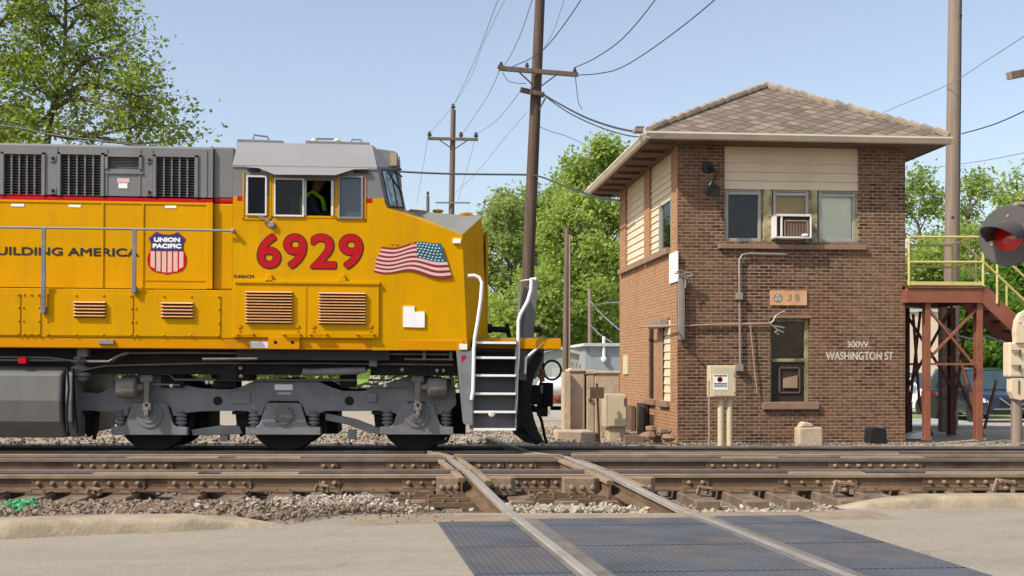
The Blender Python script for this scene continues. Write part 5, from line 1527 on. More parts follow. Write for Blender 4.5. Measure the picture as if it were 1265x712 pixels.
# --- driver in the cab
def person_mesh():
    V, E, Rr = [], [], []
    def v(p, r, par=None):
        V.append(p); Rr.append(r)
        if par is not None: E.append((par, len(V)-1))
        return len(V)-1
    pel = v((0,0,0), .15); ab = v((.01,0,.2), .14, pel); ch = v((.04,0,.42), .165, ab); nk = v((.07,0,.58), .06, ch); hd0 = v((.10,0,.66), .075, nk); hd = v((.12,0,.74), .095, hd0); v((.12,0,.82), .08, hd)
    v((.215,0,.725), .018, hd)
    hands = []
    for s in (-1, 1):
        hip = v((.05, s*.1, -.03), .1, pel); kn = v((.47, s*.14, .0), .072, hip); an = v((.5, s*.14, -.44), .045, kn); v((.64, s*.15, -.48), .04, an)
        sh_ = v((.04, s*.2, .47), .07, ch); el = v((.16, s*.27, .2), .052, sh_); wr = v((.38, s*.18, .22), .033, el); pm = v((.45, s*.16, .22), .038, wr)
        for k in range(4):
            a = v((.49, s*(.13+.022*k), .225), .011, pm); b = v((.525 + .006*(k in (1,2)), s*(.13+.022*k), .215), .010, a); v((.535, s*(.13+.022*k), .19), .009, b)
        a = v((.45, s*.115, .235), .012, pm); v((.485, s*.105, .22), .010, a)
    me = bpy.data.meshes.new('person'); me.from_pydata(V, E, [])
    o = bpy.data.objects.new('person_rig', me); SC.collection.objects.link(o)
    sk = o.modifiers.new('skin', 'SKIN'); su = o.modifiers.new('sub', 'SUBSURF'); su.levels = 2
    for i, d in enumerate(me.skin_vertices[0].data): d.radius = (Rr[i], Rr[i]); d.use_root = i == 0
    bpy.context.view_layer.update()
    m2 = bpy.data.meshes.new_from_object(o.evaluated_get(bpy.context.evaluated_depsgraph_get()))
    bpy.data.objects.remove(o)
    for m_ in (M['cloth'], M['skin'], M['vest']): m2.materials.append(m_)
    for p in m2.polygons:
        c = p.center; p.use_smooth = True
        p.material_index = 1 if c.z > .58 or (c.x > .36 and .1 < c.z < .3 and abs(c.y) > .1) else 0
    return m2
pm_ = person_mesh()
px_, pz_ = tp(392, 285, 17.1)
person = bpy.data.objects.new('person', pm_); SC.collection.objects.link(person)
person.matrix_world = MT @ Matrix.Translation((px_-.12, 17.22, pz_+.0))
tag(person, 'driver in dark clothes and lime vest seated at the open cab window', 'person')
ORG[person] = (0, 0, 0)
mb = MB()
for s in (-1, 1):
    mb.tube([(.20, s*.06, .14), (.225, s*.08, .3), (.19, s*.11, .48), (.05, s*.12, .575), (-.10, s*.11, .48), (-.14, s*.09, .3), (-.13, s*.07, .14)], [.035]*7, 8)
mb.ring((.03, 0, .16), (0,0,1), .17, .03, 20, 6)
part(person, 'safety_vest', mb, M['vest'], smooth=True)
mb = MB(); mb.ball((.115, 0, .80), .102, (1, .95, .75), 12); part(person, 'hair', mb, M['hair'], smooth=True)
mb = MB()
for s in (-1, 1): mb.ball((.205, s*.035, .745), .013, n=8)
part(person, 'eyes', mb, M['white'], smooth=True)
mb = MB(); mb.box(-.28, -.14, -.22, .22, -.1, .5); mb.box(-.28, .25, -.24, .24, -.26, -.14); mb.box(-.06, .06, -.08, .08, -.7, -.26)
s_ = thing('driver_seat', 'dark padded driver seat inside the cab behind the open window', 'seat', MT, (px_-.12, 17.22, pz_+.0))
ORG[s_] = (0, 0, 0)
part(s_, 'seat_cushion', mb, M['interior'], bevel=.03)
# ------------------------------------------------------------------ brick interlocking tower
B0 = at(837, 549, 21.0); B0.z = 0
MBD = Matrix.Translation(B0) @ Matrix.Rotation(RAD(1.0), 4, 'Z')
def bf(px, py, y=0.0): p = hit(MBD, px, py, 1, y); return p.x, p.z
def bs(px, py, x=0.0): p = hit(MBD, px, py, 0, x); return p.y, p.z
ZG = -.30
WX = bf(1118.3, 400)[0]; DY = bs(765.5, 400)[0]; ZE = bf(980, 181.5)[1] + .02
tower = thing('brick_tower', 'two storey brown brick signal tower with hipped shingle roof and address lettering', 'building', MBD, (WX/2, DY/2, ZG))

def fr(a, b, c, d, y=0.0):
    p, q = bf(a, b, y); r, s = bf(c, d, y); return p, r, s, q       # x0,x1,z0,z1
def sr(a, b, c, d, x=0.0):
    """side wall rectangle: y of pixel columns a (far) and c (near), z given by pixel heights at the near column"""
    y1 = bs(a, b, x)[0]; y0 = bs(c, d, x)[0]
    return y0, y1
UP = fr(895, 183, 1061, 299.5); UP = (UP[0], UP[1], UP[2], ZE)
LO = fr(951.5, 393.5, 1001, 496.5)
T = .28
mb = MB()
mb.wall([0, WX, UP[0], UP[1], LO[0], LO[1]], [ZG, ZE, UP[2], LO[2], LO[3]],
        lambda u, w_: not ((UP[0] < u < UP[1] and w_ > UP[2]) or (LO[0] < u < LO[1] and LO[2] < w_ < LO[3])), 0, T)
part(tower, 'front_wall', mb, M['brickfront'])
# side wall openings
z_sill = bs(827, 306)[1]
p1 = (bs(795.5, 280)[0], bs(772.5, 280)[0]); p2 = (bs(829, 280)[0], bs(802, 280)[0])
ls0 = bs(828, 496)[1]; ls1 = bs(828, 393)[1]
pl = (bs(828, 450)[0], bs(801.5, 450)[0])
z1b = bs(795.5, 316)[1]
mb = MB()
mb.wall([T+.001, DY, p1[0], p1[1], p2[0], p2[1], pl[0], pl[1]], [ZG, ZE, z_sill, ls0, ls1],
        lambda u, w_: not (((p1[0] < u < p1[1] or p2[0] < u < p2[1]) and w_ > z_sill) or (pl[0] < u < pl[1] and ls0 < w_ < ls1)), 0, T, axis=0)
mb.add([(0,0,ZG),(0,T+.001,ZG),(0,T+.001,ZE),(0,0,ZE)], [(0,1,2,3)]) if False else None
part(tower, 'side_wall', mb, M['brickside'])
# corner return of the front wall gets the side brick
mb = MB(); mb.box(-.004, -.0005, 0, T+.002, ZG, ZE); part(tower, 'corner_face', mb, M['brickside'])
mb = MB(); mb.box(WX-T, WX, T+.001, DY, ZG, ZE); mb.box(T+.001, WX-T-.001, DY-T, DY-.001, ZG, ZE)
part(tower, 'rear_wall', mb, M['brickside'])
mb = MB(); mb.box(T+.01, WX-T-.01, T+.2, DY-T-.01, 2.4, 2.5); mb.box(T+.01, WX-T-.01, 2.6, 2.65, ZG, ZE); part(tower, 'inner_floor', mb, M['navyroom'])
# siding panels
def siding(name, x0, x1, z0, z1, y, n, axis, seam=None):
    m = MB(); h = (z1-z0)/n
    for k in range(n):
        a, b = z0 + h*k, z0 + h*(k+1)
        poly = [(y-.022, a), (y+.03, a), (y+.03, b), (y, b)]
        if axis == 1: m.prism(poly, 0, x0, x1)
        else: m.prism(poly, 1, x0, x1)
    if seam: m.box(seam-.012, seam+.012, y-.014, y-.002, z0, z1)
    return part(tower, name, m, M['cream'])
zp = bf(980, 234.5)[1]
siding('siding_panel', UP[0]+.001, UP[1]-.001, zp, ZE-.01, .05, 5, 1, bf(1001.5, 210)[0])
siding('siding_panel', p1[0], p1[1], z_sill, ZE-.01, .06, 12, 0)
yw0, yw1 = bs(828, 280)[0]+.02, bs(814, 280)[0]; zw = bs(828, 245)[1]
siding('siding_panel', p2[0], p2[1], zw, ZE-.01, .06, 7, 0)
siding('siding_panel', yw1, p2[1], z_sill, zw, .06, 7, 0)
# upper windows
def window(x0, x1, z0, z1, y, rail_px, room, name='window', glass='clearglass', blind=None):
    m = MB(); f = .055
    m.box(x0, x0+f, y, y+.07, z0, z1); m.box(x1-f, x1, y, y+.07, z0, z1); m.box(x0+f, x1-f, y, y+.07, z1-f*.6, z1); m.box(x0+f, x1-f, y, y+.07, z0, z0+f*1.1)
    if rail_px: zz = bf(980, rail_px, y)[1]; m.box(x0+f, x1-f, y-.012, y+.06, zz-.03, zz+.03)
    w_ = part(tower, name, m, M['alu'], bevel=.005)
    m = MB(); m.box(x0+f, x1-f, y+.035, y+.042, z0+f, z1-f*.6); part(w_, 'pane', m, M[glass])
    m = MB(); m.box(x0+f*.5, x1-f*.5, y+.062, y+.08, z0+f*.5, z1-.02); part(w_, blind or 'blind', m, room)
    return w_
for a, b, room, rl in ((897.5, 941.5, M['navyroom'], 239.8), (956.5, 1000.5, M['brownblind'], 240.2), (1013, 1058.5, M['blind'], 240.8)):
    x0 = bf(a, 260)[0]; x1 = bf(b, 260)[0]
    window(x0, x1, UP[2]+.002, zp-.003, .07, rl, room)
for a, b in ((942, 956), (1001, 1012.5)):
    x0 = bf(a, 260)[0]; x1 = bf(b, 260)[0]; m = MB(); m.box(x0+.035, x1-.035, .03, .16, UP[2], zp-.002); m.box(x0, x1, .10, .17, UP[2], zp-.002)
    part(tower, 'mullion_post', m, M['peel'])
m = MB(); m.box(UP[0]+.001, bf(897.4,260)[0], .06, .16, UP[2], zp-.002); m.box(bf(1058.6,260)[0], UP[1]-.001, .06, .16, UP[2], zp-.002); part(tower, 'window_jamb', m, M['peel'])
def sill(px0, py0, px1, py1, d=.07):
    a = fr(px0, py0, px1, py1, -d); m = MB(); m.box(a[0], a[1], -d, .06, a[2], a[3]); return part(tower, 'stone_sill', m, M['stone'], bevel=.012)
sill(888, 301, 1071, 309)
sill(943, 497, 1012.5, 506)
for a, b, zt in ((bs(796.5,320)[0], bs(767.5,320)[0], z_sill), (bs(827.5,310)[0], bs(797.5,310)[0], z_sill)):
    m = MB(); m.box(-.09, .055, a, b, zt-.13, zt-.001); part(tower, 'stone_sill', m, M['stone'], bevel=.012)
for a, b in ((827.5, 816), (810, 800)):
    y0, y1 = bs(a, 500)[0], bs(b, 500)[0]; m = MB(); m.box(-.07, .05, y0, y1, ls0-.12, ls0-.001); part(tower, 'stone_sill', m, M['stone'], bevel=.01)
# narrow window of the upper side wall
m = MB(); f = .05
m.box(.02, .09, yw0, yw0+f, z_sill, zw); m.box(.0, .09, yw1-f*.6, yw1+.02, z_sill, zw+.02); m.box(.02, .09, yw0, yw1, zw-f*.6, zw)
wv = part(tower, 'window', m, M['alu'])
m = MB(); m.box(.05, .056, yw0+f, yw1-f, z_sill+.01, zw-.03); part(wv, 'pane', m, M['clearglass'])
m = MB()
for k in range(9):
    y = yw0+.02+(yw1-yw0-.04)*k/8; m.cyl((.12, y, z_sill), (.12, y, zw), .045, n=8)
part(wv, 'curtain', m, M['blind'], smooth=True)
# lower boarded window of the side wall
yc = bs(819, 450)[0]
m = MB(); m.box(.05, .08, yc, pl[1], ls0, ls1); part(tower, 'boarded_panel', m, M['brownboard'])
m = MB(); m.box(.02, .06, pl[1]-.09, pl[1]-.03, ls0, ls1-.02); m.box(.02, .06, pl[1]-.24, pl[1]-.20, ls0, ls1-.02); m.box(.0, .1, yc-.02, yc+.02, ls0, ls1); part(tower, 'window_jamb', m, M['darkboard'])
siding('siding_panel', pl[0], yc-.03, ls0, ls1, .03, 10, 0)
# lower front window
y = .10; z_mid = bf(975, 445.5, y)[1]
m = MB()
x0, x1, z0, z1 = LO; f = .055
m.box(x0+.002, x0+f, y, y+.08, z0, z1); m.box(x1-f*1.3, x1-.002, y-.01, y+.08, z0, z1); m.box(x0+f, x1-f*1.6, y, y+.08, z1-f, z1); m.box(x0+f, x1-f*1.6, y-.01, y+.07, z_mid-.03, z_mid+.035)
lw = part(tower, 'window', m, M['greenframe'], 'weathered green window frame, lower sash boarded dark', bevel=.006)
m = MB(); m.box(x0+f, x1-f*1.6, y+.04, y+.046, z_mid, z1-f); part(lw, 'pane', m, M['clearglass'])
m = MB(); m.box(x0+f, x1-f, y+.10, y+.12, z_mid-.1, z1-.02); part(lw, 'dark_blind', m, M['soffit'])
m = MB()
for k in range(0):
    a = bf(963+4*k, 421+2*(k % 3)+k*1.5, y+.25); m.ball((a[0], y+.26, a[1]), .06, (1.3,.4,.45), 6)

m = MB(); m.box(x0+f, x1-f*1.6, y+.02, y+.05, z0, z_mid-.03); db = part(lw, 'boarded_sash', m, M['darkboard'])
q = fr(962, 453.5, 988.5, 486, y); 
m = MB()
for (a, b, c, d) in ((q[0], q[0]+.03, q[2], q[3]), (q[1]-.03, q[1], q[2], q[3]), (q[0], q[1], q[3]-.03, q[3]), (q[0], q[1], q[2], q[2]+.03)): m.box(a, b, y-.01, y+.02, c, d)
part(db, 'inner_frame', m, M['soffit'])
q = fr(967.5, 464, 984.5, 479.5, y); m = MB(); m.prism([(q[0], q[2]), (q[1], q[2]), (q[1], q[3]), (q[0], q[3]-.06)], 1, y-.03, y+.015); part(db, 'tan_patch', m, M['board'])
# lintel strip over the lower window
q = fr(950, 389.5, 1003, 393.2); m = MB(); m.box(q[0], q[1], -.012, .1, q[2]+.001, q[3]); part(tower, 'steel_lintel', m, M['stone'])

# ---- roof
OVF, OVS = .50, .62
ex0, ex1 = bf(801, 175, -OVF)[0], bf(1172, 178, -OVF)[0]
ey0, ey1 = -OVF, DY + .62
zr0 = ZE + .13
ra = hit(MBD, 946.5, 107, 1, 1.75)
apex_x, apex_z = (ex0+ex1)/2, ra.z
apex_x = ra.x
r0, r1 = 1.75, ey1 - 1.75 - OVF*.0
C0, C1, C2, C3 = (ex0, ey0, zr0), (ex1, ey0, zr0), (ex1, ey1, zr0), (ex0, ey1, zr0)
A, Bk = (apex_x, r0, apex_z), (apex_x, max(r1, r0+.6), apex_z)
m = MB(); m.add([C0, C1, A], [(0,1,2)], 0); m.add([C2, C3, Bk], [(0,1,2)], 0); m.add([C1, C2, Bk, A], [(0,1,2,3)], 1); m.add([C3, C0, A, Bk], [(0,1,2,3)], 1)
roof = part(tower, 'roof', m, [M['shinglefront'], M['shingleside']], recalc=False)
m = MB(); Rr = random.Random(4)
def lp(a, b, t): return Vector(a) * (1-t) + Vector(b) * t
for a, b, n in ((C0, A, 15), (C1, A, 15), (A, Bk, 6), (C2, Bk, 15), (C3, Bk, 15)):
    for k in range(n):
        p, q = lp(a, b, k/n), lp(a, b, (k+1)/n)
        up = Vector((0,0,.012 + .012*Rr.random()))
        m.tube([p + up*.3, q + up + Vector((0,0,.02))], [.068, .078], 7)
part(roof, 'ridge_tiles', m, M['ridge'], smooth=True)
m = MB(); p = lp(C0, A, .02); m.box(p.x-.28, p.x-.12, p.y+.1, p.y+.3, p.z-.02, p.z+.05); m.box(p.x-.26, p.x-.1, p.y+.1, p.y+.3, p.z+.06, p.z+.08)
part(roof, 'tile_stub', m, M['ridge'])
# shingle eave edge and gutters
m = MB(); m.box(ex0, ex1, ey0-.02, ey0+.12, zr0-.035, zr0-.004); m.box(ex0, ex0+.1, ey0, ey1, zr0-.035, zr0-.004); m.box(ex1-.1, ex1, ey0, ey1, zr0-.035, zr0-.004)
part(roof, 'eave_edge', m, M['ridge'])
gp = [(0,.0),(-.015,-.02),(-.03,-.045),(-.075,-.07),(-.085,-.075),(-.085,-.115),(-.05,-.125),(0,-.125)]
m = MB(); m.prism([(ey0+.02 + a*1.2, zr0-.03 + b) for a, b in [(-.0,0),(-.09,0),(-.095,-.03),(-.075,-.07),(-.055,-.115),(0,-.125)]], 0, ex0-.06, bf(1174.5, 178, ey0)[0])
part(tower, 'gutter', m, M['gutter'])
m = MB(); m.prism([(ex0+.02 + a*1.2, zr0-.03 + b) for a, b in [(-.0,0),(-.09,0),(-.095,-.03),(-.075,-.07),(-.055,-.115),(0,-.125)]], 1, ey0-.06, ey1)
part(tower, 'gutter', m, M['gutter'])
m = MB(); m.box(ex0+.03, ex1-.03, ey0+.03, ey0+.06, zr0-.17, zr0-.04); m.box(ex0+.03, ex0+.06, ey0+.03, ey1-.03, zr0-.17, zr0-.04); m.box(ex1-.06, ex1-.03, ey0+.03, ey1-.03, zr0-.17, zr0-.04); m.box(ex0+.03, ex1-.03, ey1-.06, ey1-.03, zr0-.17, zr0-.04)
part(tower, 'fascia', m, M['soffit'])
m = MB(); m.box(ex0+.061, ex1-.061, ey0+.061, ey1-.061, zr0-.16, zr0-.14)
for k in range(9):
    y = ey0 + .3 + k*(ey1-ey0-.6)/8; m.box(ex0+.07, ex0+.55, y-.03, y+.03, zr0-.21, zr0-.161)
part(tower, 'soffit', m, M['soffit'])
# address lettering painted on the bricks
m = MB(); q = fr(1046.5, 421.3, 1073.5, 429.6); text(m, '300W.', q[0], q[1]+.02, q[2], q[3], -.002, .006)
q = fr(1020, 434.5, 1103.5, 445); text(m, 'WASHINGTON ST', q[0], q[1], q[2], q[3], -.002, .007)
part(tower, 'address_lettering', m, M['chalk'], recalc=False)

# ---- things fixed to or standing by the tower
m = MB(); q = fr(951.5, 359, 997, 377.5, -.03)
s_ = thing('name_board', 'peach coloured name board with emblem and letters J B on front wall', 'sign', MBD, (q[0], 0, q[2]))
m.box(q[0], q[1], -.03, -.003, q[2], q[3]); part(s_, 'board', m, M['bronze'], bevel=.004)
m = MB()
for ch, a, b in (('J', 972.3, 977.8), ('B', 982.2, 988.3)):
    e = fr(a, 363.8, b, 372.3, -.03); text(m, ch, e[0], e[1], e[2], e[3], -.031, .008)
part(s_, 'letters', m, M['olive'], recalc=False)
c = bf(960.8, 368.2, -.03); k = .0865/5.6
m = MB(); m.lathe((c[0], -.031, c[1]), (0,-1,0), [(0,.088),(.003,.086)], 24, 0)
def L2(a, b): return (c[0]+a*k, c[1]+b*k)
for rot in (90, 210, 330):
    r = RAD(rot)
    m.prism([L2(u*math.cos(r)-v*math.sin(r), u*math.sin(r)+v*math.cos(r)) for u, v in ((.6,-.2),(4.4,-1.7),(4.9,.2),(3.2,2.2),(1.2,1.5))], 1, -.0385, -.0345, 1)
part(s_, 'emblem', m, [M['olive'], M['palegreen']])
# air conditioner
q = fr(958, 264.5, 1002.5, 295, -.22)
ac = thing('air_conditioner', 'white boxy window air conditioner under the middle upper window', 'air conditioner', MBD, (q[0], -.1, q[2]))
m = MB(); x0, x1, z0, z1 = q; m.box(x0+.03, x1-.03, -.19, .14, z0+.03, z1-.03); part(ac, 'core', m, M['interior'])
m = MB(); m.box(x0, x1, -.24, .10, z1-.045, z1); m.box(x0, x1, -.24, .10, z0, z0+.035); m.box(x0, x0+.025, -.24, .1, z0, z1); m.box(x1-.03, x1, -.24, .1, z0, z1); m.box(x0+.10, x0+.135, -.235, -.19, z0+.03, z1-.04)
part(ac, 'casing', m, M['dirtywhite'], bevel=.008)
m = MB(); u0, u1, w0, w1 = x0+.17, x1-.06, z0+.05, z1-.11
for (a, b, c_, d) in ((u0, u1, w1-.025, w1), (u1-.03, u1, w0, w1), (u0, u0+.02, w0, w1)): m.box(a, b, -.225, -.2, c_, d)
for k in range(16): xx = u0+(u1-u0)*k/16; m.box(xx, xx+.008, -.212, -.2, w0, w1)
part(ac, 'grille', m, M['pinkpipe'])
m = MB(); m.ball((x1-.13, -.235, z0+.06), .06, (1.2,.4,.5), 10); part(ac, 'control_cover', m, M['white'], smooth=True)
m = MB(); m.bar((x0+.07, -.15, z0), (x0+.07, -.02, z0-.09), .03, .03); m.bar((x1-.1, -.15, z0), (x1-.1, -.02, z0-.09), .03, .03); part(ac, 'bracket', m, M['soffit'])
# horn lamp on the wall
a = bf(882, 237, -.38); b = bf(874, 207, 0)
hl = thing('wall_lamp', 'black bell shaped lamp on a bracket beside the upper windows', 'lamp', MBD, (b[0], 0, b[1]))
m = MB(); m.lathe((a[0]-.05, -.16, a[1]+.04), (.2,-1,-.12), [(0,.05),(.02,.085),(.1,.10),(.22,.115),(.24,.13),(.20,.115),(.12,.07)], 18); part(hl, 'lamp_shade', m, M['blackpaint'], smooth=True)
m = MB(); m.tube([(b[0], .0, b[1]), (b[0]+.04, -.10, b[1]-.02), (b[0]+.12, -.2, b[1]-.12), (a[0]-.03, -.2, a[1]+.14)], .032, 8); m.lathe((b[0], -.001, b[1]), (0,-1,0), [(0,.12),(.03,.11)], 12); part(hl, 'bracket', m, M['blackpaint'], smooth=True)
# conduits
def conduit(label, pts, r, mat, boxes=(), y=-.06, name='conduit'):
    P = [(bf(a, b, y)[0], y, bf(a, b, y)[1]) for a, b in pts]
    t = thing(name, label, 'conduit', MBD, P[-1], 'pipes and conduits on the front wall')
    m = MB(); m.tube(P, r, 8); part(t, 'pipe', m, mat, smooth=True)
    for a, b, c_, d in boxes:
        q = fr(a, b, c_, d, y-.04); m = MB(); m.box(q[0], q[1], y-.05, -.003, q[2], q[3]); part(t, 'junction_box', m, M['galv'], bevel=.008)
    return t
conduit('grey conduit bent at the top, with two junction boxes, left of the name board', [(972,314.5),(925,313.5),(917,315),(913.5,321),(913.5,366),(914.5,455)], .021, M['galv'], [(910,362,918,370.5),(910,450.5,918.5,459)])
conduit('horizontal conduit running from the corner to the lower window', [(786.5+52,403),(880,401.5),(915,400.8),(952,400)], .022, M['pinkpipe'], y=-.05)
conduit('thin loose pinkish pipe hanging below the horizontal conduit', [(927,402),(930,435),(935.5,487)], .014, M['pinkpipe'])
# service mast at the corner
t = thing('service_mast', 'grey square service mast with frayed wires on the tower corner', 'pipe', MBD, (bf(842,420,-.07)[0], -.07, bf(842,420,-.07)[1]))
a = fr(838.2, 338, 845.2, 420, -.10); m = MB(); m.box(a[0], a[1], -.14, -.04, a[2], a[3]); m.box(a[0]+.03, a[1]-.03, -.147, -.139, a[2]+.02, a[3]-.05); part(t, 'mast', m, M['galv'], bevel=.012)
m = MB(); Rr = random.Random(9)
for pts in ([(842,340),(838,337),(833,338.5)], [(842,339),(848,341),(852,342),(856,340)], [(844,338),(850,337),(855,339.5)], [(845,341),(847,348),(846,356)], [(841,341),(849,344),(851,350)], [(846,336),(841,334),(836,336)]):
    m.tube([(bf(p, q, -.16)[0], -.16 - .04*Rr.random(), bf(p, q, -.16)[1]) for p, q in pts], .014, 6)
part(t, 'service_wires', m, M['galv'], smooth=True)
a = bs(788, 404, -.25); b = bs(836.5, 402.5, -.12)
m = MB(); m.tube([(-.22, a[0], a[1]), (-.12, b[0], b[1])], .022, 8); solo('side_pipe', 'horizontal rusty pipe crossing above the boarded side window', 'pipe', m, M['pinkpipe'], MBD, smooth=True)
y0, y1 = bs(817.5, 399, -.12)[0], bs(803, 399, -.12)[0]; z0, z1 = bs(817.5, 404.5, -.12)[1], bs(817.5, 394, -.12)[1]
m = MB(); m.box(-.16, -.003, y0, y1, z0, z1); solo('meter_box', 'small grey meter box over the boarded side window', 'box', m, M['galv'], MBD, bevel=.012)
y0, y1 = bs(836.3, 330, -.03)[0], bs(826.5, 330, -.03)[0]; z0, z1 = bs(831, 349.5, -.03)[1], bs(831, 312.5, -.03)[1]
m = MB(); m.box(-.03, -.003, y0, y1, z0, z1); s2 = thing('notice_board', 'plain white notice board on the side wall by the corner', 'sign', MBD, (-.02, y0, z0)); part(s2, 'board', m, M['white'], bevel=.004)
m = MB()
for k in range(5): zz = z0 + (z1-z0)*(.2+.13*k); m.box(-.034, -.031, y0+.10, y1-.1, zz, zz+.02)
part(s2, 'faint_lines', m, M['dirtywhite'])
y0, y1 = bs(775, 450, -.03)[0], bs(769.5, 450, -.03)[0]; z0, z1 = bs(772, 462.5, -.03)[1], bs(772, 439, -.03)[1]
m = MB(); m.box(-.03, -.003, y0, y1, z0, z1); solo('wall_plate', 'small cream plate low on the side wall near its far end', 'plate', m, M['meterbox'], MBD)
for px0, px1, py0, py1, lab in ((790, 799, 499, 530, 'dark steel cover leaning on the side wall below the boarded window'), (775.5, 783, 502, 528, 'narrow grey steel cover leaning on the side wall at its far end')):
    y0, y1 = bs(px1, 510, -.06)[0], bs(px0, 510, -.06)[0]; m = MB(); m.box(-.12, -.02, y0, y1, -.22, bs(px1, py0, -.06)[1]); solo('steel_cover', lab, 'panel', m, M['darkboard'] if px0 > 780 else M['soffit'], MBD, bevel=.01)
# frayed wires on the lower window
t = MB()
for pts in ([(951,400),(955,397),(958,391),(964,387),(970,384.5)], [(952,400.5),(956,404),(961,408),(968,411)], [(957,403),(963,404),(969,405.5)], [(956,394),(960,392),(960,388)], [(961,408),(957,411),(962,413)]):
    t.tube([(bf(a, b, -.16)[0], -.16, bf(a, b, -.16)[1]) for a, b in pts], .017, 6)
solo('frayed_cable', 'frayed grey cable ends sticking out over the lower window', 'cable', t, M['galv'], MBD, smooth=True)

# electrical box on posts
YE = 20.0
def e(px, py): p = at(px, py, YE); return p.x, p.z
p, q = e(879.5, 451.5), e(909.5, 491)
eb_ = thing('electrical_box', 'beige electrical cabinet with warning notice on round posts before the tower', 'electrical box', IDM, (p[0], YE, -.3))
m = MB(); m.box(p[0]-.03, q[0], YE, YE+.26, q[1], p[1]); part(eb_, 'cabinet', m, M['meterbox'], bevel=.012)
m = MB(); a, b = e(880.5, 453.5), e(908.5, 489.5); m.box(a[0], b[0], YE-.016, YE-.001, b[1], a[1]); dr = part(eb_, 'door', m, M['meterbox'], bevel=.008)
m = MB(); a, b = e(905.8, 460), e(907.6, 465.5); m.box(a[0], b[0], YE-.03, YE-.016, b[1], a[1]); a = e(907, 485); m.lathe((a[0], YE-.016, a[1]), (0,-1,0), [(0,.016),(.014,.014)], 8); part(dr, 'latch', m, M['galv'])
m = MB(); a, b = e(880.8, 462.8), e(899, 481.8); m.box(a[0], b[0], YE-.02, YE-.0165, b[1], a[1]); nt_ = part(eb_, 'notice', m, M['white'])
m = MB(); a, b = e(882, 466.2), e(898, 463.8); text(m, 'NO TRESPASSING', a[0], b[0], a[1], b[1], YE-.021, .01, mi=0) if False else None
for k, (u, v) in enumerate(((463.6,465.2),(473.4,474.6),(475.4,476.4),(477.3,478.1))):
    for j in range(7):
        a = e(882 + 2.3*j, v); b = e(883.7 + 2.3*j + (.3 if (j+k) % 2 else 0), u); m.box(a[0], b[0], YE-.0225, YE-.0205, a[1], b[1], 0)
a = e(889, 469); m.lathe((a[0], YE-.0205, a[1]), (0,-1,0), [(0,.05),(.001,.05),(.001,.036),(.0,.036)], 18, 1); a, b = e(888.4, 471.3), e(889.8, 467); m.box(a[0], b[0], YE-.0235, YE-.0205, a[1], b[1], 0)
part(nt_, 'notice_print', m, [M['blackpaint'], M['red']])
for px, r, mt in ((877, .022, 'pinkpipe'), (892.5, .058, 'meterbox'), (903.5, .055, 'meterbox')):
    a = e(px, 480); m = MB(); m.cyl((a[0], YE+.13 if r > .03 else YE+.05, -.3), (a[0], YE+.13 if r > .03 else YE+.05, q[1] + (.3 if r < .03 else .001)), r, n=14); part(eb_, 'post', m, M[mt], smooth=True)

def rock(mb, c, s, seed):
    rg = random.Random(seed)
    vs, fs = [], []
    b = MB(); b.ball((0,0,0), 1, n=8)
    for v in b.v:
        n_ = 1 + .55*noise.noise((v[0]*1.9+seed, v[1]*1.9, v[2]*1.9))
        vs.append((c[0]+v[0]*s[0]*n_, c[1]+v[1]*s[1]*n_, c[2]+v[2]*s[2]*n_))
    mb.add(vs, b.f)
a = at(985, 545, 20.5); b = at(1014.5, 528, 20.5)
m = MB(); m.box(a.x, b.x, 20.4, 20.7, -.22, b.z); m.box(a.x+.05, a.x+.28, 20.45, 20.65, b.z, b.z+.07); m.prism([(a.x+.02, b.z), (a.x+.33, b.z), (a.x+.25, b.z+.08), (a.x+.1, b.z+.11)], 1, 20.44, 20.66)
solo('broken_block', 'broken pale concrete block at the foot of the front wall', 'block', m, M['concrete'], bevel=.03)
a = at(1073, 541, 20.5); b = at(1096, 527.5, 20.5)
m = MB(); m.prism([(a.x, -.15), (b.x, -.15), (b.x-.04, b.z-.03), (a.x+.1, b.z), (a.x+.02, b.z-.04)], 1, 20.45, 20.75); solo('black_housing', 'small black housing lying by the wall near its right corner', 'box', m, M['black'], bevel=.02)
for i, (px, py, sx, sz, lab) in enumerate(((800, 539, .16, .09, 'flat brown rock at the left of the rubble heap'), (815, 534, .18, .08, 'brown slab on top of the rubble heap'), (812, 542, .15, .08, 'round brown rock at the front of the rubble heap'), (826, 541, .13, .09, 'rock at the right end of the rubble heap by the corner'), (804, 531, .12, .08, 'darkest rock at the back of the rubble heap'), (823, 533, .12, .06, 'thin slab at the upper right of the rubble heap'))):
    p = at(px, py, 20.3 + .12*(i % 3)); m = MB(); rock(m, (0,0,0), (sx, .14, sz), i*3.1)
    solo('rock', lab, 'rock', m, M['stone'], Matrix.Translation(p), (0,0,0), group='rubble heap at the tower corner')
p = at(800, 525, 21.3); m = MB(); m.box(p.x-.45, p.x+.35, 21.2, 21.35, -.2, -.02); solo('timber_baulk', 'dark timber baulk lying behind the rubble heap', 'timber', m, M['tie'], bevel=.01)
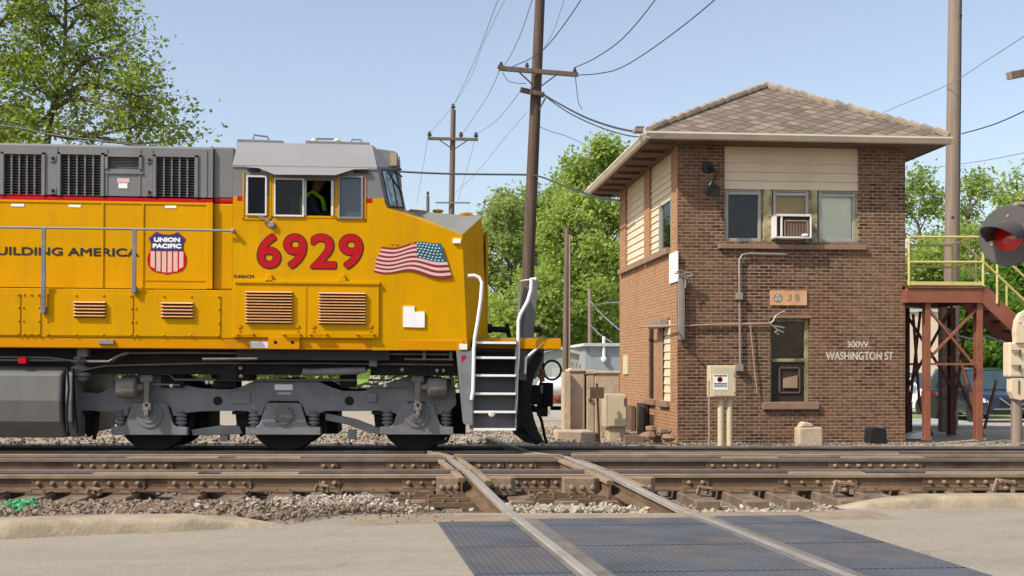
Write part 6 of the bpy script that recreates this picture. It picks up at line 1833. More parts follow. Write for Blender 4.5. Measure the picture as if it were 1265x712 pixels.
# ------------------------------------------------------------------ steel stairs at the right of the tower
YS, YS2 = 20.85, 22.6
def s3(px, py, Y=YS): p = at(px, py, Y); return p
st = thing('fire_escape', 'red steel stair platform with pale yellow railings beside the tower', 'staircase', IDM, (s3(1170, 540).x, YS, -.3))
zd, zu = s3(1165, 354).z, s3(1165, 374).z
x0, x1 = s3(1120.5, 360).x, s3(1213, 360).x
m = MB(); m.box(x0, x1, YS, YS+.08, zu, zd-.006); m.box(x0, x1, YS2-.08, YS2, zu, zd-.006); m.box(x1-.06, x1, YS+.081, YS2-.081, zu, zd-.006); m.box(x0, x0+.06, YS+.081, YS2-.081, zu, zd-.006); m.box(x0, x1, YS-.03, YS+.03, zd-.03, zd-.007); m.box(x0, x1, YS-.03, YS, zu, zu+.03)
part(st, 'platform_beam', m, M['rust'])
m = MB(); m.box(x0, x1, YS-.02, YS2, zd-.005, zd+.02)
for k in range(14): xx = x0+(x1-x0)*k/14; m.box(xx, xx+.02, YS+.08, YS2-.08, zd-.05, zd-.0055)
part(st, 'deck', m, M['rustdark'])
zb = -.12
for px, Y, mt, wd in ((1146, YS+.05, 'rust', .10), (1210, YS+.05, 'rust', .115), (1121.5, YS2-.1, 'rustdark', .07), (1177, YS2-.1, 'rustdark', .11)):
    xx = at(px, 450, Y).x; m = MB(); m.box(xx-wd/2, xx+wd/2, Y-.02, Y, zb, zu-.001); m.box(xx-.012, xx+.012, Y+.001, Y+.12, zb, zu-.001); m.box(xx-wd/2, xx+wd/2, Y+.121, Y+.14, zb, zu-.001); m.box(xx-wd*.65, xx+wd*.65, Y-.04, Y+.16, zb, zb+.03)
    part(st, 'post', m, M[mt])
def brace(pts, Y, mt, wd=.042):
    m = MB()
    for (a, b), (c, d) in zip(pts, pts[1:]):
        m.bar(at(a, b, Y), at(c, d, Y), wd, .05, (0,1,0))
    part(st, 'brace', m, M[mt])
brace([(1146,381),(1210,460)], YS+.07, 'rust'); brace([(1212,376),(1146,445)], YS+.09, 'rust'); brace([(1146,450),(1212,450)], YS+.06, 'rust')
brace([(1146,452),(1210,541)], YS+.08, 'rust', .04) if False else None
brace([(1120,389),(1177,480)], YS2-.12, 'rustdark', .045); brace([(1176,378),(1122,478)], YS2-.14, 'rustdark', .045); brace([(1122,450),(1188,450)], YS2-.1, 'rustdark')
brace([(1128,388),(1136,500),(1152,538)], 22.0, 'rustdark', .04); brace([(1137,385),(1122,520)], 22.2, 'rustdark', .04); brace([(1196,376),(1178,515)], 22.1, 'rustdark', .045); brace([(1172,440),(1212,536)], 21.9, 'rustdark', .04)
brace([(1186,445),(1215,540)], YS+.3, 'rust', .045); brace([(1231,470),(1216,530)], YS+.25, 'rustdark', .035)
# railings
def rail_run(pts, Y, r=.024, name='railing_bar'):
    m = MB()
    for (a, b), (c, d) in zip(pts, pts[1:]): m.cyl(at(a, b, Y), at(c, d, Y), r, n=8)
    part(st, name, m, M['railyellow'], smooth=True)
rail_run([(1123,353),(1123,293),(1212,293),(1214.5,300),(1214.5,353)], YS); rail_run([(1123,324),(1214.5,324)], YS)
m = MB(); m.box(x0, x1+.02, YS-.012, YS-.003, zd+.022, zd+.09); m.box(x0, x1, YS2, YS2+.012, zd+.022, zd+.09); part(st, 'toe_board', m, M['railyellow'])
rail_run([(1125,350),(1125,303),(1177,303),(1177,350)], YS2); rail_run([(1125,330),(1177,330),(1199,324)], YS2); rail_run([(1177,302),(1197,295),(1197,345)], YS2, .02)
# flight of stairs going down to the right
p0, p1 = s3(1213, 360), s3(1330, 470)
dx, dz = p1.x-p0.x, p1.z-p0.z
for Y in (YS+.04, YS2-.9):
    m = MB(); m.prism([(p0.x, zu), (p0.x, zd), (p0.x+.12, zd), (p0.x+dx, zd+dz), (p0.x+dx, zu+dz)], 1, Y-.03, Y+.03); part(st, 'stringer', m, M['rust'])
m = MB()
for k in range(1, 9):
    t = k/9; m.box(p0.x+.1+dx*t-.12, p0.x+.1+dx*t+.12, YS+.071, YS2-.931, zd-.08+dz*t, zd-.05+dz*t)
part(st, 'treads', m, M['rustdark'])
for Y in (YS, YS2-.9):
    m = MB()
    for h in (.95, .5):
        m.cyl((p0.x, Y, zd+h), (p0.x+dx, Y, zd+h+dz), .022, n=8)
    for t in (.16, .5, .85): m.cyl((p0.x+dx*t, Y, zd+dz*t-.05), (p0.x+dx*t, Y, zd+dz*t+.95), .022, n=8)
    part(st, 'stair_railing', m, M['railyellow'], smooth=True)
m = MB(); m.tube([at(a, b, YS+.3) for a, b in ((1120,379),(1146,381),(1160,398),(1180,414),(1200,419),(1218,415),(1231,420),(1245,425))], .022, 8)
solo('drooping_cable', 'grey cable drooping under the stair platform', 'cable', m, M['palewire'], smooth=True)
m = MB(); m.prism([(0,0),(.55,0),(.5,.05),(.3,.16),(.1,.1)], 1, 0, .3)
p = at(1120, 543, 22.0); solo('crumpled_sheet', 'crumpled pale plastic sheet on the gravel under the stairs', 'sheet', m, M['white'], Matrix.Translation(p), (0,0,0), bevel=.02)
p = at(1122, 505, 23.0); m = MB(); m.box(p.x-.12, p.x+.05, 22.9, 23.2, -.3, at(1122, 499, 23).z); m.box(p.x-.13, p.x+.06, 22.88, 23.22, at(1122,499,23).z, at(1122,497,23).z); solo('trash_bin', 'black bin standing under the stairs against the tower', 'bin', m, M['black'], bevel=.02)
p = at(1163, 540, 22.8); m = MB(); rock(m, (0,0,0), (.42,.2,.08), 5); solo('rubble_strip', 'dark rubble strip at the foot of the stair posts', 'rubble', m, M['shedgrey'], Matrix.Translation(p), (0,0,0))  # blue-grey colour carries the shade on the ground under the stairs

# ------------------------------------------------------------------ crossing signal and gate mechanism at the right edge
YG = 9.9
c = at(1247, 291.5, YG)
mx = at(1330, 300, YG).x
sg = thing('crossing_signal', 'black round railroad crossing light with hooded red lens', 'signal', IDM, (mx, YG, 0))
fd = Vector((-.80, -.66, 0)).normalized(); sdv = Vector((.66, -.80, 0)).normalized()
m = MB(); m.lathe(c + fd*.0, fd, [(0,.0),(0,.275),(.012,.275),(.02,.268),(.02,.12)], 40); part(sg, 'backplate', m, M['signal'])
m = MB(); m.lathe(c - fd*.001, -fd, [(0,.16),(.08,.15),(.14,.10),(.15,.02)], 20); part(sg, 'housing', m, M['signal'], smooth=True)
lc = c + Vector((.0,0,-.01))
m = MB()
m.lathe(lc + fd*.022, fd, [(0,.135),(.02,.118),(.03,.07),(.034,.0)], 28); part(sg, 'lens', m, M['redlens'], smooth=True)
m = MB(); vs = []; N = 22
for i in range(N+1):
    th = RAD(-8 + 196*i/N)
    for dpt, r in ((.018,.148),(.46*(.35+.65*max(0, math.sin(th)))+.02,.142),(.46*(.35+.65*max(0, math.sin(th)))+.02,.137),(.018,.142)):
        vs.append(lc + fd*dpt + sdv*(r*math.cos(th)) + Vector((0,0,r*math.sin(th) - dpt*.18)))
m.add(vs, [(i*4+j, (i+1)*4+j, (i+1)*4+(j+1) % 4, i*4+(j+1) % 4) for i in range(N) for j in range(4)] + [(0,1,2,3), (N*4+3,N*4+2,N*4+1,N*4)])
part(sg, 'hood', m, M['signal'], smooth=True)
m = MB()
for a_, r in ((92,.18),(30,.175),(205,.165),(-30,.17)): q = c + fd*.02 + sdv*(r*math.cos(RAD(a_))) + Vector((0,0,r*math.sin(RAD(a_)))); m.lathe(q, fd, [(0,.014),(.008,.012)], 8)
part(sg, 'rivets', m, M['galv'])
m = MB(); m.cyl((mx, YG+.05, -.1), (mx, YG+.05, 4.2), .06, n=16); part(sg, 'mast', m, M['galv'], smooth=True)
m = MB(); m.cyl(c - fd*.1 + Vector((0,0,.0)), (mx, YG+.05, c.z), .035, n=10); m.tube([c - fd*.05 + Vector((.0,0,.24)), c - fd*.05 + Vector((.04,0,.285)), Vector((mx, YG+.05, c.z+.30))], .03, 8); part(sg, 'cross_arm', m, M['polegrey'], smooth=True)
YM = 20.6
def g3(px, py): p = at(px, py, YM); return p.x, p.z
p = g3(1260, 550)
gm = thing('gate_mechanism', 'cream crossing gate mechanism on a wooden post at right edge', 'crossing gate', IDM, (p[0], YM, -.3))
q0, q1 = g3(1247, 423), g3(1296, 466); m = MB(); m.box(q0[0], q1[0], YM, YM+.26, q1[1], q0[1]); cs = part(gm, 'case', m, M['cream'], bevel=.03)
m = MB()
for py in (433.5, 452):
    a, b = g3(1249, py), g3(1260, py); m.bar((a[0], YM-.03, a[1]), (b[0], YM-.03, b[1]), .03, .02); m.box(b[0]-.02, b[0], YM-.04, YM-.001, b[1]-.12, b[1]+.02)
part(cs, 'latch', m, M['soffit'])
poly = [g3(*k) for k in ((1254,424),(1253,410),(1255,396),(1260,387),(1268,383),(1279,384),(1286,395),(1288,424))]; m = MB(); m.prism(poly, 1, YM-.05, YM+.1)
for k, (px, py) in enumerate(((1258,398),(1263,390),(1263,402),(1270,397))): a = g3(px, py); m.lathe((a[0], YM-.05, a[1]), (0,-1,0), [(0,.03),(.015,.025)], 8)
part(gm, 'counterweight_arm', m, M['cream'], bevel=.02)
poly = [g3(*k) for k in ((1250,467),(1250,484),(1254,493),(1262,495),(1275,490),(1278,467))]; m = MB(); m.prism(poly, 1, YM+.02, YM+.2); a, b = g3(1258.2, 470), g3(1260, 487); m.box(a[0], b[0], YM+.0, YM+.019, b[1], a[1], 1); part(gm, 'lower_arm', m, [M['cream'], M['soffit']], bevel=.02)
a = g3(1262.5, 500); m = MB(); m.cyl((a[0], YM+.2, -.3), (a[0], YM+.2, q1[1]+.02), .10, n=14); part(gm, 'post', m, M['polegrey'], smooth=True)

# ------------------------------------------------------------------ concrete cabinets left of the tower
def cabinet(label, px0, px1, py0, py1, Y, d, cap=True, mat='concrete', name='relay_cabinet', skew=.0):
    a, b = at(px0, py1, Y), at(px1, py0, Y)
    t = thing(name, label, 'cabinet', IDM, ((a.x+b.x)/2, Y, -.28), 'concrete relay cabinets beside the tower')
    m = MB(); m.box(a.x, b.x, Y, Y+d, -.28, b.z - (.05 if cap else 0)); part(t, 'body', m, M[mat], bevel=.025)
    m = MB(); m.prism([(a.x-.03, b.z-.049), (b.x+.03, b.z-.049), (b.x+.01, b.z+.01), (a.x, b.z+.01)], 1, Y-.03, Y+d+.03); part(t, 'cap', m, M[mat], bevel=.015)
    return t, a, b
MC = Matrix.Identity(4)
t, a, b = cabinet('tall narrow concrete cabinet, leftmost, with rods on its top', 703.5, 722.5, 456.5, 531, 22.6, .6)
m = MB(); m.box(a.x-.12, a.x-.001, 22.45, 23.0, -.28, b.z-.06)
part(t, 'front_face', m, M['cream'] if False else M['concrete'])
m = MB()
for px, h in ((706.5, 448.5), (711.5, 449.5), (716, 452)): q = at(px, h, 22.9); m.cyl((q.x, 22.9, b.z), (q.x, 22.9, q.z), .018, n=6); m.ball((q.x, 22.9, q.z), .035, n=6)
part(t, 'rods', m, M['pinkpipe'])
m = MB(); p = at(686, 538, 21.9); m.box(p.x, p.x+.7, 21.7, 22.3, -.3, at(690, 532, 21.9).z); solo('concrete_footing', 'flat concrete footing slab in front of the leftmost cabinet', 'slab', m, M['concrete'], bevel=.03)
t, a, b = cabinet('big sloping concrete cabinet in the middle of the row', 734.5, 766, 459, 531, 22.6, .9)
m = MB(); m.box(a.x-.16, a.x-.002, 22.6, 23.5, -.28, b.z-.06); m.prism([(a.x-.2, b.z-.059), (a.x, b.z-.059), (a.x, b.z+.03), (a.x-.16, b.z+.03)], 1, 22.58, 23.5); part(t, 'side_leaf', m, M['concrete'], bevel=.02)
m = MB(); q = at(729, 494, 22.59); m.lathe((q.x, 22.6, q.z), (0,-1,0), [(0,.04),(.04,.04),(.045,.02)], 10); part(t, 'door_knob', m, M['soffit'])
Y = 21.6; a, b = at(748, 528.5, Y), at(774.5, 487, Y)
t = thing('relay_box', 'smooth tan steel relay box standing on a concrete block', 'cabinet', IDM, (a.x, Y, -.28))
m = MB(); m.box(a.x, b.x, Y, Y+.5, a.z, b.z); part(t, 'box', m, M['concrete'], bevel=.02); m = MB(); m.box(a.x+.06, b.x-.02, Y-.014, Y-.001, a.z+.03, b.z-.03); part(t, 'door', m, M['meterbox'], bevel=.006)
m = MB(); q = at(772.5, 496, Y); m.box(q.x-.03, q.x+.03, Y-.04, Y-.013, q.z-.08, q.z+.06); part(t, 'latch', m, M['soffit'])
m = MB(); a2, b2 = at(752.5, 541, Y), at(773.5, 528.5, Y); m.box(a2.x, b2.x, Y+.05, Y+.45, -.3, a.z-.001); part(t, 'block', m, M['concrete'], bevel=.02)
Y = 21.3; m = MB(); a, b = at(728.8, 492.5, Y), at(746, 478.5, Y); m.box(a.x, b.x, Y-.02, Y, a.z, b.z)
t = thing('small_sign', 'small blank brown sign on a thin leaning stake before the cabinets', 'sign', IDM, (at(741,530,Y).x, Y, -.28)); part(t, 'plate', m, M['soffit'])
m = MB(); m.bar(at(737.5, 474, Y+.02), (at(741,530,Y).x, Y+.02, -.28), .04, .03); part(t, 'stake', m, M['rustdark'])
m = MB(); p = at(728, 540, 20.9); m.cyl((p.x, 20.9, -.25), (p.x, 20.9, at(728, 534.5, 20.9).z), .16, n=18); solo('concrete_stub', 'short round concrete stub in the gravel before the cabinets', 'stub', m, M['concrete'], bevel=.015)
m = MB(); p = at(737, 543, 20.8); m.cyl((p.x, 20.8, -.25), (p.x+.02, 20.8, at(737, 536, 20.8).z), .05, n=10); solo('clay_pipe', 'stub of red clay pipe beside the concrete stub', 'pipe', m, M['terracotta'], smooth=True)

# ------------------------------------------------------------------ sheds and yard behind
Y = 46
a, b, ap = at(672, 475, Y), at(728, 441, Y), at(699, 430, Y)
t = thing('green_shed', 'pale green gabled shed far behind the front of the locomotive', 'shed', IDM, ((a.x+b.x)/2, Y, -.3))
m = MB(); m.prism([(a.x-1.2, -.3), (b.x, -.3), (b.x, b.z), (ap.x-.3, ap.z-.05), (a.x-1.2, b.z-.1)], 1, Y, Y+5); part(t, 'wall', m, M['shedgreen'])
m = MB(); m.prism([(ap.x-.3, ap.z-.05), (ap.x-.3, ap.z+.08), (b.x+.2, b.z+.04), (b.x+.2, b.z-.08)], 1, Y-.15, Y+5.1); m.prism([(ap.x-.3, ap.z-.05), (ap.x-.3, ap.z+.08), (a.x-1.4, b.z-.02), (a.x-1.4, b.z-.14)], 1, Y-.15, Y+5.1); part(t, 'roof', m, M['roofgrey'])
m = MB(); q, r = at(682, 472, Y), at(694, 455, Y); m.box(q.x, r.x, Y-.04, Y-.001, -.3, r.z); part(t, 'door', m, M['roofgrey'])
m = MB(); q, r = at(696.5, 466, 40), at(706, 455, 40); m.box(q.x, r.x, 40, 40.3, -.3, r.z); solo('white_utility_box', 'white utility box at the foot of the thin pole', 'box', m, M['white'], bevel=.02)
Y = 44; a, b = at(728, 470, Y), at(768, 428, Y)
t = thing('grey_shed', 'grey flat roofed shed beside the far end of the tower', 'shed', IDM, ((a.x+b.x)/2, Y, -.3))
m = MB(); m.box(a.x, b.x+.5, Y, Y+4, -.3, b.z); m.box(a.x-.14, a.x-.001, Y+.1, Y+4, -.3, b.z); part(t, 'wall', m, M['shedgrey']); m = MB(); m.prism([(a.x-.3, b.z), (b.x+.6, b.z), (b.x+.6, b.z+.12), (a.x-.2, b.z+.12)], 1, Y-.2, Y+4.2); part(t, 'roof', m, M['roofgrey'])
m = MB(); q = at(746, 432, Y-.1); m.cyl((q.x, Y-.1, at(746,442,Y).z), (q.x, Y-.1, at(746, 416, Y).z), .06, n=8); m.ball((q.x, Y-.1, at(755,444,Y).z), .12, n=8); part(t, 'vent_pipe', m, M['white'])
Y = 38; a = at(690, 478, Y); t = thing('propane_tank', 'white horizontal gas tank seen under the front coupler', 'tank', IDM, (a.x, Y, -.3))
m = MB(); m.lathe((a.x-.75, Y, a.z), (1,0,0), [(0,.05),(.04,.16),(.14,.27),(.3,.33),(1.2,.33),(1.36,.27),(1.46,.16),(1.5,.05)], 18); part(t, 'vessel', m, M['tankwhite'], smooth=True)
m = MB(); m.box(a.x-.45, a.x-.3, Y-.25, Y+.25, -.3, a.z-.25); m.box(a.x+.3, a.x+.45, Y-.25, Y+.25, -.3, a.z-.25); part(t, 'saddles', m, M['concrete'])
for i, (px, py, lab) in enumerate(((684, 491, 'red brown scrap block at the left under the white tank'), (692, 490, 'red brown scrap block at the right under the white tank'), (688, 496, 'lower red brown slab before the white tank'))):
    p = at(px, py, 35+i*.4); m = MB(); m.box(-.16-.04*i, .16+.04*i, -.2, .2, -.07, .07); solo('scrap_block', lab, 'scrap', m, M['terracotta'], Matrix.Translation(p), (0,0,-.07), bevel=.02)
Y = 47; a, b = at(1085, 500, Y), at(1167, 386, Y)
t = thing('cream_building', 'plain cream building wall beyond the stair posts', 'building', IDM, ((a.x+b.x)/2, Y, -.3))
m = MB(); m.box(a.x, b.x, Y, Y+9, -.3, b.z); part(t, 'wall', m, M['cream2']); m = MB(); m.box(a.x-.1, b.x+.1, Y-.1, Y+9.1, b.z+.001, b.z+.14); part(t, 'roof', m, M['roofgrey'])
m = MB(); q0, q1 = at(1258, 527, 33), at(1215, 514, 33); m.box(q1.x, q0.x+2, 33, 33.4, -.3, q1.z-.16); solo('parking_kerb', 'pale concrete kerb island in front of the dark SUV', 'kerb', m, M['kerb'], bevel=.05)

# ------------------------------------------------------------------ cars
def car(label, group, px, py, Y, L_, W_, H_, paint, heading, kind='suv'):
    p = at(px, py, Y); t = thing('parked_car', label, 'car', Matrix.Translation((p.x, Y, -.47)) @ Matrix.Rotation(heading, 4, 'Z'), (0,0,0), group)
    # car points along +x locally
    h, l, w2 = H_, L_/2, W_/2
    zb, zs = .26*h/1.7, .98*h/1.7
    prof = [(-l, .42), (-l+.02, .72), (-l+.08, zs-.02), (-l+.25, zs+.02), (l-1.25, zs+.03), (l-.55, zs-.08), (l-.18, zs-.2), (l-.03, .62), (l, .45), (l-.06, zb+.02), (l-.2, zb), (-l+.2, zb), (-l+.05, zb+.05)]
    m = MB(); wa = (l-.92, -l+.85); wr = .35*h/1.7
    n = len(prof); vs = []; secs = ((-w2, .90), (-w2+.03, 1), (w2-.03, 1), (w2, .90))
    def taper(x, yy): return yy * (1 - .10*max(0, (abs(x)-l+.7)/.7)**2)
    for yy, k in secs:
        for x, z in prof: vs.append((x*(1 if k == 1 else .985), taper(x, yy), z if k == 1 else .45+(z-.45)*.86))
    fs = [(i*n+j, (i+1)*n+j, (i+1)*n+(j+1) % n, i*n+(j+1) % n) for i in range(3) for j in range(n)] + [tuple(range(n)), tuple(range(4*n-1, 3*n-1, -1))]
    m.add(vs, fs); part(t, 'body', m, paint, bevel=.03, smooth=True)
    # greenhouse
    ft, fb, rt_, rb = l-1.95, l-1.15, -l+.55, -l+.12
    zt = h; m = MB(); a = w2-.06; b = w2-.24
    base = [(fb,-a),(fb,a),(rb,a),(rb,-a)]; topp = [(ft,-b),(ft,b),(rt_,b),(rt_,-b)]
    m.add([(x,y,zs) for x, y in base] + [(x,y,zt-.07) for x, y in topp], [(0,1,2,3),(4,5,6,7),(0,1,5,4),(1,2,6,5),(2,3,7,6),(3,0,4,7)])
    m.add([(ft+.05,-b-.01,zt-.07),(ft+.05,b+.01,zt-.07),(rt_-.05,b+.01,zt-.07),(rt_-.05,-b-.01,zt-.07),(ft-.3,-b+.12,zt),(ft-.3,b-.12,zt),(rt_+.2,b-.12,zt),(rt_+.2,-b+.12,zt)], [(0,1,2,3),(4,5,6,7),(0,1,5,4),(1,2,6,5),(2,3,7,6),(3,0,4,7)])
    part(t, 'cabin', m, paint, bevel=.02, smooth=True)
    def gl(name, pts, off):
        q = [Vector(k) for k in pts]; nn = (q[1]-q[0]).cross(q[2]-q[0]).normalized()
        cc = sum(q, Vector())/len(q)
        if nn.dot(cc - Vector((0,0,zs+.2))) < 0: nn = -nn
        mm = MB(); mm.add([k + nn*off for k in q] + [k - nn*.02 for k in q], [tuple(range(len(q)))] + [tuple(range(2*len(q)-1, len(q)-1, -1))]); part(t, name, mm, M['carglass'])
    def I(bx, by, tx, ty, s): return (bx+(tx-bx)*s, by+(ty-by)*s, zs+(zt-.07-zs)*s)
    gl('windscreen', [I(fb,-a+.07,ft,-b+.05,.05), I(fb,a-.07,ft,b-.05,.05), I(fb,a-.07,ft,b-.05,.95), I(fb,-a+.07,ft,-b+.05,.95)], .006)
    gl('rear_window', [I(rb,-a+.1,rt_,-b+.08,.15), I(rb,a-.1,rt_,b-.08,.15), I(rb,a-.1,rt_,b-.08,.9), I(rb,-a+.1,rt_,-b+.08,.9)], .006)
    for s in (-1, 1):
        for x0, x1, x2, x3 in ((fb-.35, .18, .18, ft-.12), (.08, -l+1.15, -l+1.15, .08), (-l+1.05, rb+.25, rt_+.15, -l+1.05)):
            gl('side_window', [(x0, s*(a-.008), zs+.04), (x1, s*(a-.008), zs+.04), (x2, s*(b+.012), zt-.12), (x3, s*(b+.012), zt-.12)], .008)
        for cxx in wa:
            mm = MB(); mm.lathe((cxx, s*(w2-.23), wr), (0,s,0), [(0,.05),(0,wr-.02),(.02,wr),(.19,wr),(.22,wr-.03),(.225,wr*.70),(.19,wr*.66)], 24); wh = part(t, 'wheel', mm, M['tyre'], smooth=True)
            mm = MB(); mm.lathe((cxx, s*(w2-.03), wr), (0,s,0), [(0,.02),(0,wr*.66),(.012,wr*.66),(.013,wr*.58),(-.01,wr*.55),(-.01,.07),(.015,.06)], 24)
            for q in range(5):
                th = 2*math.pi*q/5; mm.bar((cxx, s*(w2-.015), wr), (cxx+wr*.6*math.cos(th), s*(w2-.015), wr+wr*.6*math.sin(th)), .05, .02, (0,1,0))
            part(wh, 'rim', mm, M['rim'])
            mm = MB(); mm.lathe((cxx, s*(w2-.02), wr), (0,s,0), [(-.2,wr+.07),(.018,wr+.075),(.019,wr+.02),(-.2,wr+.02)], 26); part(t, 'wheel_arch', mm, M['blackpaint'])
        mm = MB(); mm.prism([(l-.62, zs-.16), (l-.2, zs-.24), (l-.12, zs-.36), (l-.3, zs-.34)], 1, s*(w2-.32), s*(w2+.004)); part(t, 'headlight', mm, M['headlamp'], bevel=.015)
        mm = MB(); mm.box(-l-.01, -l+.3, s*(w2-.3), s*(w2+.004), zs-.28, zs-.08); part(t, 'tail_light', mm, M['redlens'], bevel=.02)
        mm = MB(); mm.box(fb-.32, fb-.12, s*(w2-.02), s*(w2+.18), zs+.03, zs+.18); part(t, 'door_mirror', mm, paint, bevel=.04)
        mm = MB()
        for xx in (.15, -l+1.25): mm.box(xx-.02, xx+.16, s*(w2-.01), s*(w2+.012), zs-.14, zs-.10)
        part(t, 'door_handle', mm, M['chrome'])
    mm = MB(); mm.box(l-.05, l+.012, -.52, .52, .54, .70); mm.box(l-.08, l+.008, -.62, .62, zb+.04, zb+.16); part(t, 'grille', mm, M['blackpaint'], bevel=.01)
    mm = MB()
    for s in (-1, 1): mm.bar((l+.0, s*.50, .80), (l+.025, s*.20, .58), .035, .04, (1,0,0))
    mm.bar((l+.025, -.21, .58), (l+.025, .21, .58), .035, .04, (1,0,0)); mm.lathe((l+.01, 0, .68), (1,0,0), [(0,.075),(.02,.07),(.021,.05)], 16)
    mm.box(l-.06, l+.014, -.7, .7, zb+.165, zb+.20); part(t, 'chrome_trim', mm, M['chrome'])
    mm = MB(); mm.box(l+.0, l+.02, -.16, .16, .46, .56); mm.box(-l-.02, -l, -.16, .16, .7, .82); part(t, 'number_plate', mm, M['plate'])
    return t
car('dark navy SUV parked facing the tracks behind the stair posts', 'cars parked behind the stairs', 1209, 520, 36.2, 4.65, 1.84, 1.74, M['navy'], RAD(-90))
car('white SUV parked beside the tower corner, partly hidden', 'cars parked behind the stairs', 1122, 500, 41.5, 4.6, 1.84, 1.62, M['carwhite'], RAD(-60))
car('black car parked behind the white SUV', 'cars parked behind the stairs', 1136, 480, 45.0, 4.7, 1.86, 2.1, M['carblack'], RAD(-60)) if False else None

# ------------------------------------------------------------------ utility poles and wires
def pole(label, base, top, Y, r0, r1, mat, zb=-.4, lean_y=0.0):
    a, b = at(base[0], base[1], Y), at(top[0], top[1], Y)
    t = thing('utility_pole', label, 'utility pole', IDM, (a.x, Y, zb))
    k = (b.x-a.x)/(b.z-a.z)
    m = MB(); m.tube([(a.x+(zb-a.z)*k, Y, zb), ((a.x+b.x)/2, Y, (a.z+b.z)/2), (b.x, Y, b.z)], [r0, (r0+r1)/2, r1], 16); part(t, 'pole', m, mat, smooth=True)
    return t
def arm(t, p0, p1, Y0, Y1, wd, mat, name='cross_arm'):
    m = MB(); m.bar(at(*p0, Y0), at(*p1, Y1), wd, wd*1.1); return part(t, name, m, mat, bevel=.008)
def insul(t, pts, s=1.0):
    for px, py, Y in pts:
        p = at(px, py, Y); m = MB(); m.lathe(p, (0,0,1), [(0,.02*s),(.04*s,.02*s),(.05*s,.06*s),(.09*s,.065*s),(.10*s,.045*s),(.14*s,.05*s),(.18*s,.02*s)], 10); part(t, 'insulator', m, M['raildark'], smooth=True)
MP = 31.0
t = pole('tall dark leaning utility pole with cross arm behind the locomotive nose', (648, 432), (668.5, -30), MP, .19, .13, M['poledark'])
ca = arm(t, (616.5,84.5), (713.5,92.5), 30.4, 31.2, .11, M['polegrey'])
arm(t, (643,111), (672,117.5), 30.85, 30.7, .12, M['poledark'])
m = MB()
for a, b in (((640,88),(658,105)), ((687,93),(668,107)), ((674,121),(666,136))): m.bar(at(*a, 30.75), at(*b, 30.8), .035, .03)
part(t, 'arm_brace', m, M['raildark'])
insul(t, [(619,84,30.4),(651,85,30.7),(710,91,31.15),(617,87,30.4)], .9)
t2 = pole('distant utility pole with two cross arms, left of the leaning pole', (557, 300), (560, 136), 54, .15, .12, M['polemid'])
arm(t2, (528.5,171.3), (590.5,172.5), 53.8, 53.8, .12, M['polemid']); arm(t2, (538,250.5), (581,250.8), 53.8, 53.8, .06, M['polegrey'])
m = MB()
for a, b in (((543,173),(557,183)), ((577,174),(562,184))): m.bar(at(*a, 53.8), at(*b, 53.85), .05, .04)
part(t2, 'arm_brace', m, M['raildark']); insul(t2, [(530.5,170.5,53.8),(569.5,171,53.8),(588,171.5,53.8),(559.7,136,54)], 1.7)
t3 = pole('thick pale grey pole rising behind the right eave of the tower', (1173, 540), (1180.5, -40), 26.2, .19, .15, M['polegrey'])
m = MB(); m.tube([at(1186.5,-20,26.1), at(1186,100,26.1), at(1185,200,26.1), at(1184,260,26.1), at(1176,270,26.05)], .03, 8); part(t3, 'riser_cable', m, M['blackpaint'], smooth=True)
m = MB(); m.lathe(at(1186.5, 20, 26.0), (0,-1,0), [(0,.03),(.03,.03)], 8); part(t3, 'cable_clip', m, M['black'])
m = MB(); q = at(1168, 540, 25.0); m.box(q.x-.09, q.x+.07, 25.0, 25.2, -.3, at(1170, 375, 25).z); solo('timber_post', 'dark square timber post standing under the stair platform', 'post', m, M['tie'], bevel=.02)
t4 = pole('thin grey steel pole beside the concrete cabinets', (698.5, 450), (701, 282), 27, .075, .07, M['polemid'])
m = MB(); m.cyl(at(703.6, 455, 26.92), at(703.8, 290, 26.92), .022, n=8); part(t4, 'conduit', m, M['galv'], smooth=True)
t5 = pole('small slim pole in front of the trees by the grey shed', (729, 430), (729, 357), 50, .11, .09, M['polegrey'])
t6 = pole('utility pole just beyond the right edge with its arm showing', (1300, 400), (1302, -60), 24, .17, .14, M['polegrey'])
arm(t6, (1246.5, 94), (1330, 78), 23.6, 24.4, .15, M['polegrey'])
t7 = pole('short distant pole stub with a pin, behind the cab roof', (528.5, 262), (528.5, 242), 60, .09, .08, M['polemid']); insul(t7, [(528.5,242,60)], 1.3)
def wire(label, pts, r=.011, mat='wire', name='overhead_wire'):
    m = MB(); P = [at(*p) for p in pts]
    # smooth the measured points
    Q = []
    for i in range(len(P)-1):
        p0, p1, p2, p3 = P[max(i-1,0)], P[i], P[i+1], P[min(i+2,len(P)-1)]
        for k in range(6):
            s = k/6
            Q.append(.5*((2*p1)+(p2-p0)*s+(2*p0-5*p1+4*p2-p3)*s*s+(-p0+3*p1-3*p2+p3)*s**3))
    Q.append(P[-1])
    m.tube(Q, r, 5)
    return solo(name, label, 'wire', m, M[mat], smooth=True, group='overhead wires')
wire('wire from the right end of the main cross arm, sagging lowest to the right', [(713,93,31.2),(740,91,30),(770,82.5,29),(820,50,27),(885,-2,24),(940,-60,22)], .014)
wire('wire leaving the right arm end and climbing steeply to the right', [(709,84,31.2),(735,72,30),(770,47,28.5),(811,-2,26),(850,-60,24)], .014)
wire('wire crossing in front of the main pole top and rising to the right', [(633,82.5,30.4),(660,70,30),(682,50,29),(719,-2,27),(750,-60,25)], .013)
wire('faint wire rising right of the main pole', [(672,60,30.6),(684,38,30),(697,0,29),(712,-50,28)], .008, 'palewire')
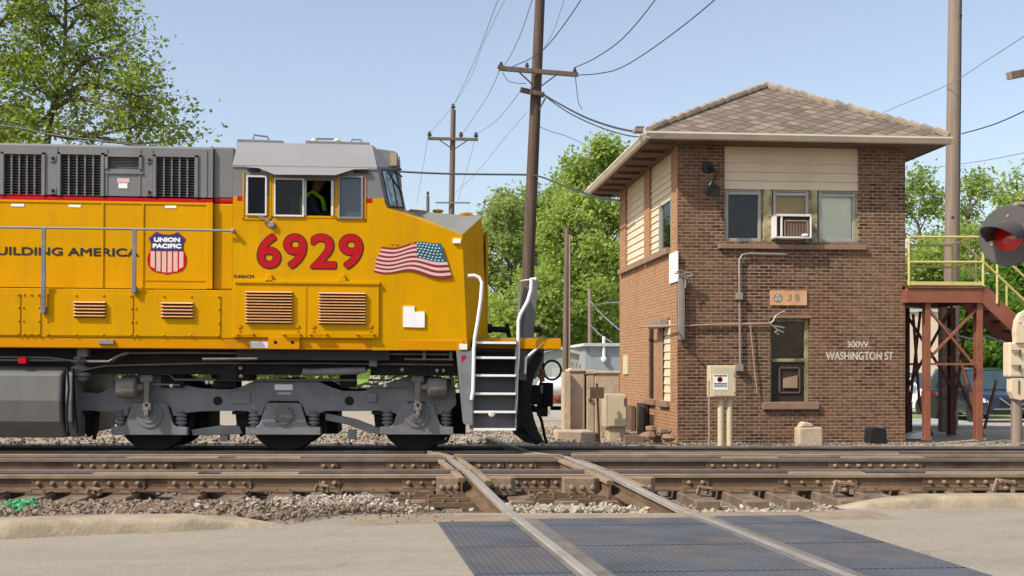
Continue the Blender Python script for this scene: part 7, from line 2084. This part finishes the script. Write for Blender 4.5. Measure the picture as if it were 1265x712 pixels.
wire('wire from the distant pole top up past the left of the main pole', [(559,133,54),(575,100,48),(591,64,42),(604,30,37),(617,-5,33)], .012, 'palewire')
wire('faint wire from the distant left arm upward', [(530,165,53.8),(554,138,50),(580,98,46),(598,52,40),(626,-5,34)], .009, 'palewire')
wire('wire from the distant right arm to the main cross arm', [(571,166,53.8),(590,138,46),(604,116,40),(617,88,30.5)], .012, 'palewire')
wire('wire from the main arm left end up out of view', [(619,84,30.4),(629,72,29),(644,40,27),(659,-5,25)], .011, 'palewire')
wire('wire from the distant arm end to the lower main arm', [(588,166,53.8),(610,152,46),(630,130,38),(643,112,30.8)], .011, 'palewire')
wire('very faint wire low behind the main pole, left side', [(561,240,54),(590,212,48),(620,175,42),(650,140,34)], .008, 'palewire')
wire('very faint wire dropping from the distant left arm', [(528,172,53.8),(523,205,56),(515,250,60)], .008, 'palewire')
wire('very faint wire dropping behind the distant pole', [(587,172,53.8),(578,205,58),(566,248,64)], .008, 'palewire')
wire('thick service cable from the main pole to the tower eave', [(670,116,30.8),(690,128,29.5),(725,146,26.5),(762,158.5,24),(797,165,21.5)], .024, 'wire')
wire('second service cable sagging just below the first to the eave', [(672,118,30.8),(700,138,29),(735,155,26),(768,166,23.5),(793,170,21.6)], .014, 'wire')
wire('loop of slack wire hanging from the right arm end', [(711,96,31.2),(713,115,31),(715,128,30.5),(719,135,30)], .011)
wire('thin wire dropping from the left arm end to the pole', [(621,90,30.4),(628,100,30.6),(640,103,30.8),(650,103,31)], .009)
wire('thin guy wire slanting right from the main pole to the trees', [(667,157,31),(682,163,32),(700,168.5,34),(722,178.5,37)], .01, 'palewire')
wire('thick dark cable from behind the cab to the main pole', [(-200,138,36),(0,155.5,34),(63,166.5,33),(152,177.5,32.5),(300,195,32),(430,206,32),(492,212,31.8),(560,215,31.5),(652,216,31)], .028)
wire('thick dark cable sagging from the main pole to the tower', [(656,216,31),(672,220,30),(700,231,28.5),(735,243,26.5),(765,248,25)], .024)
wire('thin wire passing in front of the pale pole towards the right edge', [(1085,142,30),(1110,131,29),(1172,104.5,26),(1220,74,24),(1262,47,22.5),(1320,5,20)], .009, 'palewire')
wire('dark wire from the pale pole to the right edge', [(1188,165.5,26),(1215,158,25),(1240,149,24),(1290,126,22)], .014)
wire('pale wire low over the trees at the right edge', [(1150,208,40),(1185,203,38),(1225,197,36),(1270,188,33)], .012, 'palewire')
wire('bright cable slanting down from the right towards the stairs', [(1200,325,28),(1220,308,27),(1245,291,26),(1300,262,24)], .02, 'palewire')
wire('pale cable from the small pole down to the grey shed', [(729,372,50),(745,390,47),(768,410,44)], .03, 'palewire')
wire('second pale cable from the small pole to the shed roof', [(729,402,50),(742,414,47),(756,423,44.5)], .025, 'palewire')
wire('pale cable arching from the small pole towards the tower', [(729,380,50),(745,375,46),(768,373.5,40)], .025, 'palewire')
# ------------------------------------------------------------------ trees
def leaf_mesh(name, pts, n, spread, size, mat, seed, flat=.75, clump=None):
    """pts: list of (x,y,z,weight); n leaves scattered round them, each a small folded diamond"""
    rg = np.random.default_rng(seed)
    P = np.array([p[:3] for p in pts]); wt = np.array([p[3] for p in pts])
    if clump:
        wt = wt * np.array([min(1, max(.015, .42 + 1.9 * noise.noise((p[0]/clump+seed, p[1]/clump, p[2]/clump)))) for p in pts])
    wt = wt / wt.sum()
    idx = rg.choice(len(P), n, p=wt)
    c = P[idx] + rg.normal(0, 1, (n, 3)) * np.array([spread, spread, spread*flat])
    s = size * (0.55 + 0.9 * rg.random(n))
    a = rg.normal(0, 1, (n, 3)); a[:, 2] *= .6; a /= np.linalg.norm(a, axis=1)[:, None]
    b = rg.normal(0, 1, (n, 3)); b -= a * (a*b).sum(1)[:, None]; b /= np.linalg.norm(b, axis=1)[:, None]
    nn = np.cross(a, b)
    v = np.empty((n, 4, 3))
    v[:, 0] = c - a * s[:, None]; v[:, 2] = c + a * s[:, None]
    v[:, 1] = c + b * (s*.55)[:, None] + nn * (s*.18)[:, None]; v[:, 3] = c - b * (s*.55)[:, None] + nn * (s*.18)[:, None]
    me = bpy.data.meshes.new(name)
    me.vertices.add(n*4); me.vertices.foreach_set('co', v.reshape(-1).astype(np.float32))
    me.loops.add(n*4); me.loops.foreach_set('vertex_index', np.arange(n*4, dtype=np.int32))
    me.polygons.add(n); me.polygons.foreach_set('loop_start', np.arange(0, n*4, 4, dtype=np.int32))
    me.materials.append(mat); me.update(calc_edges=True)
    return me

def branch(mb, rg, p, d, L, r, lvl, pts, droop=.0, kids=4, minr=.012):
    n = max(3, int(L / .55) + 2)
    path = [Vector(p)]; d = Vector(d).normalized()
    for i in range(n):
        d = (d + Vector((rg.gauss(0,.13), rg.gauss(0,.13), rg.gauss(0,.10) + .05 - droop))).normalized()
        path.append(path[-1] + d * (L / n))
    rad = [max(minr*.5, r * (1 - .8 * i / n)) for i in range(n + 1)]
    mb.tube(path, rad, 6 if r > .04 else 4)
    if lvl == 0 or L < .7:
        for q in path[1:]: pts.append((q.x, q.y, q.z, 1.0))
        return
    for q in path[n//2:]: pts.append((q.x, q.y, q.z, .35))
    for k in range(kids):
        t = .25 + .75 * (k + rg.random()) / kids
        i = min(n, int(t * n)); q = path[i]
        ax = Vector((rg.gauss(0,1), rg.gauss(0,1), rg.gauss(0,.6))).normalized()
        e = ((path[min(i, n)] - path[max(i-1, 0)]).normalized() + ax * .9).normalized()
        branch(mb, rg, q, e, L * rg.uniform(.38, .62), max(minr, rad[i]*.55), lvl-1, pts, droop, kids, minr)

def tree(label, M_, height, crown_w, base_h, leaves, size, mat, seed, r=.2, limbs=16, spread=.33, group=None, lvl=2, cat='tree', name='tree', top=1.0, keep=None):
    rg = random.Random(seed); t = thing(name, label, cat, M_, (0,0,0), group)
    mb = MB(); pts = []
    path = [Vector((0,0,-.3))]; n = 9
    for i in range(n): path.append(Vector((rg.gauss(0,.09)*(i+1)**.6, rg.gauss(0,.09)*(i+1)**.6, height*.93*(i+1)/n)))
    mb.tube(path, [r*(1-.88*i/n) for i in range(n+1)], 9)
    for k in range(limbs):
        f = base_h + (1-base_h) * (k+.4)/limbs
        z = height*.93*f; i = min(n-1, int(z/(height*.93)*n)); q = path[i].lerp(path[i+1], z/(height*.93)*n - i)
        w_ = math.sin(math.pi*min(1, .22+.78*(f-base_h)/(1-base_h)*.98))**.7
        an = k*2.4 + rg.uniform(-.5,.5)
        L = crown_w*.5*w_*rg.uniform(.75, 1.2) + .4
        branch(mb, rg, q, (math.cos(an), math.sin(an), .25+.75*f), L, r*.45*(1-.6*f), lvl, pts, kids=4)
    part(t, 'trunk', mb, M['bark'], smooth=False, recalc=False)
    if keep: pts = [p for p in pts if keep(p)] or pts
    me = leaf_mesh('crown', pts, int(leaves*1.7), spread*.85, size*.74, mat, seed, clump=1.7)
    o = bpy.data.objects.new('crown', me); SC.collection.objects.link(o); o.parent = t; ORG[o] = ORG[t]
    return t
def tree_at(label, px, py_top, Y, crown_px, **kw):
    p = at(px, py_top, Y); d = at(px + crown_px, py_top, Y)
    return tree(label, Matrix.Translation((p.x, Y, -.3)), p.z + .3, d.x - p.x, **kw)

G1 = 'trees behind the locomotive nose'
tree_at('tallest bright green tree, just left of the tower eave', 745, 172, 58, 118, base_h=.10, leaves=11000, size=.17, mat=M['leafbright'], seed=21, r=.24, limbs=30, spread=.42, group=G1)
tree_at('pale willowy tree nearest the yellow nose', 626, 232, 66, 112, base_h=.06, leaves=9500, size=.17, mat=M['leafpale'], seed=22, r=.2, limbs=26, spread=.42, group=G1)
tree_at('mid height pale tree right behind the leaning pole', 674, 222, 70, 118, base_h=.06, leaves=12500, size=.18, mat=M['leafmid'], seed=23, r=.22, limbs=28, spread=.46, group=G1)
tree_at('lower lush bright tree between the thin pole and the tower', 715, 256, 54, 108, base_h=.08, leaves=15000, size=.16, mat=M['leafbright'], seed=24, r=.22, limbs=28, spread=.42, group=G1)
tree_at('taller airy tree behind the others with sky showing through', 708, 205, 76, 90, base_h=.15, leaves=6000, size=.2, mat=M['leafmid'], seed=25, r=.24, limbs=26, spread=.5, group=G1)
tree_at('round bush like tree low behind the sheds', 655, 345, 52, 95, base_h=.02, leaves=9500, size=.16, mat=M['leafbright'], seed=26, r=.16, limbs=26, spread=.42, group=G1)
tree_at('tree half hidden behind the far wall of the tower', 786, 232, 64, 95, base_h=.08, leaves=9000, size=.18, mat=M['leafmid'], seed=27, r=.22, limbs=24, spread=.46, group=G1)
G2 = 'trees to the right of the tower'
tree_at('airy pale tree just right of the tower wall', 1140, 196, 62, 95, base_h=.15, leaves=3600, size=.17, mat=M['leafmid'], seed=31, r=.24, limbs=22, spread=.45, group=G2)
tree_at('thin topped tree behind the pale pole', 1196, 204, 66, 90, base_h=.12, leaves=3200, size=.17, mat=M['leafmid'], seed=32, r=.24, limbs=22, spread=.45, group=G2)
tree_at('tree with gaps behind the crossing light', 1252, 196, 60, 92, base_h=.15, leaves=3200, size=.17, mat=M['leafbright'], seed=33, r=.24, limbs=22, spread=.45, group=G2)
tree_at('dense low bush behind the dark SUV', 1206, 352, 49, 96, base_h=.02, leaves=12000, size=.15, mat=M['leafdark'], seed=34, r=.14, limbs=26, spread=.36, cat='bush', name='bush', group='bushes behind the parked cars')
tree_at('dense bush at the right edge behind the stairs', 1268, 318, 52, 100, base_h=.02, leaves=12000, size=.15, mat=M['leafdark'], seed=35, r=.14, limbs=26, spread=.38, cat='bush', name='bush', group='bushes behind the parked cars')
tree_at('bright bush seen between the platform and the cream building', 1150, 300, 60, 100, base_h=.02, leaves=10000, size=.16, mat=M['leafbright'], seed=36, r=.14, limbs=24, spread=.4, cat='bush', name='bush', group='bushes behind the parked cars')

# the big open tree behind the long hood, limbs measured from the photo
YT = 38.0
def T3(px, py, dy=0.0): return at(px, py, YT + dy)
def limb_tree(label, trunk, limbs, leaves, size, mat, seed, spread, r0, keep=None):
    rg = random.Random(seed)
    b = T3(*trunk[0]); t = thing('tree', label, 'tree', Matrix.Translation((b.x, YT, -.3)), (0,0,0), 'trees behind the long hood')
    off = Vector((b.x, YT, -.3)); mb = MB(); pts = []
    P = [T3(*q) - off for q in trunk]; P[0].z = -.2
    mb.tube(P, [r0*(1-.75*i/(len(P)-1)) for i in range(len(P))], 10)
    for pl, dy, r in limbs:
        L = [T3(a, c, dy*i/(len(pl)-1)) - off for i, (a, c) in enumerate(pl)]
        mb.tube(L, [r*(1-.8*i/(len(L)-1)) for i in range(len(L))], 7)
        for i, q in enumerate(L):
            if i: pts.append((q.x, q.y, q.z, .6))
            if i == 0: continue
            d = (q - L[i-1]).normalized()
            for k in range(4):
                ax = Vector((rg.gauss(0,1), rg.gauss(0,1), rg.gauss(0,.6)))
                branch(mb, rg, q - d*rg.random()*.7, (d + ax.normalized()*.9), rg.uniform(.8, 1.7), r*.28, 1, pts, .02, 3, .008)
    part(t, 'trunk', mb, M['bark'], recalc=False)
    # twigs bare at the outermost right side
    me = leaf_mesh('crown', pts, leaves, spread, size, mat, seed, clump=1.0)
    o = bpy.data.objects.new('crown', me); SC.collection.objects.link(o); o.parent = t; ORG[o] = ORG[t]
limb_tree('large airy spring tree behind the long hood, right of the other',
    [(56,560),(55,300),(57,185),(62,150),(70,115),(79,78),(81,30),(82,-60)],
    [([(70,118),(90,92),(106,74),(132,71),(158,76)], -1.5, .09), ([(66,135),(84,124),(108,123),(140,134),(172,124)], -2.5, .10), ([(72,122),(95,108),(120,103),(160,118),(182,146),(208,158)], 1.5, .09),
     ([(72,118),(110,108),(150,112),(175,120),(186,126)], .5, .06), ([(80,72),(72,54),(62,45),(44,38)], 1.5, .06), ([(80,35),(60,15),(45,8),(20,0)], -2, .06), ([(81,40),(100,18),(118,22),(138,30)], 2, .06), ([(82,15),(110,0),(128,3),(140,8)], -1, .05),
     ([(64,140),(50,150),(25,162),(5,172)], -2, .07), ([(60,165),(90,172),(130,165),(165,158),(190,160)], 2.5, .08), ([(62,150),(84,160),(120,170),(160,178),(190,176),(215,172)], -2, .07), ([(78,85),(100,60),(128,48),(150,44),(162,58)], .5, .06), ([(76,95),(60,80),(40,78)], 2, .05), ([(82,-20),(105,-40),(125,-30)], 1, .06), ([(81,0),(60,-30),(30,-40)], 0, .06), ([(68,122),(48,112),(40,100)], -1, .05)],
    9000, .085, M['leafolive'], 41, .24, .15)
limb_tree('second tree at the extreme left behind the hood, mostly out of frame',
    [(-60,560),(-58,300),(-52,180),(-48,80),(-40,-40)],
    [([(-50,110),(-20,60),(0,28),(22,12),(40,2)], 0, .12), ([(-52,150),(-20,130),(0,134),(30,131)], -1, .08), ([(-50,120),(-25,90),(0,80),(25,70),(45,62)], 1.5, .08), ([(-56,200),(-20,190),(0,172),(20,158),(50,150)], 1, .09), ([(-45,50),(-20,20),(10,-10),(40,-20)], -1, .07), ([(-50,100),(-90,60),(-130,30)], 0, .1), ([(-54,160),(-100,140),(-150,130)], 1, .09), ([(-54,170),(-20,100),(5,92),(30,100)], -.5, .06)],
    5000, .09, M['leafolive'], 42, .24, .24)
tree_at('low leafy tree whose top just shows over the hood at the left', 25, 168, 60, 120, base_h=.1, leaves=7000, size=.17, mat=M['leafbright'], seed=43, r=.2, limbs=22, spread=.42, group='trees behind the long hood')
tree_at('dense tree seen under the locomotive frame', 200, 300, 62, 190, base_h=.02, leaves=11000, size=.2, mat=M['leafbright'], seed=44, r=.2, limbs=26, spread=.5, group='trees behind the long hood')
tree_at('bushy tree far behind the cab, hidden by it', 430, 320, 64, 200, base_h=.02, leaves=10000, size=.2, mat=M['leafmid'], seed=45, r=.2, limbs=26, spread=.5, group='trees behind the long hood')
# a far belt of woods closing the view
rgw = np.random.default_rng(77)
pts = []
for k in range(520):
    x = rgw.uniform(-75, 95); hgt = 6.0 + 2.6*noise.noise((x*.07, 0, 3)) + 1.5*noise.noise((x*.23, 0, 8))
    z = hgt * rgw.random() ** .7
    pts.append((x, 100 + rgw.normal(0, 2.5), z - .3, 1.0))
me = leaf_mesh('woods', pts, 42000, .95, .38, M['leafmid'], 78)
o = bpy.data.objects.new('woods', me); SC.collection.objects.link(o); tag(o, 'far belt of woods closing the view behind everything', 'woods', kind='stuff')
